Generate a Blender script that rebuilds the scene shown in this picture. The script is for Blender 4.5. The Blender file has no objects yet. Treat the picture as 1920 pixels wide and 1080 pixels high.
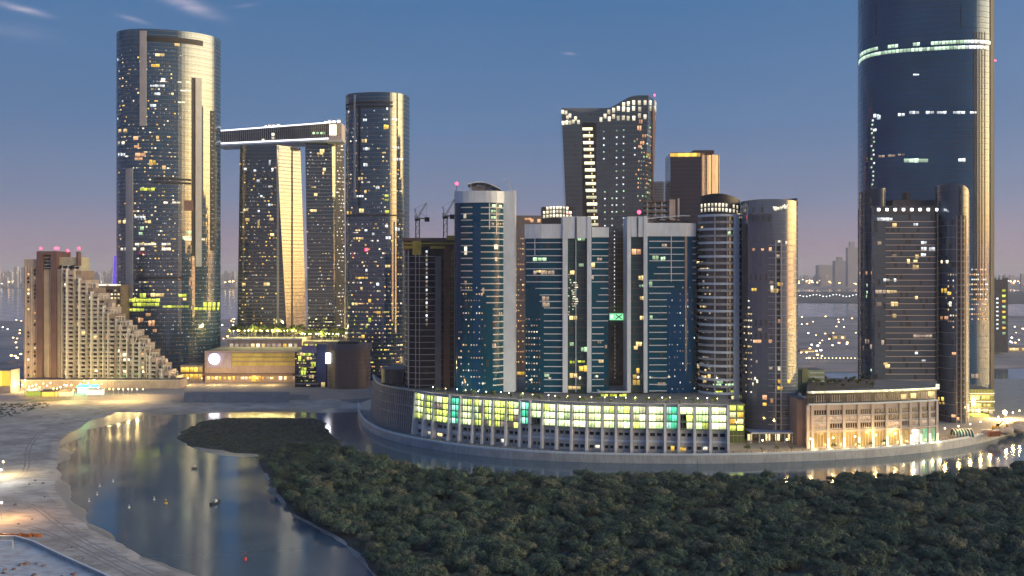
import bpy, bmesh, math, random
from mathutils import Vector, Matrix, noise

R = math.radians
scene = bpy.context.scene
COL = scene.collection
rnd = random.Random(7)

# ------------------------------------------------------------------ camera
F, PCX, HY, CZ = 1900.0, 960.0, 512.0, 94.0      # focal length (px of a 1920 frame), centre, horizon row, camera height
cd = bpy.data.cameras.new('camera')
cd.sensor_width = 36.0
cd.lens = 36.0 * F / 1920.0
cd.shift_y = -(540.0 - HY) / 1920.0
cd.clip_start = 1.0
cd.clip_end = 120000.0
cam = bpy.data.objects.new('camera', cd)
COL.objects.link(cam)
cam.location = (0, 0, CZ)
cam.rotation_euler = (R(90), 0, 0)
scene.camera = cam

# ------------------------------------------------------------------ dusk sky and the last of the sun (to the right of the view)
SUN_AZ, SUN_EL = R(102), R(1.2)                   # azimuth clockwise from +Y
world = bpy.data.worlds.new('World')
scene.world = world
world.use_nodes = True
wt = world.node_tree
wt.nodes.clear()
def wn(kind, **kw):
    n = wt.nodes.new(kind)
    for k, v in kw.items():
        setattr(n, k, v)
    return n
w_out = wn('ShaderNodeOutputWorld')
w_bg = wn('ShaderNodeBackground')
w_sky = wn('ShaderNodeTexSky', sky_type='NISHITA', sun_disc=False)
w_sky.sun_elevation = SUN_EL
w_sky.sun_rotation = SUN_AZ
w_sky.altitude = 50
w_sky.air_density = 1.0
w_sky.dust_density = 1.6
w_sky.ozone_density = 2.0
w_sep = wn('ShaderNodeSeparateXYZ')
w_tc = wn('ShaderNodeTexCoord')
wt.links.new(w_tc.outputs['Generated'], w_sep.inputs[0])
# twilight colours by height above the horizon: mauve belt low down, blue above (values divided by the strength below)
SKY_STR = 0.15
def w_ramp_node(stops, fac):
    r = wn('ShaderNodeValToRGB')
    e = r.color_ramp.elements
    e[0].position, e[0].color = stops[0][0], (*stops[0][1], 1)
    e[1].position, e[1].color = stops[-1][0], (*stops[-1][1], 1)
    for p_, c_ in stops[1:-1]:
        q = e.new(p_); q.color = (*c_, 1)
    wt.links.new(fac, r.inputs[0])
    return r.outputs[0]
def w_scale(sock, k):
    n = wn('ShaderNodeVectorMath', operation='SCALE')
    wt.links.new(sock, n.inputs[0])
    if isinstance(k, float): n.inputs[3].default_value = k
    else: wt.links.new(k, n.inputs[3])
    return n.outputs[0]
def w_sum(a, b):
    n = wn('ShaderNodeVectorMath', operation='ADD')
    wt.links.new(a, n.inputs[0]); wt.links.new(b, n.inputs[1])
    return n.outputs[0]
def w_math(op, a, b=0.0):
    n = wn('ShaderNodeMath', operation=op)
    for i, v in enumerate((a, b)):
        if isinstance(v, (int, float)): n.inputs[i].default_value = v
        else: wt.links.new(v, n.inputs[i])
    return n.outputs[0]
base_sky = w_ramp_node([(0.0, (0.245, 0.180, 0.232)), (0.03, (0.215, 0.178, 0.245)), (0.07, (0.135, 0.168, 0.265)), (0.14, (0.080, 0.146, 0.270)), (0.26, (0.046, 0.124, 0.262)), (0.6, (0.04, 0.12, 0.29)), (1.0, (0.035, 0.105, 0.27))], w_sep.outputs['Z'])
# afterglow around the point where the sun went down
w_h = w_math('SQRT', w_math('ADD', w_math('MULTIPLY', w_sep.outputs['X'], w_sep.outputs['X']), w_math('ADD', w_math('MULTIPLY', w_sep.outputs['Y'], w_sep.outputs['Y']), 1e-5)))
w_cos = w_math('DIVIDE', w_math('ADD', w_math('MULTIPLY', w_sep.outputs['X'], math.sin(SUN_AZ)), w_math('MULTIPLY', w_sep.outputs['Y'], math.cos(SUN_AZ))), w_h)
w_az = wn('ShaderNodeMapRange', interpolation_type='SMOOTHERSTEP')
wt.links.new(w_cos, w_az.inputs[0])
w_az.inputs[1].default_value = 0.64; w_az.inputs[2].default_value = 1.0; w_az.inputs[3].default_value = 0; w_az.inputs[4].default_value = 1
glow = w_ramp_node([(0.0, (0.62, 0.30, 0.10)), (0.05, (0.85, 0.52, 0.15)), (0.12, (0.92, 0.66, 0.25)), (0.24, (0.50, 0.45, 0.30)), (0.42, (0.12, 0.12, 0.11)), (0.7, (0.01, 0.01, 0.012)), (1.0, (0, 0, 0))], w_sep.outputs['Z'])
w_pk = wn('ShaderNodeMapRange', interpolation_type='SMOOTHERSTEP')
wt.links.new(w_cos, w_pk.inputs[0])
w_pk.inputs[1].default_value = -0.2; w_pk.inputs[2].default_value = 0.9; w_pk.inputs[3].default_value = 0; w_pk.inputs[4].default_value = 1
pink = w_ramp_node([(0.0, (0.10, 0.075, 0.065)), (0.10, (0.085, 0.075, 0.065)), (0.3, (0.05, 0.048, 0.048)), (1.0, (0, 0, 0))], w_sep.outputs['Z'])
tot = w_sum(w_scale(base_sky, 1.0 / SKY_STR), w_scale(w_scale(glow, 12.0 / SKY_STR), w_az.outputs[0]))
tot = w_sum(tot, w_scale(w_scale(pink, 1.0 / SKY_STR), w_pk.outputs[0]))
tot = w_sum(tot, w_scale(w_scale(w_sky.outputs[0], 0.5), w_az.outputs[0]))
# a few thin wisps of high cloud low in the north-west: streak shapes in direction space, broken up by noise
w_py = w_math('MAXIMUM', w_sep.outputs['Y'], 0.05)
w_u = w_math('DIVIDE', w_sep.outputs['X'], w_py); w_v = w_math('DIVIDE', w_sep.outputs['Z'], w_py)
w_cmb = wn('ShaderNodeCombineXYZ'); wt.links.new(w_u, w_cmb.inputs[0]); wt.links.new(w_v, w_cmb.inputs[1])
w_map = wn('ShaderNodeMapping'); w_map.inputs['Rotation'].default_value = (0, 0, R(20)); w_map.inputs['Scale'].default_value = (22, 120, 1)
wt.links.new(w_cmb.outputs[0], w_map.inputs[0])
w_noise = wn('ShaderNodeTexNoise'); w_noise.inputs['Scale'].default_value = 1.0; w_noise.inputs['Detail'].default_value = 5; w_noise.inputs['Distortion'].default_value = 0.6
wt.links.new(w_map.outputs[0], w_noise.inputs['Vector'])
mask = None
for cu, cv, L_, W_, an, st in ((-0.483, 0.2605, 0.022, 0.0030, -15, 1.0), (-0.322, 0.266, 0.028, 0.0060, -20, 1.0), (-0.374, 0.2505, 0.014, 0.0022, -16, 0.5), (-0.264, 0.264, 0.010, 0.0018, 6, 0.35), (0.057, 0.2165, 0.006, 0.0014, -4, 0.8), (-0.52, 0.245, 0.06, 0.008, -10, 0.22), (-0.10, 0.30, 0.05, 0.006, -18, 0.6), (-0.75, 0.31, 0.09, 0.012, -14, 0.7), (0.62, 0.36, 0.08, 0.010, -12, 0.5)):
    ca, sa = math.cos(R(an)), math.sin(R(an))
    du, dv = w_math('SUBTRACT', w_u, cu), w_math('SUBTRACT', w_v, cv)
    aa = w_math('DIVIDE', w_math('ADD', w_math('MULTIPLY', du, ca), w_math('MULTIPLY', dv, sa)), L_)
    bb = w_math('DIVIDE', w_math('SUBTRACT', w_math('MULTIPLY', dv, ca), w_math('MULTIPLY', du, sa)), W_)
    q = w_math('MULTIPLY', w_math('EXPONENT', w_math('MULTIPLY', w_math('ADD', w_math('MULTIPLY', aa, aa), w_math('MULTIPLY', bb, bb)), -1.0)), st)
    mask = q if mask is None else w_math('ADD', mask, q)
w_cr = wn('ShaderNodeMapRange'); w_cr.inputs[1].default_value = 0.30; w_cr.inputs[2].default_value = 0.70; w_cr.inputs[3].default_value = 0.15; w_cr.inputs[4].default_value = 0.75
wt.links.new(w_noise.outputs[0], w_cr.inputs[0])
w_fr = w_math('MULTIPLY', w_math('MULTIPLY', mask, w_cr.outputs[0]), w_math('GREATER_THAN', w_sep.outputs['Y'], 0.05))
# broad, very faint unevenness of the haze
w_n2 = wn('ShaderNodeTexNoise'); w_n2.inputs['Scale'].default_value = 2.2; w_n2.inputs['Detail'].default_value = 4
w_m2 = wn('ShaderNodeMapping'); w_m2.inputs['Scale'].default_value = (1, 1, 5); wt.links.new(w_tc.outputs['Generated'], w_m2.inputs[0]); wt.links.new(w_m2.outputs[0], w_n2.inputs['Vector'])
w_r2 = wn('ShaderNodeMapRange'); w_r2.inputs[1].default_value = 0.3; w_r2.inputs[2].default_value = 0.7; w_r2.inputs[3].default_value = 0.95; w_r2.inputs[4].default_value = 1.05
wt.links.new(w_n2.outputs[0], w_r2.inputs[0])
tot = w_scale(tot, w_r2.outputs[0])
w_mixc = wn('ShaderNodeMix', data_type='RGBA', blend_type='MIX'); w_mixc.clamp_factor = True
w_mixc.inputs[7].default_value = (0.44 / SKY_STR, 0.40 / SKY_STR, 0.50 / SKY_STR, 1)
wt.links.new(w_fr, w_mixc.inputs[0]); wt.links.new(tot, w_mixc.inputs[6]); wt.links.new(w_mixc.outputs[2], w_bg.inputs[0])
w_bg.inputs[1].default_value = SKY_STR
wt.links.new(w_bg.outputs[0], w_out.inputs[0])

sl = bpy.data.lights.new('sun', 'SUN')
sl.energy = 0.06
sl.angle = R(20)
sl.color = (1.0, 0.66, 0.36)
sun = bpy.data.objects.new('sun', sl)
COL.objects.link(sun)
sdir = Vector((math.sin(SUN_AZ) * math.cos(SUN_EL + R(2)), math.cos(SUN_AZ) * math.cos(SUN_EL + R(2)), math.sin(SUN_EL + R(2))))
sun.rotation_euler = (-sdir).to_track_quat('-Z', 'Y').to_euler()
sun.location = sdir * 800

vs = scene.view_settings
vs.view_transform = 'Standard'
vs.look = 'None'
vs.gamma = 1.0
vs.exposure = 0.5
vs.use_curve_mapping = False
cy = scene.cycles
cy.use_denoising = True
cy.max_bounces = 6
cy.diffuse_bounces = 2
cy.glossy_bounces = 4
cy.transmission_bounces = 2
cy.volume_bounces = 0
cy.sample_clamp_indirect = 4.0
cy.sample_clamp_direct = 0.0
cy.caustics_reflective = False
cy.caustics_refractive = False

# ------------------------------------------------------------------ pixel helpers: distance comes from the ground that a thing stands on
LAND = 4.0
def gp(px, py, z=0.0):
    d = F * (CZ - z) / (py - HY)
    return ((px - PCX) * d / F, d, z)
def X(px, d): return (px - PCX) * d / F
def Z(py, d): return CZ - (py - HY) * d / F
def proj(x, y, z=0.0): return (PCX + F * x / y, HY + F * (CZ - z) / y)

# ------------------------------------------------------------------ materials
MATS = {}
def newmat(name):
    m = bpy.data.materials.new(name)
    m.use_nodes = True
    nt = m.node_tree
    b = nt.nodes['Principled BSDF']
    MATS[name] = m
    return m, nt, b
def nd(nt, kind, **kw):
    n = nt.nodes.new(kind)
    for k, v in kw.items():
        setattr(n, k, v)
    return n
def mth(nt, op, a, b=None):
    n = nd(nt, 'ShaderNodeMath', operation=op)
    for i, v in enumerate((a, b)):
        if v is None: continue
        if isinstance(v, (int, float)): n.inputs[i].default_value = v
        else: nt.links.new(v, n.inputs[i])
    return n.outputs[0]
def mixc(nt, f, a, b):
    n = nd(nt, 'ShaderNodeMix', data_type='RGBA')
    for i, v in ((0, f), (6, a), (7, b)):
        if isinstance(v, (int, float)): n.inputs[i].default_value = v
        elif isinstance(v, tuple): n.inputs[i].default_value = (*v[:3], 1)
        else: nt.links.new(v, n.inputs[i])
    return n.outputs[2]

def solid(name, col, rough=0.6, metal=0.0, var=0.25, scale=0.15, bump=0.0, col2=None, ior=1.5):
    """painted / stone / concrete surface with blotches, streaks and light grime"""
    m, nt, b = newmat(name)
    tc = nd(nt, 'ShaderNodeTexCoord')
    n1 = nd(nt, 'ShaderNodeTexNoise'); n1.inputs['Scale'].default_value = scale; n1.inputs['Detail'].default_value = 6
    mp = nd(nt, 'ShaderNodeMapping'); mp.inputs['Scale'].default_value = (3, 3, 0.25)
    n2 = nd(nt, 'ShaderNodeTexNoise'); n2.inputs['Scale'].default_value = scale * 4; n2.inputs['Detail'].default_value = 4
    nt.links.new(tc.outputs['Object'], n1.inputs['Vector'])
    nt.links.new(tc.outputs['Object'], mp.inputs[0]); nt.links.new(mp.outputs[0], n2.inputs['Vector'])
    f = mth(nt, 'MULTIPLY', n1.outputs[0], n2.outputs[0])
    mr = nd(nt, 'ShaderNodeMapRange'); mr.inputs[1].default_value = 0.12; mr.inputs[2].default_value = 0.42
    nt.links.new(f, mr.inputs[0])
    lo = tuple(c * (1 - var) for c in col) if col2 is None else col2
    c = mixc(nt, mr.outputs[0], lo, tuple(min(1, c * (1 + var * 0.5)) for c in col))
    nt.links.new(c, b.inputs['Base Color'])
    b.inputs['Roughness'].default_value = rough
    b.inputs['Metallic'].default_value = metal
    b.inputs['IOR'].default_value = ior
    if bump:
        bp = nd(nt, 'ShaderNodeBump'); bp.inputs['Strength'].default_value = bump; bp.inputs['Distance'].default_value = 0.3
        nt.links.new(n1.outputs[0], bp.inputs['Height']); nt.links.new(bp.outputs[0], b.inputs['Normal'])
    return m

def glass(name, col, pw=1.5, ph=3.5, rough=0.05, ior=1.9, jit=0.006, lw=0.06, lh=0.10, linecol=(0.05, 0.055, 0.06), blind=0.05, blindcol=(0.06, 0.06, 0.06), metal=0.0):
    """curtain wall: pane grid in metres (UV), every pane very slightly out of true, some blinds drawn"""
    m, nt, b = newmat(name)
    uv = nd(nt, 'ShaderNodeUVMap')
    sp = nd(nt, 'ShaderNodeSeparateXYZ'); nt.links.new(uv.outputs[0], sp.inputs[0])
    u = mth(nt, 'DIVIDE', sp.outputs[0], pw); v = mth(nt, 'DIVIDE', sp.outputs[1], ph)
    cell = nd(nt, 'ShaderNodeCombineXYZ')
    nt.links.new(mth(nt, 'FLOOR', u), cell.inputs[0]); nt.links.new(mth(nt, 'FLOOR', v), cell.inputs[1])
    wn_ = nd(nt, 'ShaderNodeTexWhiteNoise', noise_dimensions='3D'); nt.links.new(cell.outputs[0], wn_.inputs['Vector'])
    lu = mth(nt, 'LESS_THAN', mth(nt, 'FRACT', u), lw); lv = mth(nt, 'LESS_THAN', mth(nt, 'FRACT', v), lh)
    line = mth(nt, 'MAXIMUM', lu, lv)
    # normal jitter
    vm = nd(nt, 'ShaderNodeVectorMath', operation='SUBTRACT'); nt.links.new(wn_.outputs['Color'], vm.inputs[0]); vm.inputs[1].default_value = (0.5, 0.5, 0.5)
    vs_ = nd(nt, 'ShaderNodeVectorMath', operation='SCALE'); nt.links.new(vm.outputs[0], vs_.inputs[0]); vs_.inputs[3].default_value = jit * 2
    ge = nd(nt, 'ShaderNodeNewGeometry')
    va = nd(nt, 'ShaderNodeVectorMath', operation='ADD'); nt.links.new(ge.outputs['Normal'], va.inputs[0]); nt.links.new(vs_.outputs[0], va.inputs[1])
    vn = nd(nt, 'ShaderNodeVectorMath', operation='NORMALIZE'); nt.links.new(va.outputs[0], vn.inputs[0])
    nt.links.new(vn.outputs[0], b.inputs['Normal'])
    bl = mth(nt, 'LESS_THAN', wn_.outputs['Value'], blind)
    n1 = nd(nt, 'ShaderNodeTexNoise'); n1.inputs['Scale'].default_value = 0.035; n1.inputs['Detail'].default_value = 4
    nt.links.new(uv.outputs[0], n1.inputs['Vector'])
    base = mixc(nt, n1.outputs[0], tuple(c * 0.55 for c in col), tuple(c * 1.5 for c in col))
    c1 = mixc(nt, bl, base, blindcol)
    c2 = mixc(nt, line, c1, linecol)
    nt.links.new(c2, b.inputs['Base Color'])
    r = mth(nt, 'ADD', mth(nt, 'MULTIPLY', line, 0.35), rough)
    nt.links.new(r, b.inputs['Roughness'])
    b.inputs['IOR'].default_value = ior
    b.inputs['Metallic'].default_value = metal
    return m

def lit(name, col, strength, sample=False, pattern=0.75):
    """a lit window or lamp: rooms differ in brightness, curtains and furniture break the glow"""
    m, nt, b = newmat(name)
    oi_ = nd(nt, 'ShaderNodeObjectInfo'); gi_ = nd(nt, 'ShaderNodeNewGeometry')
    rv = mth(nt, 'FRACT', mth(nt, 'ADD', oi_.outputs['Random'], gi_.outputs['Random Per Island']))
    va = nd(nt, 'ShaderNodeVectorMath', operation='MULTIPLY_ADD')
    uvn = nd(nt, 'ShaderNodeUVMap'); nt.links.new(uvn.outputs[0], va.inputs[0]); va.inputs[1].default_value = (2.6, 1.3, 1)
    cm = nd(nt, 'ShaderNodeCombineXYZ'); r50 = mth(nt, 'MULTIPLY', rv, 57.0)
    nt.links.new(r50, cm.inputs[0]); nt.links.new(r50, cm.inputs[2]); nt.links.new(cm.outputs[0], va.inputs[2])
    n1 = nd(nt, 'ShaderNodeTexNoise'); n1.inputs['Scale'].default_value = 1.6; n1.inputs['Detail'].default_value = 3
    nt.links.new(va.outputs[0], n1.inputs['Vector'])
    mr = nd(nt, 'ShaderNodeMapRange'); mr.inputs[1].default_value = 0.3; mr.inputs[2].default_value = 0.68; mr.inputs[3].default_value = 1 - pattern; mr.inputs[4].default_value = 1.25
    nt.links.new(n1.outputs[0], mr.inputs[0])
    suv = nd(nt, 'ShaderNodeSeparateXYZ'); nt.links.new(uvn.outputs[0], suv.inputs[0])
    gr = nd(nt, 'ShaderNodeMapRange', interpolation_type='SMOOTHSTEP'); gr.inputs[1].default_value = 0.1; gr.inputs[2].default_value = 0.9; gr.inputs[3].default_value = 0.6; gr.inputs[4].default_value = 1.35  # ceiling light put into the pane's glow, brighter towards the top
    nt.links.new(suv.outputs[1], gr.inputs[0])
    rb = nd(nt, 'ShaderNodeMapRange'); rb.inputs[3].default_value = 0.30 if pattern else 1.0; rb.inputs[4].default_value = 1.35 if pattern else 1.0
    nt.links.new(rv, rb.inputs[0])
    s = mth(nt, 'MULTIPLY', mth(nt, 'MULTIPLY', mth(nt, 'MULTIPLY', mr.outputs[0], rb.outputs[0]), gr.outputs[0]), strength) if pattern else None
    b.inputs['Base Color'].default_value = (*[c * 0.3 for c in col], 1)
    b.inputs['Emission Color'].default_value = (*col, 1)
    if s is not None: nt.links.new(s, b.inputs['Emission Strength'])
    else: b.inputs['Emission Strength'].default_value = strength
    b.inputs['Roughness'].default_value = 0.2
    m.cycles.emission_sampling = 'AUTO' if sample else 'NONE'
    return m

# ------------------------------------------------------------------ mesh builder
class MB:
    def __init__(s): s.v, s.f, s.uv, s.mi = [], [], [], []
    def quad(s, a, b, c, d, uv=None, mi=0):
        i = len(s.v); s.v += [tuple(a), tuple(b), tuple(c), tuple(d)]; s.f.append((i, i + 1, i + 2, i + 3))
        s.uv += uv or [(0, 0), (1, 0), (1, 1), (0, 1)]; s.mi.append(mi)
    def tri(s, a, b, c, mi=0):
        i = len(s.v); s.v += [tuple(a), tuple(b), tuple(c)]; s.f.append((i, i + 1, i + 2)); s.uv += [(0, 0), (1, 0), (1, 1)]; s.mi.append(mi)
    def hexa(s, p, mi=0):
        """8 corners: bottom 0-3 CCW, top 4-7"""
        i = len(s.v); s.v += [tuple(q) for q in p]
        for f in ((3, 2, 1, 0), (4, 5, 6, 7), (0, 1, 5, 4), (1, 2, 6, 5), (2, 3, 7, 6), (3, 0, 4, 7)):
            s.f.append(tuple(i + k for k in f)); s.mi.append(mi)
            a, b_ = Vector(p[f[0]]), Vector(p[f[1]]); c_ = Vector(p[f[3]])
            w, h = (b_ - a).length, (c_ - a).length
            s.uv += [(0, 0), (w, 0), (w, h), (0, h)]
    def box(s, x0, x1, y0, y1, z0, z1, mi=0):
        s.hexa([(x0, y0, z0), (x1, y0, z0), (x1, y1, z0), (x0, y1, z0), (x0, y0, z1), (x1, y0, z1), (x1, y1, z1), (x0, y1, z1)], mi)
    def bar(s, a, b, w, h=None, mi=0, w2=None):
        """square bar from a to b, optionally tapering"""
        a, b = Vector(a), Vector(b); h = h or w; w2 = w if w2 is None else w2
        d = (b - a).normalized(); up = Vector((0, 0, 1)) if abs(d.z) < 0.95 else Vector((0, 1, 0))
        x = d.cross(up).normalized(); y = x.cross(d).normalized()
        q = w2 / w
        A = [a - x * w / 2 - y * h / 2, a + x * w / 2 - y * h / 2, a + x * w / 2 + y * h / 2, a - x * w / 2 + y * h / 2]
        B = [b - x * w * q / 2 - y * h * q / 2, b + x * w * q / 2 - y * h * q / 2, b + x * w * q / 2 + y * h * q / 2, b - x * w * q / 2 + y * h * q / 2]
        s.hexa(A + B, mi)
    def cyl(s, c, r, z0, z1, n=12, r2=None, mi=0):
        r2 = r if r2 is None else r2
        i = len(s.v)
        for k in range(n):
            a = 2 * math.pi * k / n
            s.v.append((c[0] + r * math.cos(a), c[1] + r * math.sin(a), z0))
        for k in range(n):
            a = 2 * math.pi * k / n
            s.v.append((c[0] + r2 * math.cos(a), c[1] + r2 * math.sin(a), z1))
        per = 2 * math.pi * r
        for k in range(n):
            j = (k + 1) % n
            s.f.append((i + k, i + j, i + n + j, i + n + k)); s.mi.append(mi)
            s.uv += [(per * k / n, z0), (per * (k + 1) / n, z0), (per * (k + 1) / n, z1), (per * k / n, z1)]
        s.f.append(tuple(i + n + k for k in range(n))); s.mi.append(mi); s.uv += [(0, 0)] * n
        s.f.append(tuple(i + k for k in reversed(range(n)))); s.mi.append(mi); s.uv += [(0, 0)] * n
    def ball(s, c, r, n=8, m=5, sz=1.0, mi=0):
        i = len(s.v); 
        for j in range(1, m):
            t = math.pi * j / m
            for k in range(n):
                a = 2 * math.pi * k / n
                s.v.append((c[0] + r * math.sin(t) * math.cos(a), c[1] + r * math.sin(t) * math.sin(a), c[2] + r * sz * math.cos(t)))
        top = len(s.v); s.v.append((c[0], c[1], c[2] + r * sz)); bot = len(s.v); s.v.append((c[0], c[1], c[2] - r * sz))
        for j in range(m - 2):
            for k in range(n):
                q = (k + 1) % n
                s.f.append((i + j * n + k, i + (j + 1) * n + k, i + (j + 1) * n + q, i + j * n + q)); s.mi.append(mi); s.uv += [(0, 0)] * 4
        for k in range(n):
            q = (k + 1) % n
            s.f.append((top, i + k, i + q)); s.mi.append(mi); s.uv += [(0, 0)] * 3
            s.f.append((bot, i + (m - 2) * n + q, i + (m - 2) * n + k)); s.mi.append(mi); s.uv += [(0, 0)] * 3
    def mesh(s, name, mats, off=(0, 0, 0), smooth=False):
        me = bpy.data.meshes.new(name)
        ox, oy, oz = off
        me.from_pydata([(a - ox, b - oy, c - oz) for a, b, c in s.v], [], s.f)
        ul = me.uv_layers.new(name='UVMap')
        flat = [q for uv in s.uv for q in uv]
        ul.data.foreach_set('uv', flat)
        for m in (mats if isinstance(mats, (list, tuple)) else [mats]):
            me.materials.append(m)
        me.polygons.foreach_set('material_index', s.mi)
        if smooth: me.polygons.foreach_set('use_smooth', [True] * len(s.f))
        me.update()
        return me
    def build(s, name, mats, parent=None, smooth=False):
        off = parent_off(parent)
        return link(bpy.data.objects.new(name, s.mesh(name, mats, off, smooth)), parent)
def parent_off(p):
    o = Vector((0, 0, 0))
    while p is not None:
        o += p.location; p = p.parent
    return tuple(o)
def link(o, parent=None):
    COL.objects.link(o)
    if parent is not None: o.parent = parent
    return o
def inst(mesh, name, parent, loc, rz=0.0, scale=None):
    """piece that shares its mesh; loc in world metres"""
    o = bpy.data.objects.new(name, mesh)
    off = parent_off(parent)
    o.location = (loc[0] - off[0], loc[1] - off[1], loc[2] - off[2])
    if rz: o.rotation_euler = (0, 0, rz)
    if scale: o.scale = scale
    return link(o, parent)
def tag(o, label=None, cat=None, group=None, kind=None):
    if label: o['label'] = label
    if cat: o['category'] = cat
    if group: o['group'] = group
    if kind: o['kind'] = kind
    return o
def thing(name, label, cat, loc, group=None):
    o = bpy.data.objects.new(name, None)
    o.empty_display_size = 1
    o.location = loc
    link(o)
    return tag(o, label, cat, group)
def copy_tree(o, parent=None):
    c = o.copy(); COL.objects.link(c); c.parent = parent
    for ch in o.children: copy_tree(ch, c)
    return c

def unit_box(mat, name='pane', depth=0.3):
    m = MB(); m.box(-0.5, 0.5, -depth, 0.25, -0.5, 0.5)
    return m.mesh(name, mat)

# ------------------------------------------------------------------ facade surfaces
def ellipse(cx, cy, a, b, n=2.0, rot=0.0, N=96):
    pts = []
    for k in range(N):
        t = 2 * math.pi * k / N
        c, s_ = math.cos(t), math.sin(t)
        x = a * math.copysign(abs(c) ** (2 / n), c); y = b * math.copysign(abs(s_) ** (2 / n), s_)
        pts.append((cx + x * math.cos(rot) - y * math.sin(rot), cy + x * math.sin(rot) + y * math.cos(rot)))
    return pts
def fit(pts, px0, px1):
    """slide and stretch a plan sideways until its silhouette spans two pixel columns"""
    for _ in range(6):
        q = [PCX + F * x / y for x, y in pts]; a, b = min(q), max(q)
        k = (px1 - px0) / (b - a); ym = sum(p[1] for p in pts) / len(pts)
        xm = ((a + b) / 2 - PCX) * ym / F; xn = ((px0 + px1) / 2 - PCX) * ym / F
        pts = [(xn + (x - xm) * k, y) for x, y in pts]
    return pts
def poly(pts, step=6.0):
    """CCW polygon, edges cut into pieces of about step metres"""
    out = []
    for i, a in enumerate(pts):
        b = pts[(i + 1) % len(pts)]
        L = math.hypot(b[0] - a[0], b[1] - a[1]); n = max(1, round(L / step))
        for k in range(n): out.append((a[0] + (b[0] - a[0]) * k / n, a[1] + (b[1] - a[1]) * k / n))
    return out

class Surf:
    def __init__(s, pb, z0, z1, pt=None, k=1.0, ztop=None):
        s.pb, s.pt, s.z0, s.z1, s.k, s.ztop = pb, pt, z0, z1, k, ztop
        s.n = len(pb); s.cum = [0.0]
        for i in range(s.n):
            a, b = pb[i], pb[(i + 1) % s.n]
            s.cum.append(s.cum[-1] + math.hypot(b[0] - a[0], b[1] - a[1]))
        s.L = s.cum[-1]; s.cache = {}
    def vert(s, i, z):
        a = s.pb[i % s.n]
        if s.pt is None: return a
        b = s.pt[i % s.n]; t = max(0, min(1.0, (z - s.z0) / (s.z1 - s.z0))) ** s.k
        return (a[0] + (b[0] - a[0]) * t, a[1] + (b[1] - a[1]) * t)
    def at(s, u, z):
        u = u % s.L
        lo, hi = 0, s.n
        while hi - lo > 1:
            mid = (lo + hi) // 2
            if s.cum[mid] <= u: lo = mid
            else: hi = mid
        q = (u - s.cum[lo]) / max(1e-6, s.cum[lo + 1] - s.cum[lo])
        a, b = s.vert(lo, z), s.vert(lo + 1, z)
        return (a[0] + (b[0] - a[0]) * q, a[1] + (b[1] - a[1]) * q)
    def nrm(s, u, z):
        a, b = s.at(u - 0.3, z), s.at(u + 0.3, z)
        dx, dy = b[0] - a[0], b[1] - a[1]; L = math.hypot(dx, dy) or 1
        return (dy / L, -dx / L)
    def u_px(s, px, z):
        key = 0 if s.pt is None else round(z / 4)
        if key not in s.cache:
            zz = z if s.pt is None else key * 4
            tab = []
            N = 700
            for k in range(N):
                u = s.L * k / N; p = s.at(u, zz); n = s.nrm(u, zz)
                if p[0] * n[0] + p[1] * n[1] < 0: tab.append((PCX + F * p[0] / p[1], u))
            s.cache[key] = tab
        return min(s.cache[key], key=lambda t: abs(t[0] - px))[1]
    def uz(s, px, py):
        z = 100.0
        for _ in range(3):
            u = s.u_px(px, z); z = Z(py, s.at(u, z)[1])
        return u, z

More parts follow.
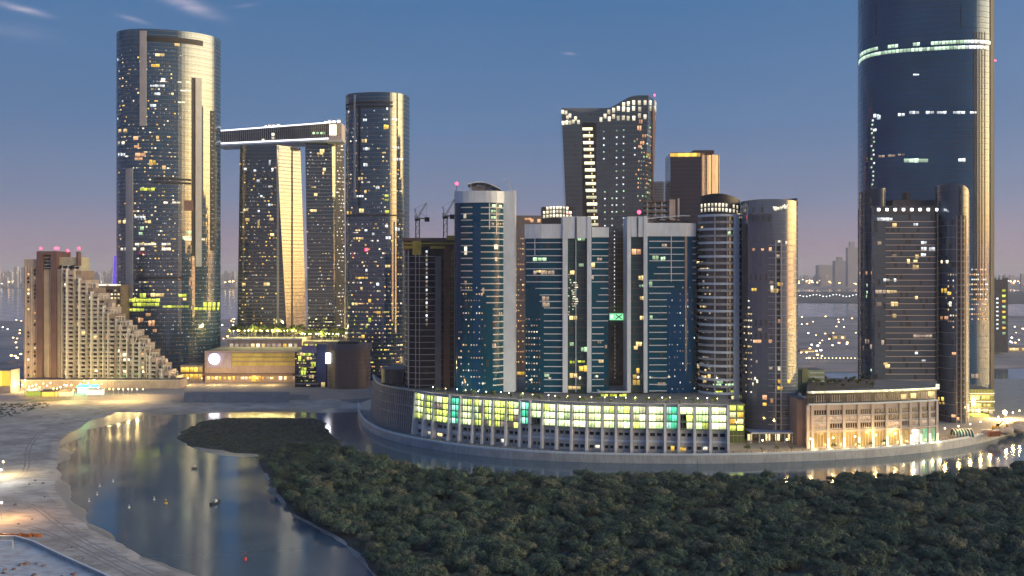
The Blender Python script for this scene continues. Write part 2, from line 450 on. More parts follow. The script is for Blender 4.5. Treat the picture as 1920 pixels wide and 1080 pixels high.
UNIT = {}
class Tower:
    def __init__(s, name, label, cat, surf, group=None):
        s.sf = surf
        cx = sum(p[0] for p in surf.pb) / surf.n; cyy = sum(p[1] for p in surf.pb) / surf.n
        s.root = thing(name, label, cat, (cx, cyy, surf.z0), group)
        s.bands = {}
    def shell(s, mat, name='facade', dz=30.0, roof=None, parapet=0.0, smooth=False):
        sf = s.sf; m = MB(); nz = max(1, round((sf.z1 - sf.z0) / dz)) if (sf.pt or sf.ztop) else 1
        def ring(t):
            out = []
            for i in range(sf.n):
                zt = sf.z1
                if sf.ztop: 
                    q = sf.vert(i, sf.z1); zt = sf.ztop(q[0], q[1])
                z = sf.z0 + t * (zt - sf.z0); p = sf.vert(i, z); out.append((p[0], p[1], z))
            return out
        rings = [ring(k / nz) for k in range(nz + 1)]
        for k in range(nz):
            a, b = rings[k], rings[k + 1]
            for i in range(sf.n):
                j = (i + 1) % sf.n
                u0, u1 = sf.cum[i], sf.cum[i + 1]
                m.quad(a[i], a[j], b[j], b[i], [(u0, a[i][2]), (u1, a[j][2]), (u1, b[j][2]), (u0, b[i][2])])
        fo = m.build(name, mat, s.root, smooth)
        r = MB(); top = rings[-1]
        c = (sum(p[0] for p in top) / sf.n, sum(p[1] for p in top) / sf.n, sum(p[2] for p in top) / sf.n - parapet)
        for i in range(sf.n):
            j = (i + 1) % sf.n
            a, b = top[i], top[j]
            if parapet:
                a, b = (a[0], a[1], a[2] - parapet), (b[0], b[1], b[2] - parapet)
            r.tri(a, b, c)
        r.build('roof', roof or MATS['roof_grey'], s.root)
        return fo
    def sub(s, surf):
        o = Tower.__new__(Tower); o.sf, o.root, o.bands = surf, s.root, {}
        return o
    def strip(s, u0, u1, z, h, prot, n=None, inset=0.3):
        """box that follows the facade from u0 to u1"""
        if u1 < u0 - s.sf.L * 0.4: u1 += s.sf.L
        m = MB(); n = n or max(1, round(abs(u1 - u0) / 3.0)); prev = None
        for k in range(n + 1):
            u = u0 + (u1 - u0) * k / n; p = s.sf.at(u, z); nn = s.sf.nrm(u, z)
            i_ = (p[0] - nn[0] * inset, p[1] - nn[1] * inset); o_ = (p[0] + nn[0] * prot, p[1] + nn[1] * prot)
            if prev:
                a, b = prev
                m.hexa([(b[0], b[1], z), (o_[0], o_[1], z), (i_[0], i_[1], z), (a[0], a[1], z), (b[0], b[1], z + h), (o_[0], o_[1], z + h), (i_[0], i_[1], z + h), (a[0], a[1], z + h)])
            prev = (i_, o_)
        return m
    def band(s, u0, u1, z, h, prot, mat, name='floor_band', shared=True):
        if s.sf.pt is None and shared:
            key = (round(u0, 2), round(u1, 2), h, prot, mat.name)
            if key not in s.bands:
                m = s.strip(u0, u1, 0, h, prot)
                s.bands[key] = m.mesh(name, mat, tuple(s.root.location[:2]) + (0,))
            o = bpy.data.objects.new(name, s.bands[key]); o.location = (0, 0, z - s.root.location[2])
            return link(o, s.root)
        return s.strip(u0, u1, z, h, prot).build(name, mat, s.root)
    def bandpx(s, px0, px1, py, hpx, prot, mat, name='floor_band'):
        u0, z = s.sf.uz(px0, py); u1, _ = s.sf.uz(px1, py)
        d = s.sf.at(u0, z)[1]
        return s.band(u0, u1, z, hpx * d / F, prot, mat, name)
    def panel(s, px0, px1, py0, py1, mat, name, prot=0.35):
        """patch of the facade between two pixel columns and rows (measured at its middle)"""
        pm = (px0 + px1) / 2
        _, zt = s.sf.uz(pm, py0); _, zb = s.sf.uz(pm, py1)
        if s.sf.pt is None:
            u0, u1 = s.sf.u_px(px0, zb), s.sf.u_px(px1, zb)
            return s.strip(u0, u1, zb, zt - zb, prot).build(name, mat, s.root)
        m = MB(); n = 8; prev = None
        for k in range(n + 1):
            z = zb + (zt - zb) * k / n; row = []
            for px in (px0, px1):
                u = s.sf.u_px(px, z); p = s.sf.at(u, z); nn = s.sf.nrm(u, z)
                row += [(p[0] + nn[0] * prot, p[1] + nn[1] * prot, z), (p[0] - nn[0] * 0.6, p[1] - nn[1] * 0.6, z)]
            if prev: m.hexa([prev[0], prev[2], prev[3], prev[1], row[0], row[2], row[3], row[1]])
            prev = row
        return m.build(name, mat, s.root)
    def win(s, px, py, w, h, mat, name='window', prot=0.25):
        u, z = s.sf.uz(px, py); d = s.sf.at(u, z)[1]
        return s.winu(u, z, w * d / F, h * d / F, mat, name, prot)
    def winu(s, u, z, w, h, mat, name='window', prot=0.25):
        p = s.sf.at(u, z); n = s.sf.nrm(u, z)
        key = (mat.name, prot)
        if key not in UNIT: UNIT[key] = unit_box(mat, 'window_pane', prot)
        return inst(UNIT[key], name, s.root, (p[0], p[1], z), math.atan2(n[1], n[0]) + math.pi / 2, (w, 1, h))
    def sparkle(s, cnt, pxr, pyr, mats, wr=(0.5, 1.0), hr=(0.5, 1.0), prot=0.2, fh=3.5, pwm=1.5, name='distant_windows'):
        """scatter of lit panes too small to pick apart: one part"""
        m = MB(); g = random.Random(sum(map(ord, name)) % 1000 + int(pxr[0]) * 7 + cnt)
        for _ in range(cnt):
            px = g.uniform(*pxr); py = g.uniform(*pyr)
            u, z = s.sf.uz(px, py)
            z = math.floor(z / fh) * fh + fh * 0.55; u = math.floor(u / pwm) * pwm + pwm / 2
            p = s.sf.at(u, z); n = s.sf.nrm(u, z); t = (-n[1], n[0])
            w, h = g.uniform(*wr) / 2, g.uniform(*hr) / 2; mi = g.randrange(len(mats))
            def c(a, b, o): return (p[0] + t[0] * a + n[0] * o, p[1] + t[1] * a + n[1] * o, z + b)
            m.hexa([c(-w, -h, prot), c(w, -h, prot), c(w, -h, -0.2), c(-w, -h, -0.2), c(-w, h, prot), c(w, h, prot), c(w, h, -0.2), c(-w, h, -0.2)], mi)
        o = m.build(name, mats, s.root)
        o['kind'] = 'stuff'
        return o

    def row(s, px, py, w, h, mat, pitch=8.0, skip=0.12, prot=0.25):
        """a row of lit windows on one floor, w px wide"""
        n = max(1, round(w / pitch))
        for k in range(n):
            if n > 2 and rnd.random() < skip: continue
            s.win(px - w / 2 + w * (k + 0.5) / n, py, max(1.2, w / n - 1.0), h * rnd.uniform(0.85, 1.1), mat, prot=prot)
def rows(T, lst, mat, **kw):
    for q in lst: T.row(*q, mat, **kw)
def floors(T, px0, px1, z0, z1, step, h, prot, mat, name='floor_band'):
    """one slab edge per storey, each a piece of its own"""
    z = z0
    while z < z1:
        u0, u1 = T.sf.u_px(px0, z), T.sf.u_px(px1, z)
        T.band(u0, u1, z, h, prot, mat, name)
        z += step
def beacon(parent, p, r=0.8, mat=None, mast=2.5):
    m = MB(); m.cyl((p[0], p[1]), 0.15, p[2], p[2] + mast, 6); m.build('beacon_mast', DARKMET, parent)
    m = MB(); m.ball((p[0], p[1], p[2] + mast + r), r, 8, 6); m.build('beacon', mat or L_RED, parent, True)
# ================================================================== materials used by several things
solid('roof_grey', (0.16, 0.155, 0.15), 0.8)
CONC = solid('concrete', (0.38, 0.395, 0.42), 0.75, var=0.3, bump=0.2)
PALE = solid('pale_panel', (0.58, 0.66, 0.76), 0.45, var=0.15)
WHITE = solid('white_paint', (0.62, 0.62, 0.62), 0.5, var=0.15)
TAN = solid('tan_render', (0.46, 0.37, 0.33), 0.8, var=0.25)
TAN2 = solid('light_tan_render', (0.58, 0.49, 0.44), 0.8, var=0.2)
BROWN = solid('brown_cladding', (0.15, 0.085, 0.085), 0.6, var=0.25)
STONE = solid('warm_stone', (0.46, 0.40, 0.38), 0.75, var=0.22)
LOUVRE_SLOT = solid('louvre_slot_dark', (0.018, 0.018, 0.022), 0.6)  # near black; on slots its colour stands in for recess shade
GREYFIN = solid('grey_fin', (0.34, 0.345, 0.38), 0.45, metal=0.0, var=0.15)
DARKMET = solid('dark_metal', (0.05, 0.05, 0.055), 0.5, metal=0.5)
CRANEM = solid('crane_paint', (0.30, 0.22, 0.16), 0.6)
YELLOWF = solid('yellow_formwork', (0.45, 0.36, 0.06), 0.7, var=0.35, scale=0.4)
TIMBER = solid('brown_cladding_board', (0.20, 0.13, 0.10), 0.8, var=0.3)

L_WARM = lit('lamp_glow_warm_room', (1.0, 0.72, 0.30), 1.15)
L_GOLD = lit('glow_gold_room', (1.0, 0.62, 0.10), 1.1)
L_CREAM = lit('glow_cream_room', (1.0, 0.90, 0.66), 1.25)
L_WHITE = lit('glow_white_room', (0.90, 0.97, 1.0), 1.15)
L_GREEN = lit('glow_green_room', (0.62, 0.95, 0.55), 0.9)
L_LIME = lit('glow_lime_room', (0.80, 0.92, 0.12), 0.85)
L_ORANGE = lit('glow_orange_room', (1.0, 0.52, 0.26), 0.9)
L_DIM = lit('glow_dim_room', (0.80, 0.62, 0.46), 0.40)
L_RED = lit('beacon_red', (1.0, 0.05, 0.10), 5.0, pattern=0)
L_LAMPW = lit('lamp_white', (0.95, 0.97, 1.0), 8.0, pattern=0)
L_LAMPY = lit('lamp_yellow', (1.0, 0.74, 0.30), 8.0, pattern=0)
L_LAMPO = lit('lamp_orange', (1.0, 0.52, 0.18), 8.0, pattern=0)

HAZE_DENSITY = 5.5e-5
# ================================================================== setting: water, land, quay
def ground_mat(name, c1, c2, scale=0.02, rough=0.9, bump=0.4, c3=None):
    m, nt, b = newmat(name)
    tc = nd(nt, 'ShaderNodeTexCoord')
    n1 = nd(nt, 'ShaderNodeTexNoise'); n1.inputs['Scale'].default_value = scale; n1.inputs['Detail'].default_value = 8; n1.inputs['Roughness'].default_value = 0.6
    nt.links.new(tc.outputs['Object'], n1.inputs['Vector'])
    mr = nd(nt, 'ShaderNodeMapRange'); mr.inputs[1].default_value = 0.33; mr.inputs[2].default_value = 0.67
    nt.links.new(n1.outputs[0], mr.inputs[0])
    c = mixc(nt, mr.outputs[0], c1, c2)
    if c3:
        mp = nd(nt, 'ShaderNodeMapping'); mp.inputs['Scale'].default_value = (0.8, 1.5, 1); mp.inputs['Rotation'].default_value = (0, 0, 0.9)
        n2 = nd(nt, 'ShaderNodeTexNoise'); n2.inputs['Scale'].default_value = scale * 3; n2.inputs['Detail'].default_value = 5
        nt.links.new(tc.outputs['Object'], mp.inputs[0]); nt.links.new(mp.outputs[0], n2.inputs['Vector'])
        m2 = nd(nt, 'ShaderNodeMapRange'); m2.inputs[1].default_value = 0.48; m2.inputs[2].default_value = 0.78
        nt.links.new(n2.outputs[0], m2.inputs[0])
        c = mixc(nt, m2.outputs[0], c, c3)
    nt.links.new(c, b.inputs['Base Color']); b.inputs['Roughness'].default_value = rough
    n3 = nd(nt, 'ShaderNodeTexNoise'); n3.inputs['Scale'].default_value = 0.5; n3.inputs['Detail'].default_value = 6
    nt.links.new(tc.outputs['Object'], n3.inputs['Vector'])
    bp = nd(nt, 'ShaderNodeBump'); bp.inputs['Strength'].default_value = bump; bp.inputs['Distance'].default_value = 0.5
    nt.links.new(n3.outputs[0], bp.inputs['Height']); nt.links.new(bp.outputs[0], b.inputs['Normal'])
    return m
SAND = ground_mat('sand', (0.27, 0.235, 0.205), (0.52, 0.465, 0.415), 0.06, c3=(0.21, 0.18, 0.16))
MUD = ground_mat('mud', (0.035, 0.032, 0.028), (0.07, 0.062, 0.052), 0.06)
WETSAND = ground_mat('wet_sand', (0.20, 0.18, 0.165), (0.28, 0.25, 0.225), 0.03, rough=0.4, bump=0.15)
SHORE = ground_mat('shore_sand', (0.20, 0.18, 0.16), (0.36, 0.31, 0.27), 0.08)
FARLAND = ground_mat('far_land', (0.22, 0.19, 0.185), (0.38, 0.33, 0.31), 0.004, c3=(0.13, 0.125, 0.125))
DARKLAND = ground_mat('dark_land', (0.05, 0.055, 0.055), (0.09, 0.09, 0.09), 0.004)
PAVE = ground_mat('paving', (0.27, 0.25, 0.23), (0.36, 0.34, 0.31), 0.2, rough=0.7, bump=0.1)
ASPH = ground_mat('asphalt', (0.045, 0.045, 0.047), (0.065, 0.063, 0.062), 0.15, rough=0.8, bump=0.1)

# water: still lagoon, fine ripples that draw lights out into streaks
m, nt, b = newmat('water')
tc = nd(nt, 'ShaderNodeTexCoord')
n1 = nd(nt, 'ShaderNodeTexNoise'); n1.inputs['Scale'].default_value = 0.012; n1.inputs['Detail'].default_value = 5
nt.links.new(tc.outputs['Object'], n1.inputs['Vector'])
nt.links.new(mixc(nt, n1.outputs[0], (0.050, 0.095, 0.130), (0.078, 0.120, 0.158)), b.inputs['Base Color'])
b.inputs['IOR'].default_value = 1.42
n2 = nd(nt, 'ShaderNodeTexNoise'); n2.inputs['Scale'].default_value = 0.03; n2.inputs['Detail'].default_value = 3
nt.links.new(tc.outputs['Object'], n2.inputs['Vector'])
mr = nd(nt, 'ShaderNodeMapRange'); mr.inputs[1].default_value = 0.35; mr.inputs[2].default_value = 0.7; mr.inputs[3].default_value = 0.07; mr.inputs[4].default_value = 0.17
nt.links.new(n2.outputs[0], mr.inputs[0]); nt.links.new(mr.outputs[0], b.inputs['Roughness'])
n3 = nd(nt, 'ShaderNodeTexNoise'); n3.inputs['Scale'].default_value = 0.35; n3.inputs['Detail'].default_value = 4
nt.links.new(tc.outputs['Object'], n3.inputs['Vector'])
bp = nd(nt, 'ShaderNodeBump'); bp.inputs['Strength'].default_value = 0.06; bp.inputs['Distance'].default_value = 0.25
nt.links.new(n3.outputs[0], bp.inputs['Height']); nt.links.new(bp.outputs[0], b.inputs['Normal'])
WATER = m
w = MB(); w.quad((-20000, -400, 0), (20000, -400, 0), (20000, 30000, 0), (-20000, 30000, 0))
tag(w.build('water', WATER), kind='structure')

def wobble(pts, step=12.0, amp=2.5, seed=0.0):
    out = []
    n = len(pts)
    for i in range(n):
        a, b = pts[i], pts[(i + 1) % n]
        L = math.hypot(b[0] - a[0], b[1] - a[1]); st = max(step, L / 80); k_ = max(1, int(L / st))
        for k in range(k_):
            x = a[0] + (b[0] - a[0]) * k / k_; y = a[1] + (b[1] - a[1]) * k / k_
            q = noise.noise_vector(Vector((x / (step * 2.2), y / (step * 2.2), seed)))
            out.append((x + q.x * amp, y + q.y * amp))
    return out
def smooth_loop(pts, it=2):
    for _ in range(it):
        out = []
        for i in range(len(pts)):
            a, b = pts[i], pts[(i + 1) % len(pts)]
            out += [(a[0] * .75 + b[0] * .25, a[1] * .75 + b[1] * .25), (a[0] * .25 + b[0] * .75, a[1] * .25 + b[1] * .75)]
        pts = out
    return pts
def sheet(name, pts, z, mat, skirt=1.5, slope=0.0):
    """land: filled outline with a skirt running down and outwards"""
    bm = bmesh.new()
    vs_ = [bm.verts.new((x, y, z)) for x, y in pts]
    f = bm.faces.new(vs_); f.normal_update()
    flip = f.normal.z < 0
    if flip: f.normal_flip()
    cx = sum(p[0] for p in pts) / len(pts); cyy = sum(p[1] for p in pts) / len(pts)
    lo = []
    n = len(pts)
    for i, (x, y) in enumerate(pts):
        a, c = pts[i - 1], pts[(i + 1) % n]
        dx, dy = c[0] - a[0], c[1] - a[1]; L = math.hypot(dx, dy) or 1
        s_ = 1 if not flip else -1
        lo.append(bm.verts.new((x + dy / L * slope * s_, y - dx / L * slope * s_, z - skirt)))
    for i in range(n):
        j = (i + 1) % n
        bm.faces.new((vs_[j], vs_[i], lo[i], lo[j]) if not flip else (vs_[i], vs_[j], lo[j], lo[i]))
    bmesh.ops.triangulate(bm, faces=[q for q in bm.faces if len(q.verts) > 4])
    bmesh.ops.recalc_face_normals(bm, faces=bm.faces)
    me = bpy.data.meshes.new(name); bm.to_mesh(me); bm.free()
    me.materials.append(mat)
    o = link(bpy.data.objects.new(name, me))
    return tag(o, kind='structure')
def g2(lst, z=0.0): return [gp(a, b, z)[:2] for a, b in lst]

# left bank with the beach, and the low land the left-hand towers stand on
bank = g2([(700, 766), (610, 765), (500, 766), (340, 769), (225, 771), (150, 790), (95, 830), (86, 880), (98, 930), (125, 975), (178, 1020), (262, 1053), (345, 1090), (390, 1140)])
bank = bank + [(-330, 200), (-700, 300), (-900, 760), (-700, 800), (-150, 770)]
beach = sheet('beach', wobble(wobble(bank, 16, 6.0, 1.0), 5, 1.5, 21.0), 0.55, SAND, 1.4, 12.0)
wet = g2([(690, 772), (500, 772), (345, 776), (250, 782), (170, 806), (118, 842), (108, 885), (122, 940), (165, 985), (222, 1028), (305, 1060), (385, 1098), (430, 1150)])
sheet('wet_beach', wobble(wobble(wet + [(-330, 205), (-690, 310), (-890, 750), (-150, 765)], 16, 8.0, 4.0), 5, 1.8, 24.0), 0.10, WETSAND, 0.6, 7.0)
land_l = [(-620, 742), (-415, 742), (-300, 752), (-150, 750), (-108, 768), (-70, 770), (-60, 900), (-20, 1320), (-300, 1500), (-1400, 1500), (-1500, 740)]
sheet('shore_terrace', wobble(land_l, 20, 3, 2.0), LAND, FARLAND, 4.2, 6.0)
# the island with the podium: quay line from the photograph's wall foot
quay_px = [(672, 768), (676, 790), (690, 806), (720, 822), (770, 835), (830, 846), (900, 855), (1000, 863), (1100, 867), (1230, 869), (1350, 869), (1480, 866), (1600, 860), (1700, 852), (1800, 839), (1870, 822), (1925, 802), (2010, 770)]
quay = []
for a, b_ in quay_px:
    quay.append(gp(a, b_, 0)[:2])
def smooth_open(pts, it=2):
    for _ in range(it):
        out = [pts[0]]
        for a, b in zip(pts, pts[1:]):
            out += [(a[0] * .75 + b[0] * .25, a[1] * .75 + b[1] * .25), (a[0] * .25 + b[0] * .75, a[1] * .25 + b[1] * .75)]
        out.append(pts[-1]); pts = out
    return pts
quay = smooth_open(quay)
island = quay + [(520, 760), (470, 860), (150, 870), (-40, 860), (-98, 740)]
sheet('island_ground', island, LAND, PAVE, 5.0)
# far ground behind
def far_px(lst, z=2.0): return [gp(a, b, z)[:2] for a, b in lst]
sheet('middle_shore', wobble(far_px([(1380, 692), (1700, 690), (2400, 668), (2700, 596), (1900, 592), (1450, 594), (1180, 600), (1150, 660)]), 60, 18, 3.0), 2.0, FARLAND, 3, 10)
sheet('northern_shore', wobble(far_px([(-900, 690), (900, 672), (1000, 640), (900, 606), (500, 598), (100, 603), (-1200, 596)]), 60, 20, 5.0), 2.4, FARLAND, 3, 10)
sheet('scrub_island', wobble(far_px([(1300, 566), (2100, 569), (3000, 566), (3200, 549), (2000, 546), (1350, 547)]), 120, 40, 8.0), 1.6, DARKLAND, 3, 10)
sheet('far_coast', [(-19900, 6150), (-2500, 6300), (300, 6100), (2600, 5900), (19900, 6300), (19900, 29900), (-19900, 29900)], 3.0, FARLAND, 4)

# quay wall: cap and face, in bays
m = MB(); prev = None
qw = thing('quay_wall', 'long curved concrete quay wall between the promenade and the channel', 'wall', (quay[10][0], quay[10][1], -1))
seg = []
cum = [0.0]
for a, b_ in zip(quay, quay[1:]): cum.append(cum[-1] + math.hypot(b_[0] - a[0], b_[1] - a[1]))
def q_at(s_):
    s_ = max(0, min(cum[-1] - 0.01, s_))
    for i in range(len(quay) - 1):
        if cum[i + 1] >= s_:
            q = (s_ - cum[i]) / (cum[i + 1] - cum[i]); a, b = quay[i], quay[i + 1]
            t = (b[0] - a[0], b[1] - a[1]); L = math.hypot(*t)
            return (a[0] + t[0] * q, a[1] + t[1] * q), (t[1] / L, -t[0] / L)
    return quay[-1], (0, -1)
QL = cum[-1]
nb = int(QL / 9.0)
for k in range(nb):
    s0, s1 = k * QL / nb + 0.04, (k + 1) * QL / nb - 0.04
    wf, cp = MB(), MB()
    pr = None
    for s_ in (s0, (s0 + s1) / 2, s1):
        p, n_ = q_at(s_)
        if pr is not None:
            (p0, n0) = pr
            def o(p, n_, d, z): return (p[0] + n_[0] * d, p[1] + n_[1] * d, z)
            wf.hexa([o(p0, n0, 0.9, -1), o(p, n_, 0.9, -1), o(p, n_, -0.3, -1), o(p0, n0, -0.3, -1), o(p0, n0, 0.35, 4.0), o(p, n_, 0.35, 4.0), o(p, n_, -0.3, 4.0), o(p0, n0, -0.3, 4.0)])
            cp.hexa([o(p0, n0, 0.65, 4.003), o(p, n_, 0.65, 4.003), o(p, n_, -0.6, 4.003), o(p0, n0, -0.6, 4.003), o(p0, n0, 0.65, 4.9), o(p, n_, 0.65, 4.9), o(p, n_, -0.6, 4.9), o(p0, n0, -0.6, 4.9)])
        pr = (p, n_)
    wf.build('wall_bay', CONC, qw); cpo = cp.build('coping', PALE, qw)
    rl = MB()
    for j in range(4):
        p, n_ = q_at(s0 + (s1 - s0) * j / 3); rl.box(p[0] - .05, p[0] + .05, p[1] - .05, p[1] + .05, 4.9, 6.0)
    pa, pb_ = q_at(s0)[0], q_at(s1)[0]
    for zz in (5.35, 5.95): rl.bar((pa[0], pa[1], zz), (pb_[0], pb_[1], zz), 0.07)
    rl.build('railing', DARKMET, cpo)

# mangrove mud flats and their sandy rims
mang_px = [(482, 858), (520, 846), (575, 833), (640, 848), (760, 878), (870, 897), (1000, 902), (1150, 901), (1320, 902), (1520, 906), (1700, 902), (1830, 892), (1925, 882), (2080, 866), (2300, 900), (2500, 1180), (790, 1180), (735, 1105), (712, 1072), (668, 1030), (640, 1005), (585, 980), (528, 938), (512, 900)]
mang = g2(mang_px, 0.4)
sheet('mangrove_flat', wobble(smooth_loop(mang, 1), 6, 1.8, 6.0), 0.42, MUD, 0.6, 1.5)
sheet('mangrove_shore', wobble(smooth_loop([(x + (-1.6 if y < 470 and x < -20 else 0), y + 1.0) for x, y in mang], 1), 5, 2.6, 7.0), 0.22, SHORE, 0.5, 2.5)
islet_px = [(334, 821), (346, 812), (352, 803), (374, 796), (382, 789), (420, 784), (500, 783), (585, 784), (604, 793), (606, 806), (618, 816), (642, 836), (668, 856), (600, 860), (540, 853), (490, 850), (440, 848), (420, 843), (372, 838)]
islet = g2(islet_px, 0.3)
sheet('islet_flat', wobble(islet, 5, 3.0, 9.0), 0.30, MUD, 0.5, 3.0)
sheet('islet_mudbank', wobble(smooth_loop(g2([(352, 835), (400, 852), (480, 856), (560, 850), (600, 838), (520, 835), (420, 832)], 0.12), 1), 5, 1.5, 11.0), 0.14, WETSAND, 0.4, 3.0)
# ================================================================== towers, left group
G_SKY = glass('tower_glass_navy', (0.020, 0.055, 0.110), 1.6, 3.6, ior=1.95)
G_GATE = glass('tower_glass_slate', (0.032, 0.052, 0.085), 1.5, 3.4, ior=1.95)
G_DARK = glass('tower_glass_black', (0.014, 0.015, 0.020), 1.5, 3.5, ior=1.7)

# --- tall curved tower
d = 935
T1 = Tower('skyscraper', 'tall curved glass tower with pale vertical fins and one gleaming gold flank', 'skyscraper',
           Surf(fit(ellipse(X(316, d), d, 46.5, 33, 2.15, R(20)), 218, 414), LAND, Z(58, 908)))
T1.shell(G_SKY, parapet=2)
T1.panel(263, 275, 58, 236, GREYFIN, 'vertical_fin', 1.0)
T1.panel(237, 250, 316, 560, GREYFIN, 'vertical_fin', 1.0)
T1.panel(366, 377, 146, 500, GREYFIN, 'vertical_fin', 1.2)
T1.panel(359, 366, 146, 480, LOUVRE_SLOT, 'dark_slot', 0.3)  # proud dark panel, the slot's shade put into its colour
T1.panel(275, 380, 70, 80, LOUVRE_SLOT, 'louvre_slot_band', 0.35)  # black slot under the roof: recess shade as a dark panel
T1.panel(290, 358, 334, 338, LOUVRE_SLOT, 'louvre_slot_band', 0.35)
T1.panel(288, 358, 341, 345, LOUVRE_SLOT, 'louvre_slot_band', 0.35)
T1.panel(260, 345, 519, 523, LOUVRE_SLOT, 'louvre_slot_band', 0.35)
T1.panel(345, 362, 376, 395, BROWN, 'louvre_slot_band', 0.35)
# lattice slot in the bright flank: recess shade put into a dark panel
T1.panel(394, 402, 208, 470, LOUVRE_SLOT, 'lattice_slot', 0.3)
for k in range(30): T1.win(398 + rnd.uniform(-2, 2), 214 + k * 8.5, rnd.uniform(3, 7), 1.5, GREYFIN, 'lattice_bar', 0.5)
rows(T1, [(332, 84, 10, 5), (300, 103, 18, 5), (307, 314, 7, 7), (295, 258, 6, 6), (323, 176, 5, 4), (230, 245, 20, 5), (229, 416, 18, 6), (277, 416, 12, 5), (295, 553, 26, 6), (346, 561, 22, 5)], L_WARM)
rows(T1, [(287, 123, 24, 6), (286, 305, 12, 10)], L_GOLD)
rows(T1, [(306, 150, 8, 7), (227, 268, 16, 5), (273, 458, 40, 4), (316, 458, 26, 4), (248, 467, 46, 5), (316, 467, 26, 5), (334, 380, 55, 4), (365, 449, 40, 4), (345, 154, 24, 2), (348, 170, 20, 2), (340, 192, 14, 3)], L_CREAM)
rows(T1, [(295, 161, 28, 4), (228, 290, 16, 5), (265, 407, 26, 4), (221, 112, 4, 5), (230, 190, 4, 4), (221, 223, 3, 4), (287, 198, 12, 5), (295, 176, 12, 4)], L_WHITE, pitch=5)
rows(T1, [(255, 259, 10, 6), (256, 275, 10, 5), (263, 290, 20, 7), (260, 298, 16, 5), (336, 522, 5, 4)], L_ORANGE)
rows(T1, [(276, 355, 28, 5), (268, 554, 12, 8), (265, 563, 70, 6), (261, 571, 75, 6), (248, 581, 45, 5), (346, 554, 24, 6), (330, 575, 50, 4), (397, 571, 34, 8), (388, 579, 50, 5)], L_LIME)
rows(T1, [(266, 428, 8, 6), (264, 438, 8, 6), (355, 436, 14, 7), (352, 446, 20, 7)], L_GREEN, pitch=5)
rows(T1, [(264, 600, 10, 8), (284, 606, 12, 10), (278, 590, 10, 6), (290, 620, 8, 6)], L_ORANGE, pitch=5)
T1.sparkle(420, (222, 356), (90, 400), [L_WHITE, L_DIM, L_DIM], (0.35, 0.8), (0.3, 0.6)); T1.sparkle(230, (222, 330), (100, 560), [L_WARM, L_DIM, L_GOLD, L_CREAM], (0.9, 1.6), (0.8, 1.3), name='room_lights')
T1.sparkle(850, (255, 412), (400, 680), [L_WHITE, L_DIM, L_DIM], (0.35, 0.8), (0.3, 0.6))
floors(T1, 219, 413, 30, 308, 7.2, 0.22, 0.12, DARKMET)
beacon(T1.root, (X(222, 930), 935, Z(58, 908)), 0.6)

# --- gate towers and the bridge across their tops
dl, dm, dr = 986, 985, 1005
bot = [(X(444, dl), dl), (X(541, dm), dm), (X(577, dr), dr), (X(480, dr + 22), dr + 22)]
top = [(X(450, dl), dl), (X(519, dm), dm), (X(563, dr), dr), (X(480, dr + 22), dr + 22)]
ns = [12, 10, 14, 10]
T2 = Tower('gate_tower', 'leaning tower with a dark face and a flat gold side face under the skybridge', 'tower', Surf(sum([[(a[0] + (b[0] - a[0]) * k / n, a[1] + (b[1] - a[1]) * k / n) for k in range(n)] for a, b, n in zip(bot, bot[1:] + bot[:1], ns)], []), LAND, Z(272, dm), sum([[(a[0] + (b[0] - a[0]) * k / n, a[1] + (b[1] - a[1]) * k / n) for k in range(n)] for a, b, n in zip(top, top[1:] + top[:1], ns)], [])))
def edges(pts, ns):
    return sum([[(a[0] + (b[0] - a[0]) * k / n, a[1] + (b[1] - a[1]) * k / n) for k in range(n)] for a, b, n in zip(pts, pts[1:] + pts[:1], ns)], [])
T2.shell(G_GATE)
z = 10.0
while z < Z(276, dm):
    t = (z - LAND) / (T2.sf.z1 - LAND)
    uB = T2.sf.cum[12]
    T2.band(0.5, uB - 0.6, z, 0.22, 0.3, GREYFIN if z < 90 else DARKMET, 'floor_band')
    T2.band(uB + 0.5, T2.sf.cum[22] - 0.4, z + 0.4, 0.3, 0.18, TIMBER, 'floor_band')
    z += 3.6
T2.panel(546.5, 549, 276, 645, LOUVRE_SLOT, 'dark_slot', 0.35)
T2.panel(519, 523, 274, 640, GREYFIN, 'corner_strip', 0.25)
rows(T2, [(461, 394, 9, 4), (464, 412, 8, 6), (509, 411, 8, 5), (485, 418, 5, 12), (510, 440, 8, 5), (457, 533, 7, 5), (497, 533, 18, 6)], L_WARM, pitch=6, prot=0.6)
rows(T2, [(478, 320, 5, 3), (460, 317, 6, 4), (511, 318, 4, 5), (506, 305, 4, 10), (484, 339, 6, 5), (490, 368, 5, 4), (507, 384, 8, 4), (485, 396, 4, 4), (505, 350, 5, 4)], L_WHITE, pitch=5, prot=0.6)
T2.sparkle(120, (450, 518), (300, 640), [L_WARM, L_GOLD, L_DIM], (0.9, 1.5), (0.8, 1.2), 0.6, 3.6, 1.5, 'room_lights'); T2.sparkle(260, (450, 518), (300, 620), [L_WHITE, L_DIM, L_DIM], (0.35, 0.8), (0.3, 0.6), 0.6, 3.6, 1.5)
d = 1012
e3 = [10, 10, 3, 5, 8]
T3 = Tower('gate_tower', 'dark louvred tower under the blocky lit end of the skybridge', 'tower',
           Surf(edges([(X(579, d), d), (X(628, d), d), (X(648, d + 9), d + 9), (X(640, d + 35), d + 35), (X(590, d + 35), d + 35)], e3), LAND, Z(262, d),
                edges([(X(572, d), d), (X(622, d), d), (X(645, d + 9), d + 9), (X(640, d + 35), d + 35), (X(585, d + 35), d + 35)], e3)))
T3.shell(G_GATE)
z = 12.0
while z < Z(268, d):
    T3.band(0.5, T3.sf.cum[10] - 0.4, z, 0.3, 0.4, GREYFIN, 'floor_band')
    z += 3.6
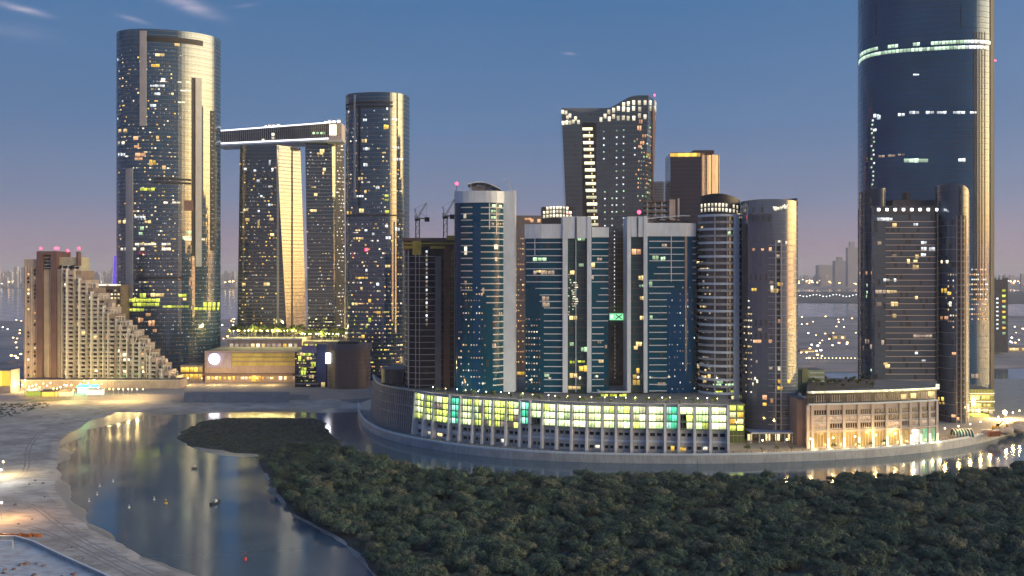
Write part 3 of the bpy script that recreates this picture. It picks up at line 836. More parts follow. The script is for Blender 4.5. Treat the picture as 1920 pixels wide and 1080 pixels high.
T3.panel(629, 645, 270, 640, DARKMET, 'lattice_cover', 0.3)  # dark panel added over the facet to hide its gold reflection
T3.sparkle(130, (632, 644), (262, 640), [L_WHITE, L_CREAM, L_DIM], (0.7, 1.4), (0.6, 1.2), 0.6, 3.6, 1.2, 'strip_lights')
rows(T3, [(604, 283, 9, 6), (600, 288, 12, 4), (588, 351, 10, 2), (592, 365, 7, 5), (588, 395, 12, 5), (608, 318, 6, 6), (606, 325, 4, 5)], L_WARM, pitch=6, prot=0.7)
T3.sparkle(160, (575, 632), (280, 610), [L_WHITE, L_DIM, L_WARM], (0.5, 1.2), (0.5, 1.0), 0.6, 3.6, 1.5)
T3.sparkle(90, (575, 634), (600, 650), [L_LIME, L_WARM, L_CREAM], (0.6, 1.4), (0.6, 1.2), 0.6, 3.6, 1.5, 'lobby_lights')

BR = thing('sky_bridge', 'long dark skybridge with two white light lines laid across the gate towers', 'bridge', (X(530, 1000), 1000, 218))
d0, d1 = 1050.0, 995.0
zt0, zt1, zb0, zb1 = Z(247, d0), Z(231, d1), Z(268, d0), Z(258, d1)
pl, pr_ = X(404, d0), X(616, d1)
G_BR = glass('bridge_glazing', (0.05, 0.055, 0.075), 1.2, 8.0, ior=1.8, lw=0.15)
dp = 34.0
def brp(t, o, z): return (pl + (pr_ - pl) * t, d0 + (d1 - d0) * t + o, z)
def zt(t): return zt0 + (zt1 - zt0) * t
def zb(t): return zb0 + (zb1 - zb0) * t
m = MB(); m.hexa([brp(0, 0, zb0), brp(1, 0, zb1), brp(1, dp, zb1), brp(0, dp, zb0), brp(0, 0, zt0), brp(1, 0, zt1), brp(1, dp, zt1), brp(0, dp, zt0)])
m.build('deck_body', G_BR, BR)
for nm, za, zz, pro in (('light_line', zt, 1.2, 0.8), ('light_line', lambda t: zb(t) - 1.4, 1.2, 1.2)):
    m = MB(); m.hexa([brp(0, -pro, za(0)), brp(1, -pro, za(1)), brp(1, 0.2, za(1)), brp(0, 0.2, za(0)), brp(0, -pro, za(0) + zz), brp(1, -pro, za(1) + zz), brp(1, 0.2, za(1) + zz), brp(0, 0.2, za(0) + zz)])
    m.build(nm, lit('bridge_light_line' + str(zz) + str(pro), (0.95, 0.93, 1.0), 1.5, pattern=0), BR)
m = MB(); m.hexa([brp(0, -0.4, zb0 - 3.2), brp(1, -0.4, zb1 - 3.2), brp(1, dp, zb1 - 3.2), brp(0, dp, zb0 - 3.2), brp(0, -0.4, zb0 - 1.45), brp(1, -0.4, zb1 - 1.45), brp(1, dp, zb1 - 1.45), brp(0, dp, zb0 - 1.45)])
m.build('soffit', PALE, BR)
for k in range(58):
    t = (k + 0.5) / 58
    m = MB(); x, y, _ = brp(t, 0, 0); m.box(x - 0.18, x + 0.18, y - 0.5, y + 0.1, zb(t), zt(t))
    m.build('mullion', GREYFIN, BR)
# lit end of the bridge above the right gate tower
m = MB(); xe = X(617, d1); m.box(xe, X(641, d1), d1 - 1, d1 + 18, zb1 - 2.5, Z(231, d1)); m.build('end_block', TAN2, BR)
m = MB(); m.box(xe + 0.6, X(631, d1), d1 - 1.3, d1 - 0.9, zb1 + 2, Z(234, d1)); m.build('end_wall_glow', L_CREAM, BR)  # lit cream end wall put in as a glowing panel
m = MB(); m.box(X(634, d1), X(640, d1), d1 - 1.3, d1 - 0.9, zb1 + 2, Z(234, d1)); m.build('end_wall_glow', L_DIM, BR)
m = MB(); m.box(xe - 3, X(645, d1), d1 - 3.5, d1 + 15, zb1 - 4.5, zb1 - 2.6); m.build('end_canopy', WHITE, BR)
for px in (486, 494, 503, 512, 611, 619, 628, 637):
    t = (X(px, 1000) - pl) / (pr_ - pl); t = min(t, 1.08)
    x, y, _ = brp(t, 4, 0)
    m = MB(); m.box(x - 1.6, x + 1.6, y - 1.5, y + 2, min(zt(t), zt1), min(zt(t), zt1) + rnd.uniform(2.5, 4.0)); m.build('roof_pavilion', WHITE, BR)
    m = MB(); m.box(x - 1.2, x + 1.2, y - 1.7, y - 1.45, min(zt(t), zt1) + 0.8, min(zt(t), zt1) + 2.2); m.build('pavilion_light', L_LAMPW, BR)
for px, py in ((505, 252), (505, 259), (484, 263)):
    t = (X(px, 1005) - pl) / (pr_ - pl); x, y, _ = brp(t, -0.4, 0)
    m = MB(); m.box(x - 1.4, x + 1.4, y - 0.3, y + 0.2, Z(py, y) - 1.4, Z(py, y) + 1.4); m.build('window', L_CREAM, BR)
for px in (582, 590, 598, 604):
    t = (X(px, 985) - pl) / (pr_ - pl); x, y, _ = brp(t, -0.4, 0)
    m = MB(); m.box(x - 1.2, x + 1.2, y - 0.3, y + 0.2, Z(250, y) - 1.0, Z(250, y) + 1.2); m.build('window', L_GREEN, BR)

# --- oval tower right of the bridge
d = 870
T4 = Tower('skyscraper', 'dark oval glass tower beside the skybridge with one thin gold edge', 'skyscraper',
           Surf(fit(ellipse(X(708, d), d, 27.5, 24, 2.5, R(-12)), 648, 768), LAND, Z(174, 850)))
T4.shell(G_SKY, parapet=2)
T4.panel(649, 736, 190, 194, LOUVRE_SLOT, 'louvre_slot_band', 0.35)  # dark slot near the top, its shade put in as a panel
T4.panel(649, 736, 197, 201, LOUVRE_SLOT, 'louvre_slot_band', 0.35)
T4.panel(649, 757, 402, 405, LOUVRE_SLOT, 'louvre_slot_band', 0.35)
T4.panel(664, 667, 178, 372, GREYFIN, 'vertical_fin', 0.6)
T4.panel(672, 676, 200, 400, LOUVRE_SLOT, 'dark_slot', 0.25)
rows(T4, [(742, 239, 9, 5), (683, 264, 10, 6), (676, 335, 9, 6), (685, 360, 5, 5), (678, 395, 10, 8), (671, 432, 10, 3), (672, 447, 20, 4), (680, 492, 4, 3), (727, 499, 10, 5), (678, 541, 5, 5), (665, 570, 12, 5), (655, 577, 6, 4)], L_WARM, pitch=5)
rows(T4, [(724, 238, 10, 8), (655, 399, 12, 5), (678, 521, 24, 3), (693, 564, 6, 6), (681, 631, 7, 6), (710, 586, 8, 5)], L_GOLD, pitch=6)
rows(T4, [(684, 225, 8, 5), (723, 224, 9, 3), (740, 224, 10, 5), (687, 279, 13, 5), (742, 277, 14, 5), (747, 299, 18, 5), (685, 309, 8, 6), (708, 352, 8, 5), (675, 368, 14, 4), (686, 432, 6, 4), (700, 439, 5, 5), (728, 446, 10, 5), (687, 507, 4, 5), (708, 533, 6, 5), (654, 210, 4, 4), (726, 204, 4, 4), (745, 430, 10, 6), (725, 424, 6, 5)], L_WHITE, pitch=5)
rows(T4, [(725, 367, 8, 4), (725, 375, 8, 4), (726, 397, 8, 5), (693, 600, 6, 8), (687, 612, 5, 8)], L_LIME, pitch=6)
T4.win(687, 468, 5, 5, L_RED, 'signal_light', 0.6)
T4.sparkle(170, (652, 756), (260, 690), [L_WARM, L_GOLD, L_DIM, L_CREAM], (0.9, 1.6), (0.8, 1.3), name='room_lights'); T4.sparkle(160, (652, 756), (210, 560), [L_WHITE, L_DIM, L_DIM], (0.4, 0.9), (0.4, 0.8))
T4.sparkle(190, (654, 752), (560, 700), [L_WARM, L_DIM, L_ORANGE, L_LIME], (0.6, 1.6), (0.6, 1.2), name='lower_window_lights')
floors(T4, 650, 766, 30, 240, 7.2, 0.2, 0.1, DARKMET)

# ================================================================== low buildings round the foot of the left towers
def blockpx(name, label, cat, px0, px1, pt, d, depth, mat, z0=LAND, group=None, roof=True):
    x0, x1 = X(px0, d), X(px1, d); zt_ = Z(pt, d)
    T = Tower(name, label, cat, Surf(poly([(x0, d), (x1, d), (x1, d + depth), (x0, d + depth)], 5), z0, zt_), group)
    T.shell(mat, 'walls')
    return T
# events hall with the white disc light
HALL = blockpx('events_hall', 'long low hall with a round white disc light on its mauve end wall', 'hall', 384, 556, 658, 835, 45, solid('mauve_wall', (0.36, 0.27, 0.27), 0.7))
HALL.panel(388, 434, 661, 690, solid('violet_wall', (0.33, 0.28, 0.40), 0.6), 'end_wall', 0.5)
OLIVE = solid('olive_panel', (0.46, 0.38, 0.12), 0.6, var=0.35)
for k, py in enumerate((662, 670, 679)): HALL.panel(435, 554, py, py + 6.3, OLIVE, 'wall_strip', 0.5)
m = MB(); x, y, z = X(402, 834), 834.0, Z(673, 834)
for k in range(24):
    a0, a1 = 2 * math.pi * k / 24, 2 * math.pi * (k + 1) / 24
    m.tri((x, y - 1.4, z), (x + 4.3 * math.cos(a0), y - 1.2, z + 4.3 * math.sin(a0)), (x + 4.3 * math.cos(a1), y - 1.2, z + 4.3 * math.sin(a1)))
    m.quad((x + 4.3 * math.cos(a1), y - 1.2, z + 4.3 * math.sin(a1)), (x + 4.3 * math.cos(a0), y - 1.2, z + 4.3 * math.sin(a0)), (x + 4.5 * math.cos(a0), y - 0.4, z + 4.5 * math.sin(a0)), (x + 4.5 * math.cos(a1), y - 0.4, z + 4.5 * math.sin(a1)))
DISC = lit('disc_light', (0.93, 0.9, 1.0), 3.2, sample=True, pattern=0)
m.build('disc_light', DISC, HALL.root)
HALL.panel(384, 556, 700, 704, BROWN, 'canopy_edge', 2.5)
for k in range(21):
    px = 390 + k * 8 + rnd.uniform(-1, 1)
    HALL.win(px, 709, rnd.uniform(3, 6), rnd.uniform(4, 7), rnd.choice([L_GOLD, L_WARM, L_DIM, L_CREAM]), 'shop_window')
HALL.row(480, 709, 18, 11, L_GOLD, 9)
# lit upper terrace behind the hall
TER = blockpx('terrace_building', 'raised terrace with glowing yellow bays behind the hall roof', 'building', 425, 566, 634, 900, 60, TAN)
for k in range(13):
    TER.win(434 + k * 10, 649, 6, 9, rnd.choice([L_WARM, L_CREAM, L_GOLD, L_DIM]), 'bay_window')
TER.panel(425, 566, 634, 637, PALE, 'roof_edge', 0.8)
TE2 = blockpx('planted_terrace', 'planted terrace block under the louvred gate tower', 'building', 566, 652, 640, 905, 45, TAN)
for k in range(8): TE2.win(574 + k * 10, 648, 6, 6, rnd.choice([L_WARM, L_GOLD, L_LIME, L_DIM]), 'bay_window')
# yellow shop block
SH = blockpx('shop_block', 'small glowing yellow two storey shop block beside the disc light wall', 'shop', 338, 381, 685, 842, 25, TAN)
for r_ in range(2):
    for k in range(5): SH.win(343 + k * 8.2, 693 + r_ * 12, 6.6, 8.5, L_GOLD, 'shop_window')
SH.panel(338, 381, 698, 701, BROWN, 'canopy_edge', 1.0)
# glassy lit pavilion with a blue flank
PAV = blockpx('glass_pavilion', 'dark glass office block with lime lit rooms and a blue flank', 'office', 553, 613, 660, 800, 30, G_DARK)
PAV.panel(594, 612, 645, 716, solid('blue_panel', (0.05, 0.07, 0.18), 0.35), 'blue_flank', 0.6)
PAV.panel(566, 596, 648, 662, solid('violet_panel', (0.22, 0.17, 0.30), 0.5), 'parapet_panel', 0.6)
for py in (704, 719): PAV.panel(553, 598, py, py + 1.3, GREYFIN, 'floor_band', 0.6)
rows(PAV, [(570, 692, 10, 6), (569, 699, 10, 8), (588, 683, 9, 9), (575, 664, 16, 7), (562, 672, 6, 10), (570, 676, 4, 4), (590, 730, 10, 6)], L_LIME, pitch=6)
rows(PAV, [(566, 664, 8, 6), (580, 672, 10, 5), (584, 706, 10, 6), (606, 722, 8, 12), (600, 730, 12, 8)], L_WARM, pitch=6)
PAV.sparkle(60, (555, 592), (662, 732), [L_LIME, L_WARM, L_DIM], (0.5, 1.3), (0.5, 1.0))
# drum
DR = Tower('drum_building', 'dark round drum building with a heavy cornice beside the glass pavilion', 'building', Surf(ellipse(X(655, 800), 800, 16.5, 15, 2.2, 0, 48), LAND, Z(646, 790)))
DR.shell(glass('drum_cladding', (0.09, 0.065, 0.075), 2.2, 3.2, rough=0.35, ior=1.5, lh=0.25, linecol=(0.10, 0.075, 0.07)))
m = DR.strip(0, DR.sf.L - 0.01, Z(656, 790), 4.5, 1.2); m.build('cornice', solid('violet_cornice', (0.10, 0.085, 0.12), 0.6), DR.root)
for k in range(7): DR.band(DR.sf.u_px(620, 20), DR.sf.u_px(690, 20), 8 + k * 3.2, 0.35, 0.3, BROWN, 'floor_band')
m = MB(); m.box(X(634, 795), X(672, 795), 792, 806, Z(646, 790), Z(641, 790)); m.build('roof_plant', DARKMET, DR.root)
# lamp tower with a bright white lantern between pavilion and drum
LM = thing('floodlight_mast', 'slim mast with a bright white lantern between the pavilion and the drum', 'floodlight', (X(615, 790), 790, LAND))
m = MB(); m.cyl((X(615, 790), 790), 0.35, LAND, Z(665, 790), 8); m.build('mast', GREYFIN, LM)
m = MB(); m.box(X(611, 790), X(619.5, 790), 788.6, 791.4, Z(681, 790), Z(662, 790)); m.build('lantern', lit('lantern_white', (0.93, 0.93, 1.0), 4.0, sample=True, pattern=0), LM)
# ================================================================== towers, centre group (standing on the podium deck)
PODZ = 28.0
G_BLUE = glass('tower_glass_teal', (0.003, 0.062, 0.118), 1.5, 3.55, ior=1.27, lw=0.03, lh=0.05, linecol=(0.01, 0.035, 0.06), blind=0.02)
G_BLUE2 = glass('tower_glass_cobalt', (0.003, 0.054, 0.150), 1.5, 3.55, ior=1.27, lw=0.03, lh=0.04, linecol=(0.01, 0.03, 0.06), blind=0.0)
G_RECESS = glass('recess_glass', (0.012, 0.055, 0.065), 1.5, 3.55, ior=1.5, blind=0.08)
FL = 3.55
def pil(T, px0, px1, y0, y1, d, depth, mat, name='pilaster', zb=PODZ):
    m = MB(); m.box(X(px0, d), X(px1, d), d, d + depth, zb, Z(y0, d)); return m.build(name, mat, T.root)

# --- blue tower A: drum front, white slab on its right, arched roof canopy
d = 572
A = Tower('blue_tower', 'teal glass round-fronted tower with an arched canopy on its roof', 'tower', Surf(ellipse(X(902, d), d, 14.6, 15, 3.0, R(-5)), PODZ, Z(362, 558)))
A.shell(G_BLUE, parapet=1)
u0, u1 = A.sf.u_px(855, 60), A.sf.u_px(945, 60)
A.strip(u0, u1, Z(380, 558), Z(358, 558) - Z(380, 558), 0.5).build('crown_band', PALE, A.root)
A.panel(887, 901, 381, 745, G_BLUE2, 'blue_stripe', 0.15)
A.panel(855, 863, 381, 745, G_BLUE2, 'blue_stripe', 0.15)
pil(A, 944, 965, 358, 745, 562, 16, PALE, 'white_slab')
pil(A, 963.5, 968, 357, 745, 566, 14, WHITE, 'slab_edge')
pil(A, 852, 856, 357, 745, 566, 3, GREYFIN, 'corner_mullion')
for i in range(30):
    py = 390 + 11.9 * i
    if i < 14: A.bandpx(865, 886, py, 1.8, 0.5, WHITE)
    l_ = 902 if i < 14 else (912 if i < 16 else 924)
    if py < 735: A.bandpx(l_, 943, py, 1.8, 0.5, WHITE)
A.panel(917, 919, 381, 430, WHITE, 'mullion', 0.4); A.panel(930, 931.5, 381, 440, WHITE, 'mullion', 0.4)
rows(A, [(872, 405, 6, 8), (930, 463, 8, 8), (930, 486, 6, 7), (873, 470, 6, 14)], L_CREAM, pitch=6)
rows(A, [(926, 386, 8, 5), (938, 387, 8, 5), (925, 396, 10, 5), (925, 408, 10, 5)], L_GREEN, pitch=6)
rows(A, [(938, 420, 14, 4), (924, 420, 6, 5), (873, 530, 5, 8), (906, 545, 5, 12), (903, 552, 4, 6), (938, 588, 8, 6), (926, 648, 8, 8), (936, 519, 8, 4)], L_DIM, pitch=5)
A.sparkle(120, (862, 910), (540, 740), [L_DIM, L_DIM, L_WARM, L_WHITE], (0.3, 0.7), (0.4, 0.9), 0.35)
# arched canopy
m = MB(); prev = None
for k in range(13):
    t = k / 12; px = 876 + 64 * t; zz = Z(357, 565) + (4.6 * math.sin(math.pi * (0.25 + 0.72 * t)) - 0.6)
    if prev: 
        m.hexa([(X(prev[0], 560), 560, prev[1]), (X(px, 560), 560, zz), (X(px, 560), 580, zz), (X(prev[0], 560), 580, prev[1]), (X(prev[0], 560), 560, prev[1] + .5), (X(px, 560), 560, zz + .5), (X(px, 560), 580, zz + .5), (X(prev[0], 560), 580, prev[1] + .5)])
    prev = (px, zz)
m.build('roof_canopy', PALE, A.root)
for px in (880, 892, 905, 918, 930):
    m = MB(); m.bar((X(px, 562), 562, Z(358, 562)), (X(px + 4, 562), 562, Z(345, 562)), 0.35); m.build('canopy_strut', GREYFIN, A.root)
m = MB(); m.box(X(884, 568), X(934, 568), 566, 576, Z(358, 568), Z(349, 568)); m.build('roof_plant', GREYFIN, A.root)
m = MB(); prev = None
for k in range(9):
    t = k / 8; p = (X(945 + 16 * t, 564), 564, Z(336 + 24 * t * t, 564))
    if prev: m.bar(prev, p, 0.5)
    prev = p
m.build('roof_blade', WHITE, A.root)
beacon(A.root, (X(856, 566), 567, Z(357, 566)), 0.9, mast=3)

# --- blue tower B
d = 560
B = Tower('blue_tower', 'wide teal tower with a white portal frame beside the green X sign', 'tower', Surf(edges([(X(985, d), d + 3), (X(1012, d), d + 0.6), (X(1057, d), d), (X(1057, d), d + 22), (X(985, d), d + 22)], [6, 8, 6, 8, 6]), PODZ, Z(421, d)))
B.shell(G_BLUE)
B.strip(0.0, B.sf.cum[14], Z(447, d), Z(421, d) - Z(447, d) + 0.3, 0.45).build('crown_band', PALE, B.root)
B2 = B.sub(Surf(edges([(X(1063, d), d + 1), (X(1103, d), d + 1), (X(1103, d), d + 20), (X(1063, d), d + 20)], [6, 5, 6, 5]), PODZ, Z(440, d))); B2.shell(G_RECESS, 'recess_glazing')
B3 = B.sub(Surf(edges([(X(1108, d), d + 3), (X(1142, d), d + 4), (X(1142, d), d + 22), (X(1108, d), d + 22)], [6, 5, 6, 5]), PODZ, Z(426, d))); B3.shell(G_BLUE, 'wing_glazing')
B3.panel(1110, 1142, 426, 445, PALE, 'crown_band', 0.4)
pil(B, 1055, 1064.5, 406, 745, d - 1.2, 20, PALE); pil(B, 1101, 1109, 406, 745, d - 1.2, 20, PALE)
m = MB(); m.box(X(1064.6, d), X(1100.9, d), d - 0.9, d + 18, Z(447, d), Z(406, d)); m.build('portal_head', PALE, B.root)
m = MB(); m.box(X(1079, d), X(1081, d), d - 1.3, d - 0.6, Z(447, d), Z(407, d)); m.build('portal_joint', DARKMET, B.root)
m = MB(); m.box(X(1079.3, d), X(1080.5, d), d + 0.2, d + 1.2, PODZ, Z(447.5, d)); m.build('mullion', PALE, B.root)
for i in range(24):
    py = 456 + 12.2 * i
    lo = 987 if i < 7 else (1004 if i == 7 else (1012 if i < 10 else 1020))
    B.bandpx(lo, 1055, py, 1.5, 0.5, PALE)
    r1, l1 = (1140, 1110)
    if 7 <= i <= 9: l1 = 1126 - (i - 7) * 4
    if i > 12: r1 = 1132
    B3.bandpx(l1, r1, py, 1.5, 0.5, PALE)
    B2.bandpx(1065, 1101, py + 1, 0.9, 0.2, DARKMET)
B.panel(1002.5, 1003.5, 447, 478, PALE, 'mullion', 0.35)
rows(B2, [(1073, 511, 9, 8), (1075, 596, 15, 8), (1075, 704, 14, 8), (1081, 727, 32, 6)], L_WARM, pitch=9)
rows(B2, [(1090, 497, 10, 6), (1092, 655, 18, 8), (1072, 645, 8, 6), (1090, 449, 14, 4)], L_GREEN, pitch=7)
rows(B2, [(1073, 679, 10, 5), (1090, 678, 14, 4)], L_LIME, pitch=6)
rows(B2, [(1094, 691, 18, 10)], L_GOLD, pitch=9)
for k in range(11): B2.win(1078 + 3 * math.sin(k), 530 + k * 4.4, 6, 2, L_CREAM, 'stair_light', 0.3)
for k in range(16): B2.win(1070 + rnd.uniform(-4, 5), 515 + k * 5, 2.5, 2.5, rnd.choice([L_DIM, L_GREEN]), 'stair_light', 0.3)
rows(B, [(1012, 486, 26, 6), (1025, 704, 10, 5)], L_GREEN, pitch=8)
rows(B, [(1020, 511, 40, 8), (1023, 560, 14, 8), (1024, 571, 14, 8)], L_DIM, pitch=7)
rows(B, [(1014, 509, 18, 4), (1024, 572, 10, 6)], L_WARM, pitch=5)
rows(B3, [(1112, 497, 7, 8), (1127, 677, 10, 6)], L_WARM, pitch=6)
rows(B3, [(1124, 641, 8, 6), (1111, 520, 5, 8), (1124, 486, 10, 5), (1136, 650, 5, 6)], L_DIM, pitch=5)
B.sparkle(110, (987, 1014), (600, 745), [L_DIM, L_DIM, L_CREAM], (0.3, 0.8), (0.4, 0.9), 0.3)
beacon(B.root, (X(1068, d), d + 2, Z(406, d)), 0.4, mast=1.5)

# --- blue tower C
C_ = Tower('blue_tower', 'teal tower with a white portal frame and a red beacon on its frame', 'tower', Surf(edges([(X(1212, d), d), (X(1284, d), d + 0.8), (X(1306, d), d + 4), (X(1306, d), d + 22), (X(1212, d), d + 22)], [10, 5, 6, 8, 6]), PODZ, Z(419, d)))
C_.shell(G_BLUE)
C_.strip(0.3, C_.sf.cum[15], Z(443, d), Z(419, d) - Z(443, d) + 0.3, 0.45).build('crown_band', PALE, C_.root)
C_.panel(1284, 1297, 443, 748, G_BLUE2, 'blue_stripe', 0.2)
C_.panel(1252, 1284, 545, 748, G_BLUE2, 'blue_stripe', 0.15)
C2 = C_.sub(Surf(edges([(X(1182, d), d + 1), (X(1208, d), d + 1), (X(1208, d), d + 20), (X(1182, d), d + 20)], [5, 5, 5, 5]), PODZ, Z(440, d))); C2.shell(G_RECESS, 'recess_glazing')
pil(C_, 1176, 1183, 406, 745, d - 1.2, 20, PALE); pil(C_, 1207, 1214, 405, 745, d - 1.2, 20, PALE)
m = MB(); m.box(X(1183.1, d), X(1206.9, d), d - 0.9, d + 18, Z(444, d), Z(406, d)); m.build('portal_head', PALE, C_.root)
m = MB(); m.box(X(1195, d), X(1196.4, d), d - 1.3, d - 0.6, Z(444, d), Z(407, d)); m.build('portal_joint', DARKMET, C_.root)
for i in range(25):
    py = 453 + 12.2 * i
    r1 = 1283 if i < 7 else (1264 if i < 8 else (1258 if i < 9 else 1250))
    l1 = 1217 if i not in (4, 5) else 1226 + 6 * (5 - i)
    if py < 742: C_.bandpx(l1, r1, py, 1.5, 0.5, PALE)
    if i < 7: C_.bandpx(1298, 1305.5, py, 1.5, 0.5, PALE)
    C2.bandpx(1183.5, 1206.5, py + 1, 0.9, 0.2, DARKMET)
C_.panel(1258, 1259.3, 443, 528, PALE, 'mullion', 0.35)
C2.row(1193, 472, 18, 10, L_ORANGE, 9)
rows(C2, [(1202, 521, 10, 8), (1204, 559, 9, 7), (1204, 596, 9, 8), (1198, 645, 12, 8), (1192, 652, 8, 6)], L_WARM, pitch=6)
rows(C2, [(1193, 717, 14, 10), (1190, 706, 8, 8), (1196, 695, 6, 10)], L_GOLD, pitch=6)
C2.row(1203, 536, 10, 4, L_GREEN, 6)
rows(C_, [(1229, 483, 12, 8), (1243, 485, 9, 7), (1220, 532, 7, 9), (1221, 595, 6, 8)], L_GREEN, pitch=6)
rows(C_, [(1243, 460, 16, 5), (1243, 720, 20, 6)], L_DIM, pitch=5)
C_.sparkle(70, (1250, 1300), (540, 740), [L_DIM, L_DIM, L_WHITE], (0.25, 0.5), (0.4, 1.0), 0.35)
m = MB()
for k in range(6): m.bar((X(1214 + k * 12, d + 6), d + 6 + k % 2 * 4, Z(408 - k % 3, d)), (X(1232 + k * 12, d + 6), d + 7, Z(410 + k % 2 * 6, d)), 0.6)
m.box(X(1225, d + 8), X(1290, d + 8), d + 6, d + 16, Z(419, d), Z(412, d))
m.build('roof_plant', DARKMET, C_.root)
m = MB(); prev = None
for k in range(8):
    t = k / 7; p = (X(1214 + 80 * t, d + 4), d + 4, Z(409 - 7 * t + (5 * max(0, t - .8) * 5 * .4), d))
    if prev: m.bar(prev, p, 0.7, 0.5)
    prev = p
m.build('roof_blade', PALE, C_.root)
beacon(C_.root, (X(1200, d), d + 4, Z(406, d)), 1.1, mast=1.6)

# --- slim grey tower between B and C with the green X sign
d = 600
S = Tower('slim_tower', 'narrow grey tower between two teal towers with a green X sign on its front', 'tower', Surf(edges([(X(1141, d), d), (X(1180, d), d), (X(1180, d), d + 14), (X(1141, d), d + 14)], [6, 4, 6, 4]), PODZ, Z(598, d)))
S.shell(glass('grey_glass', (0.08, 0.085, 0.10), 1.5, 3.5, rough=0.2, ior=1.5), 'facade')
SU = S.sub(Surf(edges([(X(1145, d), d + 5), (X(1176, d), d + 5), (X(1176, d), d + 18), (X(1145, d), d + 18)], [6, 4, 6, 4]), Z(598, d) - 1, Z(432, d)))
SU.shell(glass('bronze_glass', (0.09, 0.06, 0.04), 1.5, 3.5, rough=0.12, ior=2.0), 'upper_facade')
for k in range(22): SU.win(1152, 430 + 4 + k * 7.4, 1.6, 2.2, L_WHITE, 'marker_light'); SU.win(1172, 434 + k * 7.4, 1.6, 2.2, L_WHITE, 'marker_light')
for k in range(14): S.win(1153, 612 + k * 7.4, 1.4, 2.0, L_DIM, 'marker_light')
m = MB(); m.box(X(1143, d), X(1178, d), d - 0.9, d - 0.1, Z(600, d), Z(588, d)); sg = m.build('sign_board', lit('sign_green', (0.25, 0.80, 0.38), 1.0, pattern=0), S.root)
for a, b_ in (((1154, 589.5), (1166, 598.5)), ((1166, 589.5), (1154, 598.5))):
    m = MB(); m.bar((X(a[0], d), d - 1.05, Z(a[1], d)), (X(b_[0], d), d - 1.05, Z(b_[1], d)), 0.7, 0.5); m.build('sign_stroke', solid('sign_dark' + str(a[0]), (0.01, 0.03, 0.05), 0.5), sg)
for px in (1147, 1174):
    m = MB(); m.box(X(px - 2, d), X(px + 2, d), d - 1.1, d - 0.92, Z(597, d), Z(591, d)); m.build('sign_light', L_WHITE, sg)
rows(S, [(1160, 738, 30, 10)], L_LIME, pitch=7)

# --- tower under construction with two luffing cranes
d = 590
K = Tower('unfinished_tower', 'dark unfinished tower block with yellow formwork and cranes on its roof', 'tower', Surf(ellipse(X(806, d), d + 10, 15.3, 15, 3.2, R(8)), PODZ - 6, Z(462, d)))
K.shell(glass('unglazed_floors', (0.022, 0.018, 0.024), 3.0, 3.5, rough=0.6, ior=1.3, lh=0.08, linecol=(0.03, 0.028, 0.032), blind=0.15, blindcol=(0.045, 0.04, 0.035)))
i = 0
while 482 + 11.2 * i < 735:
    K.bandpx(758, 822, 482 + 11.2 * i, 1.0, 0.35, GREYFIN, 'slab_edge'); K.bandpx(822, 850, 484 + 11.2 * i, 0.8, 0.3, BROWN, 'slab_edge'); i += 1
K.panel(816, 827, 480, 735, solid('mauve_pier', (0.17, 0.15, 0.18), 0.7), 'pier', 0.9)
K.panel(832, 842, 462, 735, solid('rust_pier', (0.17, 0.09, 0.07), 0.8), 'pier', 1.1)
for px in (766, 779, 786): K.panel(px, px + 1.1, 470, 735, GREYFIN, 'hoist_rail', 0.6)
for k in range(18): K.win(800, 472 + k * 8, 3.2, 4.5, L_DIM if k % 3 else L_WHITE, 'hoist_light', 0.5)
for px0, px1, y0, y1, mt in ((754, 852, 446, 452, TIMBER), (756, 852, 455, 458, YELLOWF), (757, 834, 461, 466, YELLOWF), (838, 852, 442, 450, YELLOWF), (774, 790, 452, 478, YELLOWF), (808, 838, 447, 455, TIMBER)):
    m = MB(); m.box(X(px0, d - 4), X(px1, d - 4), d - 6 + rnd.uniform(0, 1), d + 20, Z(y1, d - 4), Z(y0, d - 4)); m.build('formwork', mt, K.root)
m = MB(); m.box(X(757, d - 2), X(852, d - 2), d - 3, d + 22, Z(466, d - 2) - 1, Z(446, d - 2) - 0.5); m.build('top_deck', BROWN, K.root)
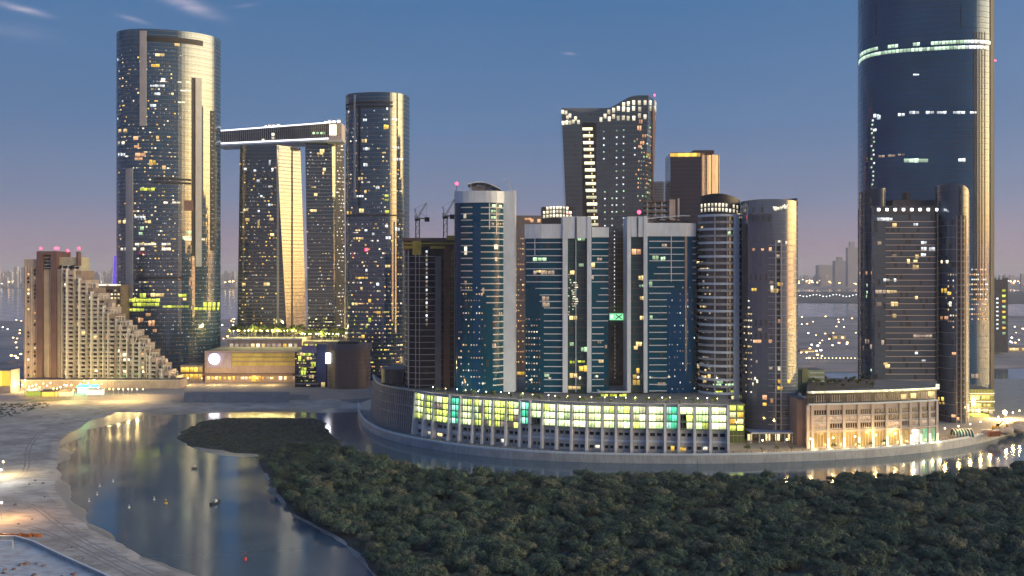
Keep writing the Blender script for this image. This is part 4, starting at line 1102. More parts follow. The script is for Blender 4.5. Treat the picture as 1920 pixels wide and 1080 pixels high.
def crane(pm, ybase, yt, tip, cj, label):
    dd = d + 4
    x, zb_, zt_ = X(pm, dd), Z(ybase, dd), Z(yt, dd)
    c = thing('tower_crane', label, 'crane', (x, dd, zb_), 'cranes on the unfinished tower')
    m = MB(); w = 1.1
    for sx in (-1, 1):
        for sy in (-1, 1): m.bar((x + sx * w, dd + sy * w, zb_), (x + sx * w, dd + sy * w, zt_), 0.42)
    n = 5
    for k in range(n):
        a, b_ = zb_ + (zt_ - zb_) * k / n, zb_ + (zt_ - zb_) * (k + 1) / n; q = 1 if k % 2 else -1
        m.bar((x - w * q, dd - w, a), (x + w * q, dd - w, b_), 0.25); m.bar((x - w * q, dd + w, a), (x + w * q, dd + w, b_), 0.25)
    m.build('mast', CRANEM, c)
    m = MB(); m.cyl((x, dd), 1.7, zt_, zt_ + 1.2, 12); m.build('slew_ring', DARKMET, c)
    m = MB(); m.box(x - 1.6, x - 0.2, dd - 2.2, dd - 0.7, zt_ + 1.2, zt_ + 3.4); m.build('cab', WHITE, c)
    m = MB(); m.bar((x - 1, dd, zt_ + 1.6), (X(cj[0], dd), dd, Z(cj[1], dd)), 1.1, 0.7); m.build('counter_jib', CRANEM, c)
    m = MB(); m.box(X(cj[0], dd) - 2.4, X(cj[0], dd) + 0.4, dd - 1, dd + 1, Z(cj[1], dd) - 1.8, Z(cj[1], dd) + 0.8); m.build('counterweight', DARKMET, c)
    tp = Vector((X(tip[0], dd), dd, Z(tip[1], dd))); rt = Vector((x, dd, zt_ + 1.6)); m = MB()
    ax = (tp - rt).normalized(); up = Vector((-ax.z, 0, ax.x)) if ax.x > 0 else Vector((ax.z, 0, -ax.x))
    for o in (up * 0.45 + Vector((0, -.5, 0)), up * 0.45 + Vector((0, .5, 0)), up * -0.45): m.bar(rt + o, tp + o * 0.5, 0.24)
    for k in range(10):
        a, b_ = rt.lerp(tp, k / 10), rt.lerp(tp, (k + .5) / 10); m.bar(a - up * .45, b_ + up * .4, 0.15)
    m.build('jib', CRANEM, c)
    m = MB(); m.bar(rt, (x - 1.8, dd, zt_ + 7), 0.3); m.bar((x - 1.8, dd, zt_ + 7), tp, 0.1); m.bar((x - 1.8, dd, zt_ + 7), (X(cj[0], dd), dd, Z(cj[1], dd)), 0.12); m.build('pendant_line', DARKMET, c)
    m = MB(); m.bar(tp, tp - Vector((0, 0, 9)), 0.1); m.build('hoist_rope', DARKMET, c)
crane(783, 448, 414, (800, 380), (804, 410), 'luffing crane with a bare mast nearer the oval dark tower')
crane(835, 446, 410, (852, 374), (851, 405), 'luffing crane with a thick mast beside the round-fronted teal tower')

# --- round balcony tower D and glass tower E
d = 566
D_ = Tower('balcony_tower', 'round tower ringed with pale balconies under a crown of lit cells', 'tower', Surf(ellipse(X(1351, d), d, 11.6, 12, 2.0, 0, 64), PODZ - 16, Z(402, d - 10)))
D_.shell(glass('balcony_glass', (0.065, 0.063, 0.070), 1.8, 3.7, ior=1.6, blind=0.15), parapet=1)
D2 = D_.sub(Surf(ellipse(X(1350, d), d + 0.5, 11.2, 11, 2.0, 0, 64), Z(402, d - 10), Z(372, d - 10), ztop=lambda x, y: Z(378, d - 10) + 4.5 * math.sin((x - X(1312, d)) / 24 * math.pi * 0.7 + 0.9)))
D2.shell(DARKMET, 'crown_wall')
for k in range(11):
    px = 1316 + k * 6.6
    for r_ in range(2):
        py = 384 + r_ * 9 + (k - 4) * (k - 4) * 0.12
        if rnd.random() < 0.92: D2.win(px, py, 3.6, 6.5, L_CREAM, 'crown_light', 0.3)
ua, ub = D_.sf.u_px(1312.5, 60), D_.sf.u_px(1391, 60)
for i in range(32):
    z = Z(406, d - 10) - 3.75 * i
    if z < 18: break
    bd = D_.band(ua, ub, z, 1.25, 1.3, CONC if i % 2 else PALE, 'balcony')
D_.panel(1374, 1382, 404, 790, PALE, 'vertical_fin', 1.7)
D_.panel(1340, 1342, 404, 790, CONC, 'balcony_divider', 1.2)
D_.panel(1362, 1363.4, 404, 790, CONC, 'balcony_divider', 1.2)
rows(D_, [(1385, 405, 4, 8), (1317, 428, 5, 7), (1322, 712, 8, 10), (1385, 758, 10, 8), (1340, 750, 14, 5), (1330, 706, 6, 8), (1376, 746, 10, 6)], L_WARM, pitch=6, prot=0.6)
rows(D_, [(1366, 437, 7, 5), (1350, 716, 12, 6), (1364, 722, 10, 5), (1345, 722, 16, 5), (1372, 722, 12, 6), (1370, 770, 24, 9), (1384, 790, 12, 9)], L_GREEN, pitch=6, prot=0.6)
rows(D_, [(1376, 735, 14, 6), (1384, 745, 8, 8), (1345, 735, 20, 4), (1380, 712, 10, 6), (1382, 775, 14, 8)], L_LIME, pitch=6, prot=0.6)
D_.sparkle(50, (1314, 1330), (470, 740), [L_DIM, L_WARM, L_DIM], (0.4, 0.8), (0.5, 1.1), 0.6)
# side stack of smaller balconies left of D
SB = Tower('stair_block', 'narrow dark stair block squeezed between the teal tower and the balcony tower', 'tower', Surf(edges([(X(1306, d + 8), d + 8), (X(1316, d + 8), d + 8), (X(1316, d + 8), d + 20), (X(1306, d + 8), d + 20)], [3, 3, 3, 3]), PODZ, Z(432, d + 8)))
SB.shell(G_DARK)
for i in range(26): SB.bandpx(1306.3, 1315, 440 + i * 11.8, 1.2, 0.6, CONC, 'landing')
rows(SB, [(1309, 492, 6, 4), (1310, 686, 6, 8), (1311, 700, 6, 8)], L_WARM, pitch=6, prot=0.5)

d = 556
ez = lambda x, y: Z(384, d) + 2.2 * math.cos((x - X(1430, d)) / 16) + (1.8 if x > X(1484, d) else 0)
E = Tower('glass_tower', 'grey-blue glass tower with a curved bright edge beside the balcony tower', 'tower', Surf(ellipse(X(1442, d), d, 15.2, 14, 2.7, R(-10)), LAND, Z(384, d), ztop=ez))
G_E = glass('tower_glass_grey', (0.105, 0.140, 0.195), 1.6, 3.5, ior=2.0, linecol=(0.08, 0.085, 0.09))
E.shell(G_E, dz=40)
E.panel(1393, 1402, 420, 820, solid('dark_mauve', (0.07, 0.065, 0.075), 0.5), 'edge_pier', 0.6)
E.panel(1402, 1448, 402, 820, glass('tower_glass_mauve', (0.085, 0.105, 0.155), 1.6, 3.5, ior=1.7), 'inner_glazing', 0.12)
for k in range(11): E.win(1450 + k * 2.6, 391 - k * 0.3 + rnd.uniform(-2, 2), 1.8, rnd.uniform(4, 9), L_CREAM, 'crown_light')
E.panel(1453, 1455.5, 450, 820, GREYFIN, 'vertical_fin', 0.5); E.panel(1463, 1465.5, 450, 820, GREYFIN, 'vertical_fin', 0.5)
i = 0
while 460 + i * 12 < 818:
    E.bandpx(1440, 1492, 460 + i * 12, 0.9, 0.3, GREYFIN); E.win(1459, 466 + i * 12, 6.5, 7.5, LOUVRE_SLOT, 'window', 0.2); i += 1
rows(E, [(1413, 468, 6, 5), (1430, 468, 6, 5), (1444, 467, 6, 6), (1480, 602, 8, 6), (1461, 602, 6, 6), (1420, 640, 16, 6), (1444, 640, 7, 6), (1434, 745, 9, 8), (1447, 751, 6, 8)], L_ORANGE, pitch=7)
rows(E, [(1414, 543, 10, 6), (1452, 545, 14, 8), (1462, 533, 10, 6), (1479, 715, 6, 6), (1461, 715, 6, 8), (1462, 728, 10, 6), (1434, 758, 8, 6)], L_GOLD, pitch=6)
rows(E, [(1461, 691, 7, 8), (1447, 541, 6, 10), (1474, 455, 4, 6), (1461, 453, 6, 4), (1420, 715, 4, 6), (1412, 720, 3, 6)], L_CREAM, pitch=6)
rows(E, [(1458, 480, 8, 6), (1446, 530, 8, 7), (1482, 628, 8, 5), (1445, 690, 7, 6), (1419, 678, 4, 5), (1425, 618, 8, 5)], L_DIM, pitch=6)
E.sparkle(60, (1396, 1412), (560, 740), [L_DIM, L_WARM, L_CREAM], (0.3, 0.7), (0.4, 0.9), 0.7)
m = MB(); m.box(X(1402, d - 14), X(1490, d - 14), d - 22, d - 8, 9.2, 10.0); m.build('entrance_canopy', PALE, E.root)
for px in (1408, 1424, 1440, 1456, 1472, 1486):
    m = MB(); m.cyl((X(px, d - 20), d - 20), 0.4, LAND, 9.2, 8); m.build('canopy_post', PALE, E.root)
for px in (1402, 1436, 1454, 1478):
    m = MB(); m.box(X(px, d - 15), X(px + 8, d - 15), d - 15, d - 14.6, LAND + .5, 8); m.build('lobby_window', L_WARM, E.root)
m = MB(); m.box(X(1402, d + 4), X(1440, d + 4), d - 2, d + 10, Z(386, d), Z(377, d)); m.build('roof_plant', GREYFIN, E.root)

# ================================================================== towers further back
# --- flared tower with a swooping lit crown
d = 820
def swoop(x, y):
    px = PCX + F * x / d
    t = (px - 1052) / 186
    if t < 0.42: yy = 204 + 9 * math.sin(max(0, t) / 0.42 * math.pi) * 0.8 + 4 * t
    else: yy = 206 - 25 * (0.5 - 0.5 * math.cos(min(1, (t - 0.42) / 0.34) * math.pi))
    return Z(yy, d)
ns = [16, 6, 6, 6, 16, 6]
bt = [(X(1078, d), d + 4), (X(1194, d), d), (X(1209, d), d + 14), (X(1216, d), d + 28), (X(1200, d), d + 45), (X(1078, d), d + 45)]
tp = [(X(1052, d), d - 4), (X(1214, d), d - 6), (X(1231, d), d + 14), (X(1240, d), d + 34), (X(1222, d), d + 50), (X(1056, d), d + 50)]
V = Tower('flared_tower', 'dark flared tower with a swooping crown of lit cells', 'tower', Surf(edges(bt, ns), LAND, Z(195, d), edges(tp, ns), 0.9, swoop))
V.shell(glass('flared_glass', (0.050, 0.078, 0.105), 1.6, 3.6, ior=1.75), dz=25)
V.panel(1092, 1118, 230, 440, LOUVRE_SLOT, 'stair_slot', 0.15)
for k in range(15): V.win(1105 - 3.5 + k * 0.75, 242 + k * 12.8, 19, 5.2, lit('stair_glow', (0.98, 0.95, 0.62), 1.15, pattern=0.25) if k == 0 else MATS['stair_glow'], 'stair_window', 0.6)
for k in range(14): V.win(1108 - 3 + k * 0.8, 249 + k * 12.8, 2, 3.5, L_WARM, 'stair_window', 0.6)
cells = {372: (240,), 402: (215,), 432: (185, 235), 465: (172, 218), 500: (160, 230), 536: (132, 165, 228), 570: (125, 168, 230), 610: (118, 160, 230), 652: (118, 165, 212), 692: (118, 220), 730: (118, 160), 762: (118, 160, 230), 785: (130, 170, 225)}
for cx_, ys in cells.items():
    for y_ in ys: V.win(1030 + cx_ / 3.857, 162 + y_ / 3.857, 5.2, 8.2, L_CREAM, 'crown_light', 0.7)
for cx_, y_ in ((95, 185), (120, 190), (150, 212), (130, 225), (100, 265), (125, 262), (150, 262), (175, 255), (190, 232), (210, 258)): V.win(1030 + cx_ / 3.857, 162 + y_ / 3.857, 5, 7, L_CREAM, 'crown_light', 0.7)
for px, p0, n in ((1132, 247, 5), (1156, 245, 13), (1169, 244, 15), (1134, 360, 6), (1148, 372, 6), (1190, 265, 3)):
    for k in range(n): V.win(px, p0 + k * 12.7, 2.4, 2.4, L_WHITE if k % 3 else L_GREEN, 'marker_light', 0.7)
V.panel(1222, 1236, 212, 430, BROWN, 'edge_fin', 0.8)
rows(V, [(1201, 228, 7, 8), (1199, 240, 8, 8), (1208, 255, 8, 6), (1204, 268, 8, 6), (1200, 275, 6, 5)], L_ORANGE, pitch=4, prot=0.7)
V.sparkle(60, (1195, 1220), (240, 380), [L_ORANGE, L_DIM, L_GREEN], (0.4, 1.0), (0.5, 1.6), 0.7)
beacon(V.root, (X(1228, d), d + 2, swoop(X(1228, d), d)), 0.9, mast=0.6); beacon(V.root, (X(1065, d), d + 2, swoop(X(1065, d), d)), 0.5, mast=1)
# --- brown tower with a gold lit top
d = 870
N_ = Tower('brown_tower', 'dark brown flat-topped tower with a gold lit parapet and copper side', 'tower', Surf(edges([(X(1257, d), d), (X(1314, d), d - 2), (X(1330, d), d + 9), (X(1357, d), d + 20), (X(1340, d), d + 45), (X(1262, d), d + 45)], [10, 3, 5, 5, 6, 6]), LAND, Z(286, d)))
N_.shell(glass('brown_glass', (0.075, 0.052, 0.060), 1.6, 3.6, rough=0.12, ior=1.6))
N_.panel(1257, 1313, 287, 294, L_GOLD, 'lit_parapet', 0.4)
for a, b_ in ((1316, 1320), (1325, 1329), (1334, 1342), (1347, 1353)): N_.panel(a, b_, 290, 440, solid('copper_strip' + str(a), (0.42, 0.27, 0.21), 0.45, metal=0.25), 'copper_strip', 0.4)
m = MB(); m.box(X(1300, d + 8), X(1338, d + 8), d + 6, d + 20, Z(287, d), Z(280, d)); m.build('roof_plant', BROWN, N_.root)
# --- hazy striped tower, unfinished frame, two crown-lit blocks behind
d = 930
HZ = blockpx('striped_tower', 'pale striped tower showing beside the flared tower', 'tower', 1222, 1246, 340, d, 20, PALE)
for k in range(8): HZ.bandpx(1222, 1243, 346 + k * 5, 1.6, 0.4, TAN, 'floor_band')
d = 700
UF = thing('unfinished_building', 'bare concrete frame of slabs and columns behind the teal tower', 'building', (X(1248, d), d, LAND))
for k in range(14): m = MB(); m.box(X(1212, d), X(1266, d), d, d + 18, Z(379, d) - k * 3.6, Z(379, d) - k * 3.6 + 0.7); m.build('slab', TIMBER, UF)
for px in (1213, 1228, 1240, 1252, 1263): m = MB(); m.box(X(px, d), X(px + 2.5, d), d + 0.5, d + 2, LAND, Z(379, d) - 0.01); m.build('column', CONC, UF)
m = MB(); m.box(X(1271, d), X(1274, d), d, d + 2, LAND, Z(372, d)); m.build('column', TAN2, UF)
m = MB(); m.box(X(1255, d), X(1266, d), d - 0.4, d + 12, LAND, Z(374, d)); m.build('core_wall', TAN, UF)
d = 760
LC = blockpx('crown_lit_block', 'dark block whose top rows of cells glow cream behind the teal tower', 'building', 1016, 1074, 388, d, 25, DARKMET)
for r_ in range(3):
    for k in range(9):
        if r_ or k not in (0, 8): LC.win(1020 + k * 6.2, 389.5 + r_ * 7.5 - 0.12 * (k - 4) ** 2 * -1, 4.2, 5.6, L_CREAM, 'crown_light')
d = 690
PB = blockpx('pink_block', 'mauve slab block standing behind the gap between two teal towers', 'building', 966, 1016, 404, d, 22, solid('mauve_render', (0.20, 0.165, 0.17), 0.8))
rows(PB, [(990, 411, 14, 5), (1004, 414, 20, 6)], L_ORANGE, pitch=6)
rows(PB, [(976, 700, 14, 6), (976, 712, 14, 6), (976, 724, 14, 6), (976, 736, 14, 6)], L_GOLD, pitch=14)
PB.sparkle(90, (967, 984), (440, 690), [L_DIM, L_WARM, L_ORANGE], (0.4, 1.0), (0.5, 1.2))

# ================================================================== towers, right group
d = 760
G_BIG = glass('tower_glass_royal', (0.020, 0.085, 0.200), 2.2, 3.9, ior=1.6, lw=0.05, lh=0.07, linecol=(0.02, 0.035, 0.06), blind=0.0)
T5 = Tower('skyscraper', 'giant royal blue glass tower with a double band of white lit floors', 'skyscraper', Surf(fit(ellipse(X(1735, d), d, 50.0, 40, 3.3, R(-15)), 1608, 1863), LAND, 335))
T5.shell(G_BIG, parapet=2)
ua, ub = T5.sf.u_px(1610, 100), T5.sf.u_px(1861, 100)
if ub < ua: ub += T5.sf.L
for i in range(82): T5.band(ua, ub, 10 + i * 3.9, 0.28, 0.22, DARKMET)
uz_, zc = T5.sf.uz(1735, 82)
GW = lit('glow_green_white', (0.72, 1.0, 0.72), 1.0)
for r_, (zz, a, b_) in enumerate(((zc, 0.10, 0.97), (zc - 3.9, 0.02, 0.95))):
    n = 44
    for k in range(n):
        t = a + (b_ - a) * k / n
        if r_ == 0 and (0.42 < t < 0.5 or 0.55 < t < 0.6 or 0.3 < t < 0.36): continue
        T5.winu(ua + (ub - ua) * t, zz, (ub - ua) * (b_ - a) / n * 0.86, 2.3, GW if t < 0.8 else L_WHITE, 'window', 0.4)
rows(T5, [(1718, 301, 46, 7)], GW, pitch=9)
rows(T5, [(1803, 300, 14, 6), (1714, 211, 18, 5), (1740, 211, 22, 5), (1765, 211, 18, 5), (1798, 211, 22, 5), (1640, 217, 18, 6), (1648, 220, 8, 7), (1640, 244, 8, 5), (1690, 215, 12, 5), (1718, 140, 12, 3), (1825, 211, 14, 4)], L_WHITE, pitch=7, skip=0.25)
rows(T5, [(1653, 293, 12, 4), (1672, 292, 14, 4), (1690, 290, 12, 3)], L_DIM, pitch=6)
for k in range(16): T5.win(1637 + rnd.uniform(-3, 3), 226 + k * 8, 3, 3, L_GREEN if k % 2 else L_WHITE, 'window', 0.4)
T5.panel(1642, 1643.5, 10, 66, LOUVRE_SLOT, 'joint', 0.3); T5.panel(1801, 1802.5, 10, 52, LOUVRE_SLOT, 'joint', 0.3)
ue_ = T5.sf.u_px(1856, 100); T5.strip(ue_, ue_ + 16, LAND + .5, 325, 0.5).build('edge_slot', LOUVRE_SLOT, T5.root)
for px in (1826, 1831, 1836, 1841, 1846): T5.panel(px, px + 0.8, 60, 560, DARKMET, 'mullion', 0.3)
T5.sparkle(170, (1819, 1850), (500, 600), [L_ORANGE, L_DIM, L_WARM, L_WHITE], (0.4, 0.9), (0.5, 1.3), 0.4)
rows(T5, [(1828, 705, 14, 8)], L_DIM, pitch=7); T5.row(1826, 725, 14, 6, L_LIME, 14)
beacon(T5.root, (X(1866, d), d, Z(116, d)), 0.7, mast=0.4)

# base block of the big tower
d = 645
BB = blockpx('lobby_block', 'green lit glass lobby block at the foot of the giant blue tower', 'building', 1817, 1864, 730, d, 40, glass('lobby_glass', (0.10, 0.12, 0.06), 2.0, 4.0, ior=1.5, linecol=(0.3, 0.3, 0.22)))
for py in (737, 752, 768, 779): BB.panel(1817, 1864, py, py + 1.6, PALE, 'floor_band', 0.5)
rows(BB, [(1830, 770, 18, 7), (1848, 770, 10, 7), (1858, 772, 8, 6)], L_CREAM, pitch=7)
rows(BB, [(1828, 745, 18, 8), (1848, 745, 16, 8), (1830, 760, 20, 8), (1850, 760, 14, 6)], lit('glow_olive_room', (0.75, 0.78, 0.30), 0.45), pitch=8)
m = MB(); m.box(X(1822, d - 8), X(1852, d - 8), d - 10, d - 2, 5.0, Z(787, d - 8)); m.build('yellow_kiosk', L_LIME, BB.root)

# --- tower F: main slab, dark curved fin, bright curved blade
d = 616
Fm = Tower('slab_tower', 'banded dark slab tower with rounded side blades in front of the giant tower', 'tower', Surf(edges([(X(1640, d), d), (X(1756, d), d), (X(1756, d), d + 30), (X(1640, d), d + 30)], [14, 8, 14, 8]), LAND, Z(386, d)))
G_F = glass('slab_glass', (0.085, 0.110, 0.150), 1.7, 3.6, ior=1.45, blind=0.08)
Fm.shell(G_F)
for i in range(34):
    py = 416 + i * 11.0
    if py < 785: Fm.bandpx(1660, 1755, py, 1.3, 0.45, TAN2)
for k in range(8): Fm.win(1647 + k * 15.5, 393, 4.4, 4.4, L_LAMPW, 'roof_lamp', 0.5)
Fm.panel(1641, 1755, 387, 402, solid('dark_parapet', (0.05, 0.055, 0.075), 0.5), 'parapet', 0.3)
m = MB(); m.box(X(1672, d + 8), X(1750, d + 8), d + 6, d + 24, Z(387, d), Z(374, d)); m.build('roof_plant', solid('plant_grey', (0.06, 0.065, 0.085), 0.6), Fm.root)
m = MB(); m.box(X(1700, d + 9), X(1708, d + 9), d + 10, d + 16, Z(374, d + 8), Z(360, d + 8)); m.build('roof_stack', DARKMET, Fm.root)
def dome_l(x, y): return Z(352, d) - 3.6 * (max(0, (X(1662, d) - x)) / 16.0) ** 2.2
FL_ = Fm.sub(Surf(fit(ellipse(X(1637, d), d + 17, 8.4, 16, 2.3, R(0), 48), 1610, 1661), LAND, Z(352, d), ztop=dome_l))
FL_.shell(glass('fin_glass', (0.060, 0.088, 0.130), 1.5, 3.6, ior=1.4), 'side_blade', dz=400)
def dome_r(x, y): return Z(346, d) - 8.5 * (max(0, (x - X(1776, d))) / 14.0) ** 2.4 - 0.6 * max(0, (X(1762, d) - x))
FR = Fm.sub(Surf(fit(ellipse(X(1787, d - 6), d + 4, 10.2, 13, 2.2, R(-8), 64), 1756, 1818), LAND, Z(346, d), ztop=dome_r))
FR.shell(glass('blade_glass', (0.090, 0.120, 0.165), 1.4, 3.6, ior=1.6), 'side_blade', dz=30)
Fm.panel(1753, 1758, 350, 795, LOUVRE_SLOT, 'dark_joint', 0.5)
i = 0
while 408 + i * 11 < 792:
    FR.win(1798, 408 + i * 11, 5, 8, LOUVRE_SLOT, 'window', 0.2); FR.win(1806, 408 + i * 11, 5, 8, LOUVRE_SLOT, 'window', 0.2)
    if i % 2: FR.bandpx(1760, 1816, 413.5 + i * 11, 0.8, 0.2, GREYFIN)
    i += 1
FR.panel(1801.3, 1802.6, 404, 795, TAN2, 'mullion', 0.3); FR.panel(1810.5, 1811.6, 404, 795, TAN2, 'mullion', 0.3); FR.panel(1793.6, 1794.6, 404, 795, TAN2, 'mullion', 0.3)
FR.panel(1799, 1801, 350, 402, DARKMET, 'joint', 0.3)
rows(Fm, [(1677, 422, 9, 7), (1719, 481, 7, 7), (1716, 490, 8, 6), (1717, 501, 12, 9), (1703, 490, 6, 8), (1677, 570, 14, 8), (1677, 592, 8, 8), (1718, 558, 6, 6), (1664, 686, 10, 7), (1660, 682, 8, 4), (1672, 547, 20, 5)], L_WARM, pitch=7)
rows(Fm, [(1732, 455, 11, 5), (1732, 467, 11, 7), (1747, 467, 12, 7), (1731, 478, 10, 6), (1650, 411, 12, 6), (1664, 411, 20, 5), (1662, 525, 12, 5), (1678, 525, 5, 6), (1717, 421, 9, 5), (1732, 676, 8, 4), (1718, 662, 6, 5)], L_WHITE, pitch=6)
rows(Fm, [(1651, 547, 20, 6), (1677, 479, 9, 6), (1648, 570, 10, 7), (1649, 456, 8, 6), (1730, 630, 36, 5), (1655, 642, 6, 10)], L_DIM, pitch=7)
rows(FL_, [(1613, 513, 6, 6), (1625, 512, 6, 6), (1636, 512, 8, 6)], L_ORANGE, pitch=6)
rows(FL_, [(1640, 478, 5, 6), (1626, 535, 3, 6), (1626, 548, 3, 6), (1625, 556, 3, 5), (1634, 694, 4, 5)], L_GREEN, pitch=6)
rows(FL_, [(1626, 640, 10, 8), (1634, 650, 8, 8), (1619, 652, 5, 8)], L_DIM, pitch=6)
rows(FR, [(1770, 545, 12, 8), (1780, 550, 8, 6), (1764, 748, 14, 8), (1766, 756, 12, 4)], L_GOLD, pitch=6)
rows(FR, [(1766, 491, 6, 6), (1776, 491, 6, 6), (1782, 570, 5, 8)], L_CREAM, pitch=6)
rows(FR, [(1770, 596, 18, 7), (1789, 663, 8, 5), (1788, 780, 8, 6), (1796, 785, 6, 7)], L_ORANGE, pitch=8)
FR.sparkle(40, (1775, 1795), (510, 610), [L_DIM, L_WHITE, L_WARM], (0.3, 0.7), (0.5, 1.2), 0.35)
# small slab behind on the right
d = 1150
RB = blockpx('far_slab', 'slim dark slab with lime lit windows standing beyond the giant tower', 'building', 1858, 1890, 521, d, 25, solid('slab_dark', (0.07, 0.075, 0.10), 0.6))
for k in range(9): RB.row(1882, 545 + k * 10, 7, 4.5, rnd.choice([L_LIME, L_GREEN, L_LIME, L_GOLD]), 7)
for k in range(8): RB.row(1870, 560 + k * 8, 5, 3, L_WHITE, 5)
for k in range(3): RB.panel(1860 + k * 7, 1864 + k * 7, 519, 524, PALE, 'roof_tank', 1.0)
# ================================================================== podium with the glowing car decks
front = g2([(700, 768), (703, 782), (712, 796), (740, 805), (776, 812), (793, 817), (839, 825), (879, 829), (943, 834), (1014, 840), (1071, 844), (1123, 846), (1213, 848), (1290, 849), (1366, 850)], LAND)
back = [(X(1366, 560), 560), (X(1366, 640), 640), (X(760, 655), 655), (X(712, 640), 640)]
def dens(pts, step=3.0):
    out = []
    for a, b in zip(pts, pts[1:]):
        L = math.hypot(b[0] - a[0], b[1] - a[1]); n = max(1, round(L / step))
        out += [(a[0] + (b[0] - a[0]) * k / n, a[1] + (b[1] - a[1]) * k / n) for k in range(n)]
    return out + [pts[-1]]
pf = dens(smooth_open(front, 1)) + back
PODW = solid('podium_concrete', (0.50, 0.50, 0.52), 0.75, var=0.3)
P = Tower('podium', 'long curved podium with rows of glowing green bays above white columns', 'podium', Surf(pf, LAND, 27.4))
P.shell(PODW, 'wall', roof=solid('deck_paving', (0.22, 0.21, 0.19), 0.8))
uL, uR = P.sf.u_px(702, 20), P.sf.u_px(1364, 20)
P.strip(P.sf.u_px(782, 20), uR, 27.4, 1.1, 0.7, 90).build('parapet', CONC, P.root)
# dark ribbed rounded end
RIB = solid('ribbed_cladding', (0.12, 0.105, 0.11), 0.6)
P.strip(uL - 12, P.sf.u_px(779, 20), LAND, 23.8, 0.25, 40).build('ribbed_end', RIB, P.root)
u = uL - 10; ue = P.sf.u_px(778, 20)
while u < ue:
    p, n = P.sf.at(u, 10), P.sf.nrm(u, 10)
    m = MB(); t = (-n[1] * 0.22, n[0] * 0.22)
    def c_(o, s_, z): return (p[0] + n[0] * o + t[0] * s_, p[1] + n[1] * o + t[1] * s_, z)
    m.hexa([c_(2.2, -1, LAND), c_(2.2, 1, LAND), c_(0, 1, LAND), c_(0, -1, LAND), c_(0.5, -1, 27.6), c_(0.5, 1, 27.6), c_(0, 1, 27.6), c_(0, -1, 27.6)])
    m.build('rib', GREYFIN, P.root)
    for z in (9, 14, 19, 24):
        if rnd.random() < 0.8:
            m = MB(); t2 = (-n[1] * 1.0, n[0] * 1.0)
            m.hexa([(p[0] + n[0] * o + t2[0] * s_, p[1] + n[1] * o + t2[1] * s_, z + h) for h in (0, 0.35) for o, s_ in ((1.3, 0.2), (1.3, 1.9), (0.2, 1.9), (0.2, 0.2))]); m.build('rib_tie', GREYFIN, P.root)
    u += 2.1
P.strip(uL - 12, ue, 27.6, 0.8, 0.9, 40).build('end_cornice', GREYFIN, P.root)
DOM = P.sub(Surf(ellipse(X(752, 610), 612, 12, 13, 2.2, 0, 40), 28, 37)); DOM.shell(solid('dark_drum', (0.035, 0.035, 0.045), 0.4), 'corner_drum')
# bays
PL = lit('podium_lime', (0.78, 0.90, 0.16), 2.35, sample=True, pattern=0.7)
PG = lit('podium_green', (0.72, 0.95, 0.42), 2.44, sample=True, pattern=0.7)
PW = lit('podium_cream', (0.95, 0.97, 0.52), 1.9, sample=True, pattern=0.4)
PT = lit('podium_teal', (0.10, 0.78, 0.42), 1.69, sample=True, pattern=0.4)
PTW = lit('podium_teal_white', (0.50, 1.0, 0.80), 2.44, sample=True, pattern=0.4)
P_BEAM = solid('green_beam', (0.24, 0.32, 0.22), 0.6)
WCOL = solid('white_column', (0.80, 0.80, 0.82), 0.6, var=0.2)
P_WIN = glass('podium_window', (0.02, 0.024, 0.03), 1.2, 3.0, ior=1.5)
cols = [783, 800, 818, 847, 866, 889, 906, 926, 952, 975, 997, 1018, 1044, 1071, 1100, 1128, 1155, 1185, 1215, 1245, 1271, 1301, 1332, 1363.5]
teal = {847, 975, 1245}
def brace(u, zb, zt, w, prot, mat, name, lean=0.0):
    p, n = P.sf.at(u, 10), P.sf.nrm(u, 10); t = (-n[1] * w / 2, n[0] * w / 2)
    m = MB()
    def c_(o, s_, z): return (p[0] + n[0] * o + t[0] * s_, p[1] + n[1] * o + t[1] * s_, z)
    m.hexa([c_(prot + lean, -1, zb), c_(prot + lean, 1, zb), c_(-.3, 1, zb), c_(-.3, -1, zb), c_(prot, -1, zt), c_(prot, 1, zt), c_(-.3, 1, zt), c_(-.3, -1, zt)])
    return m.build(name, mat, P.root)
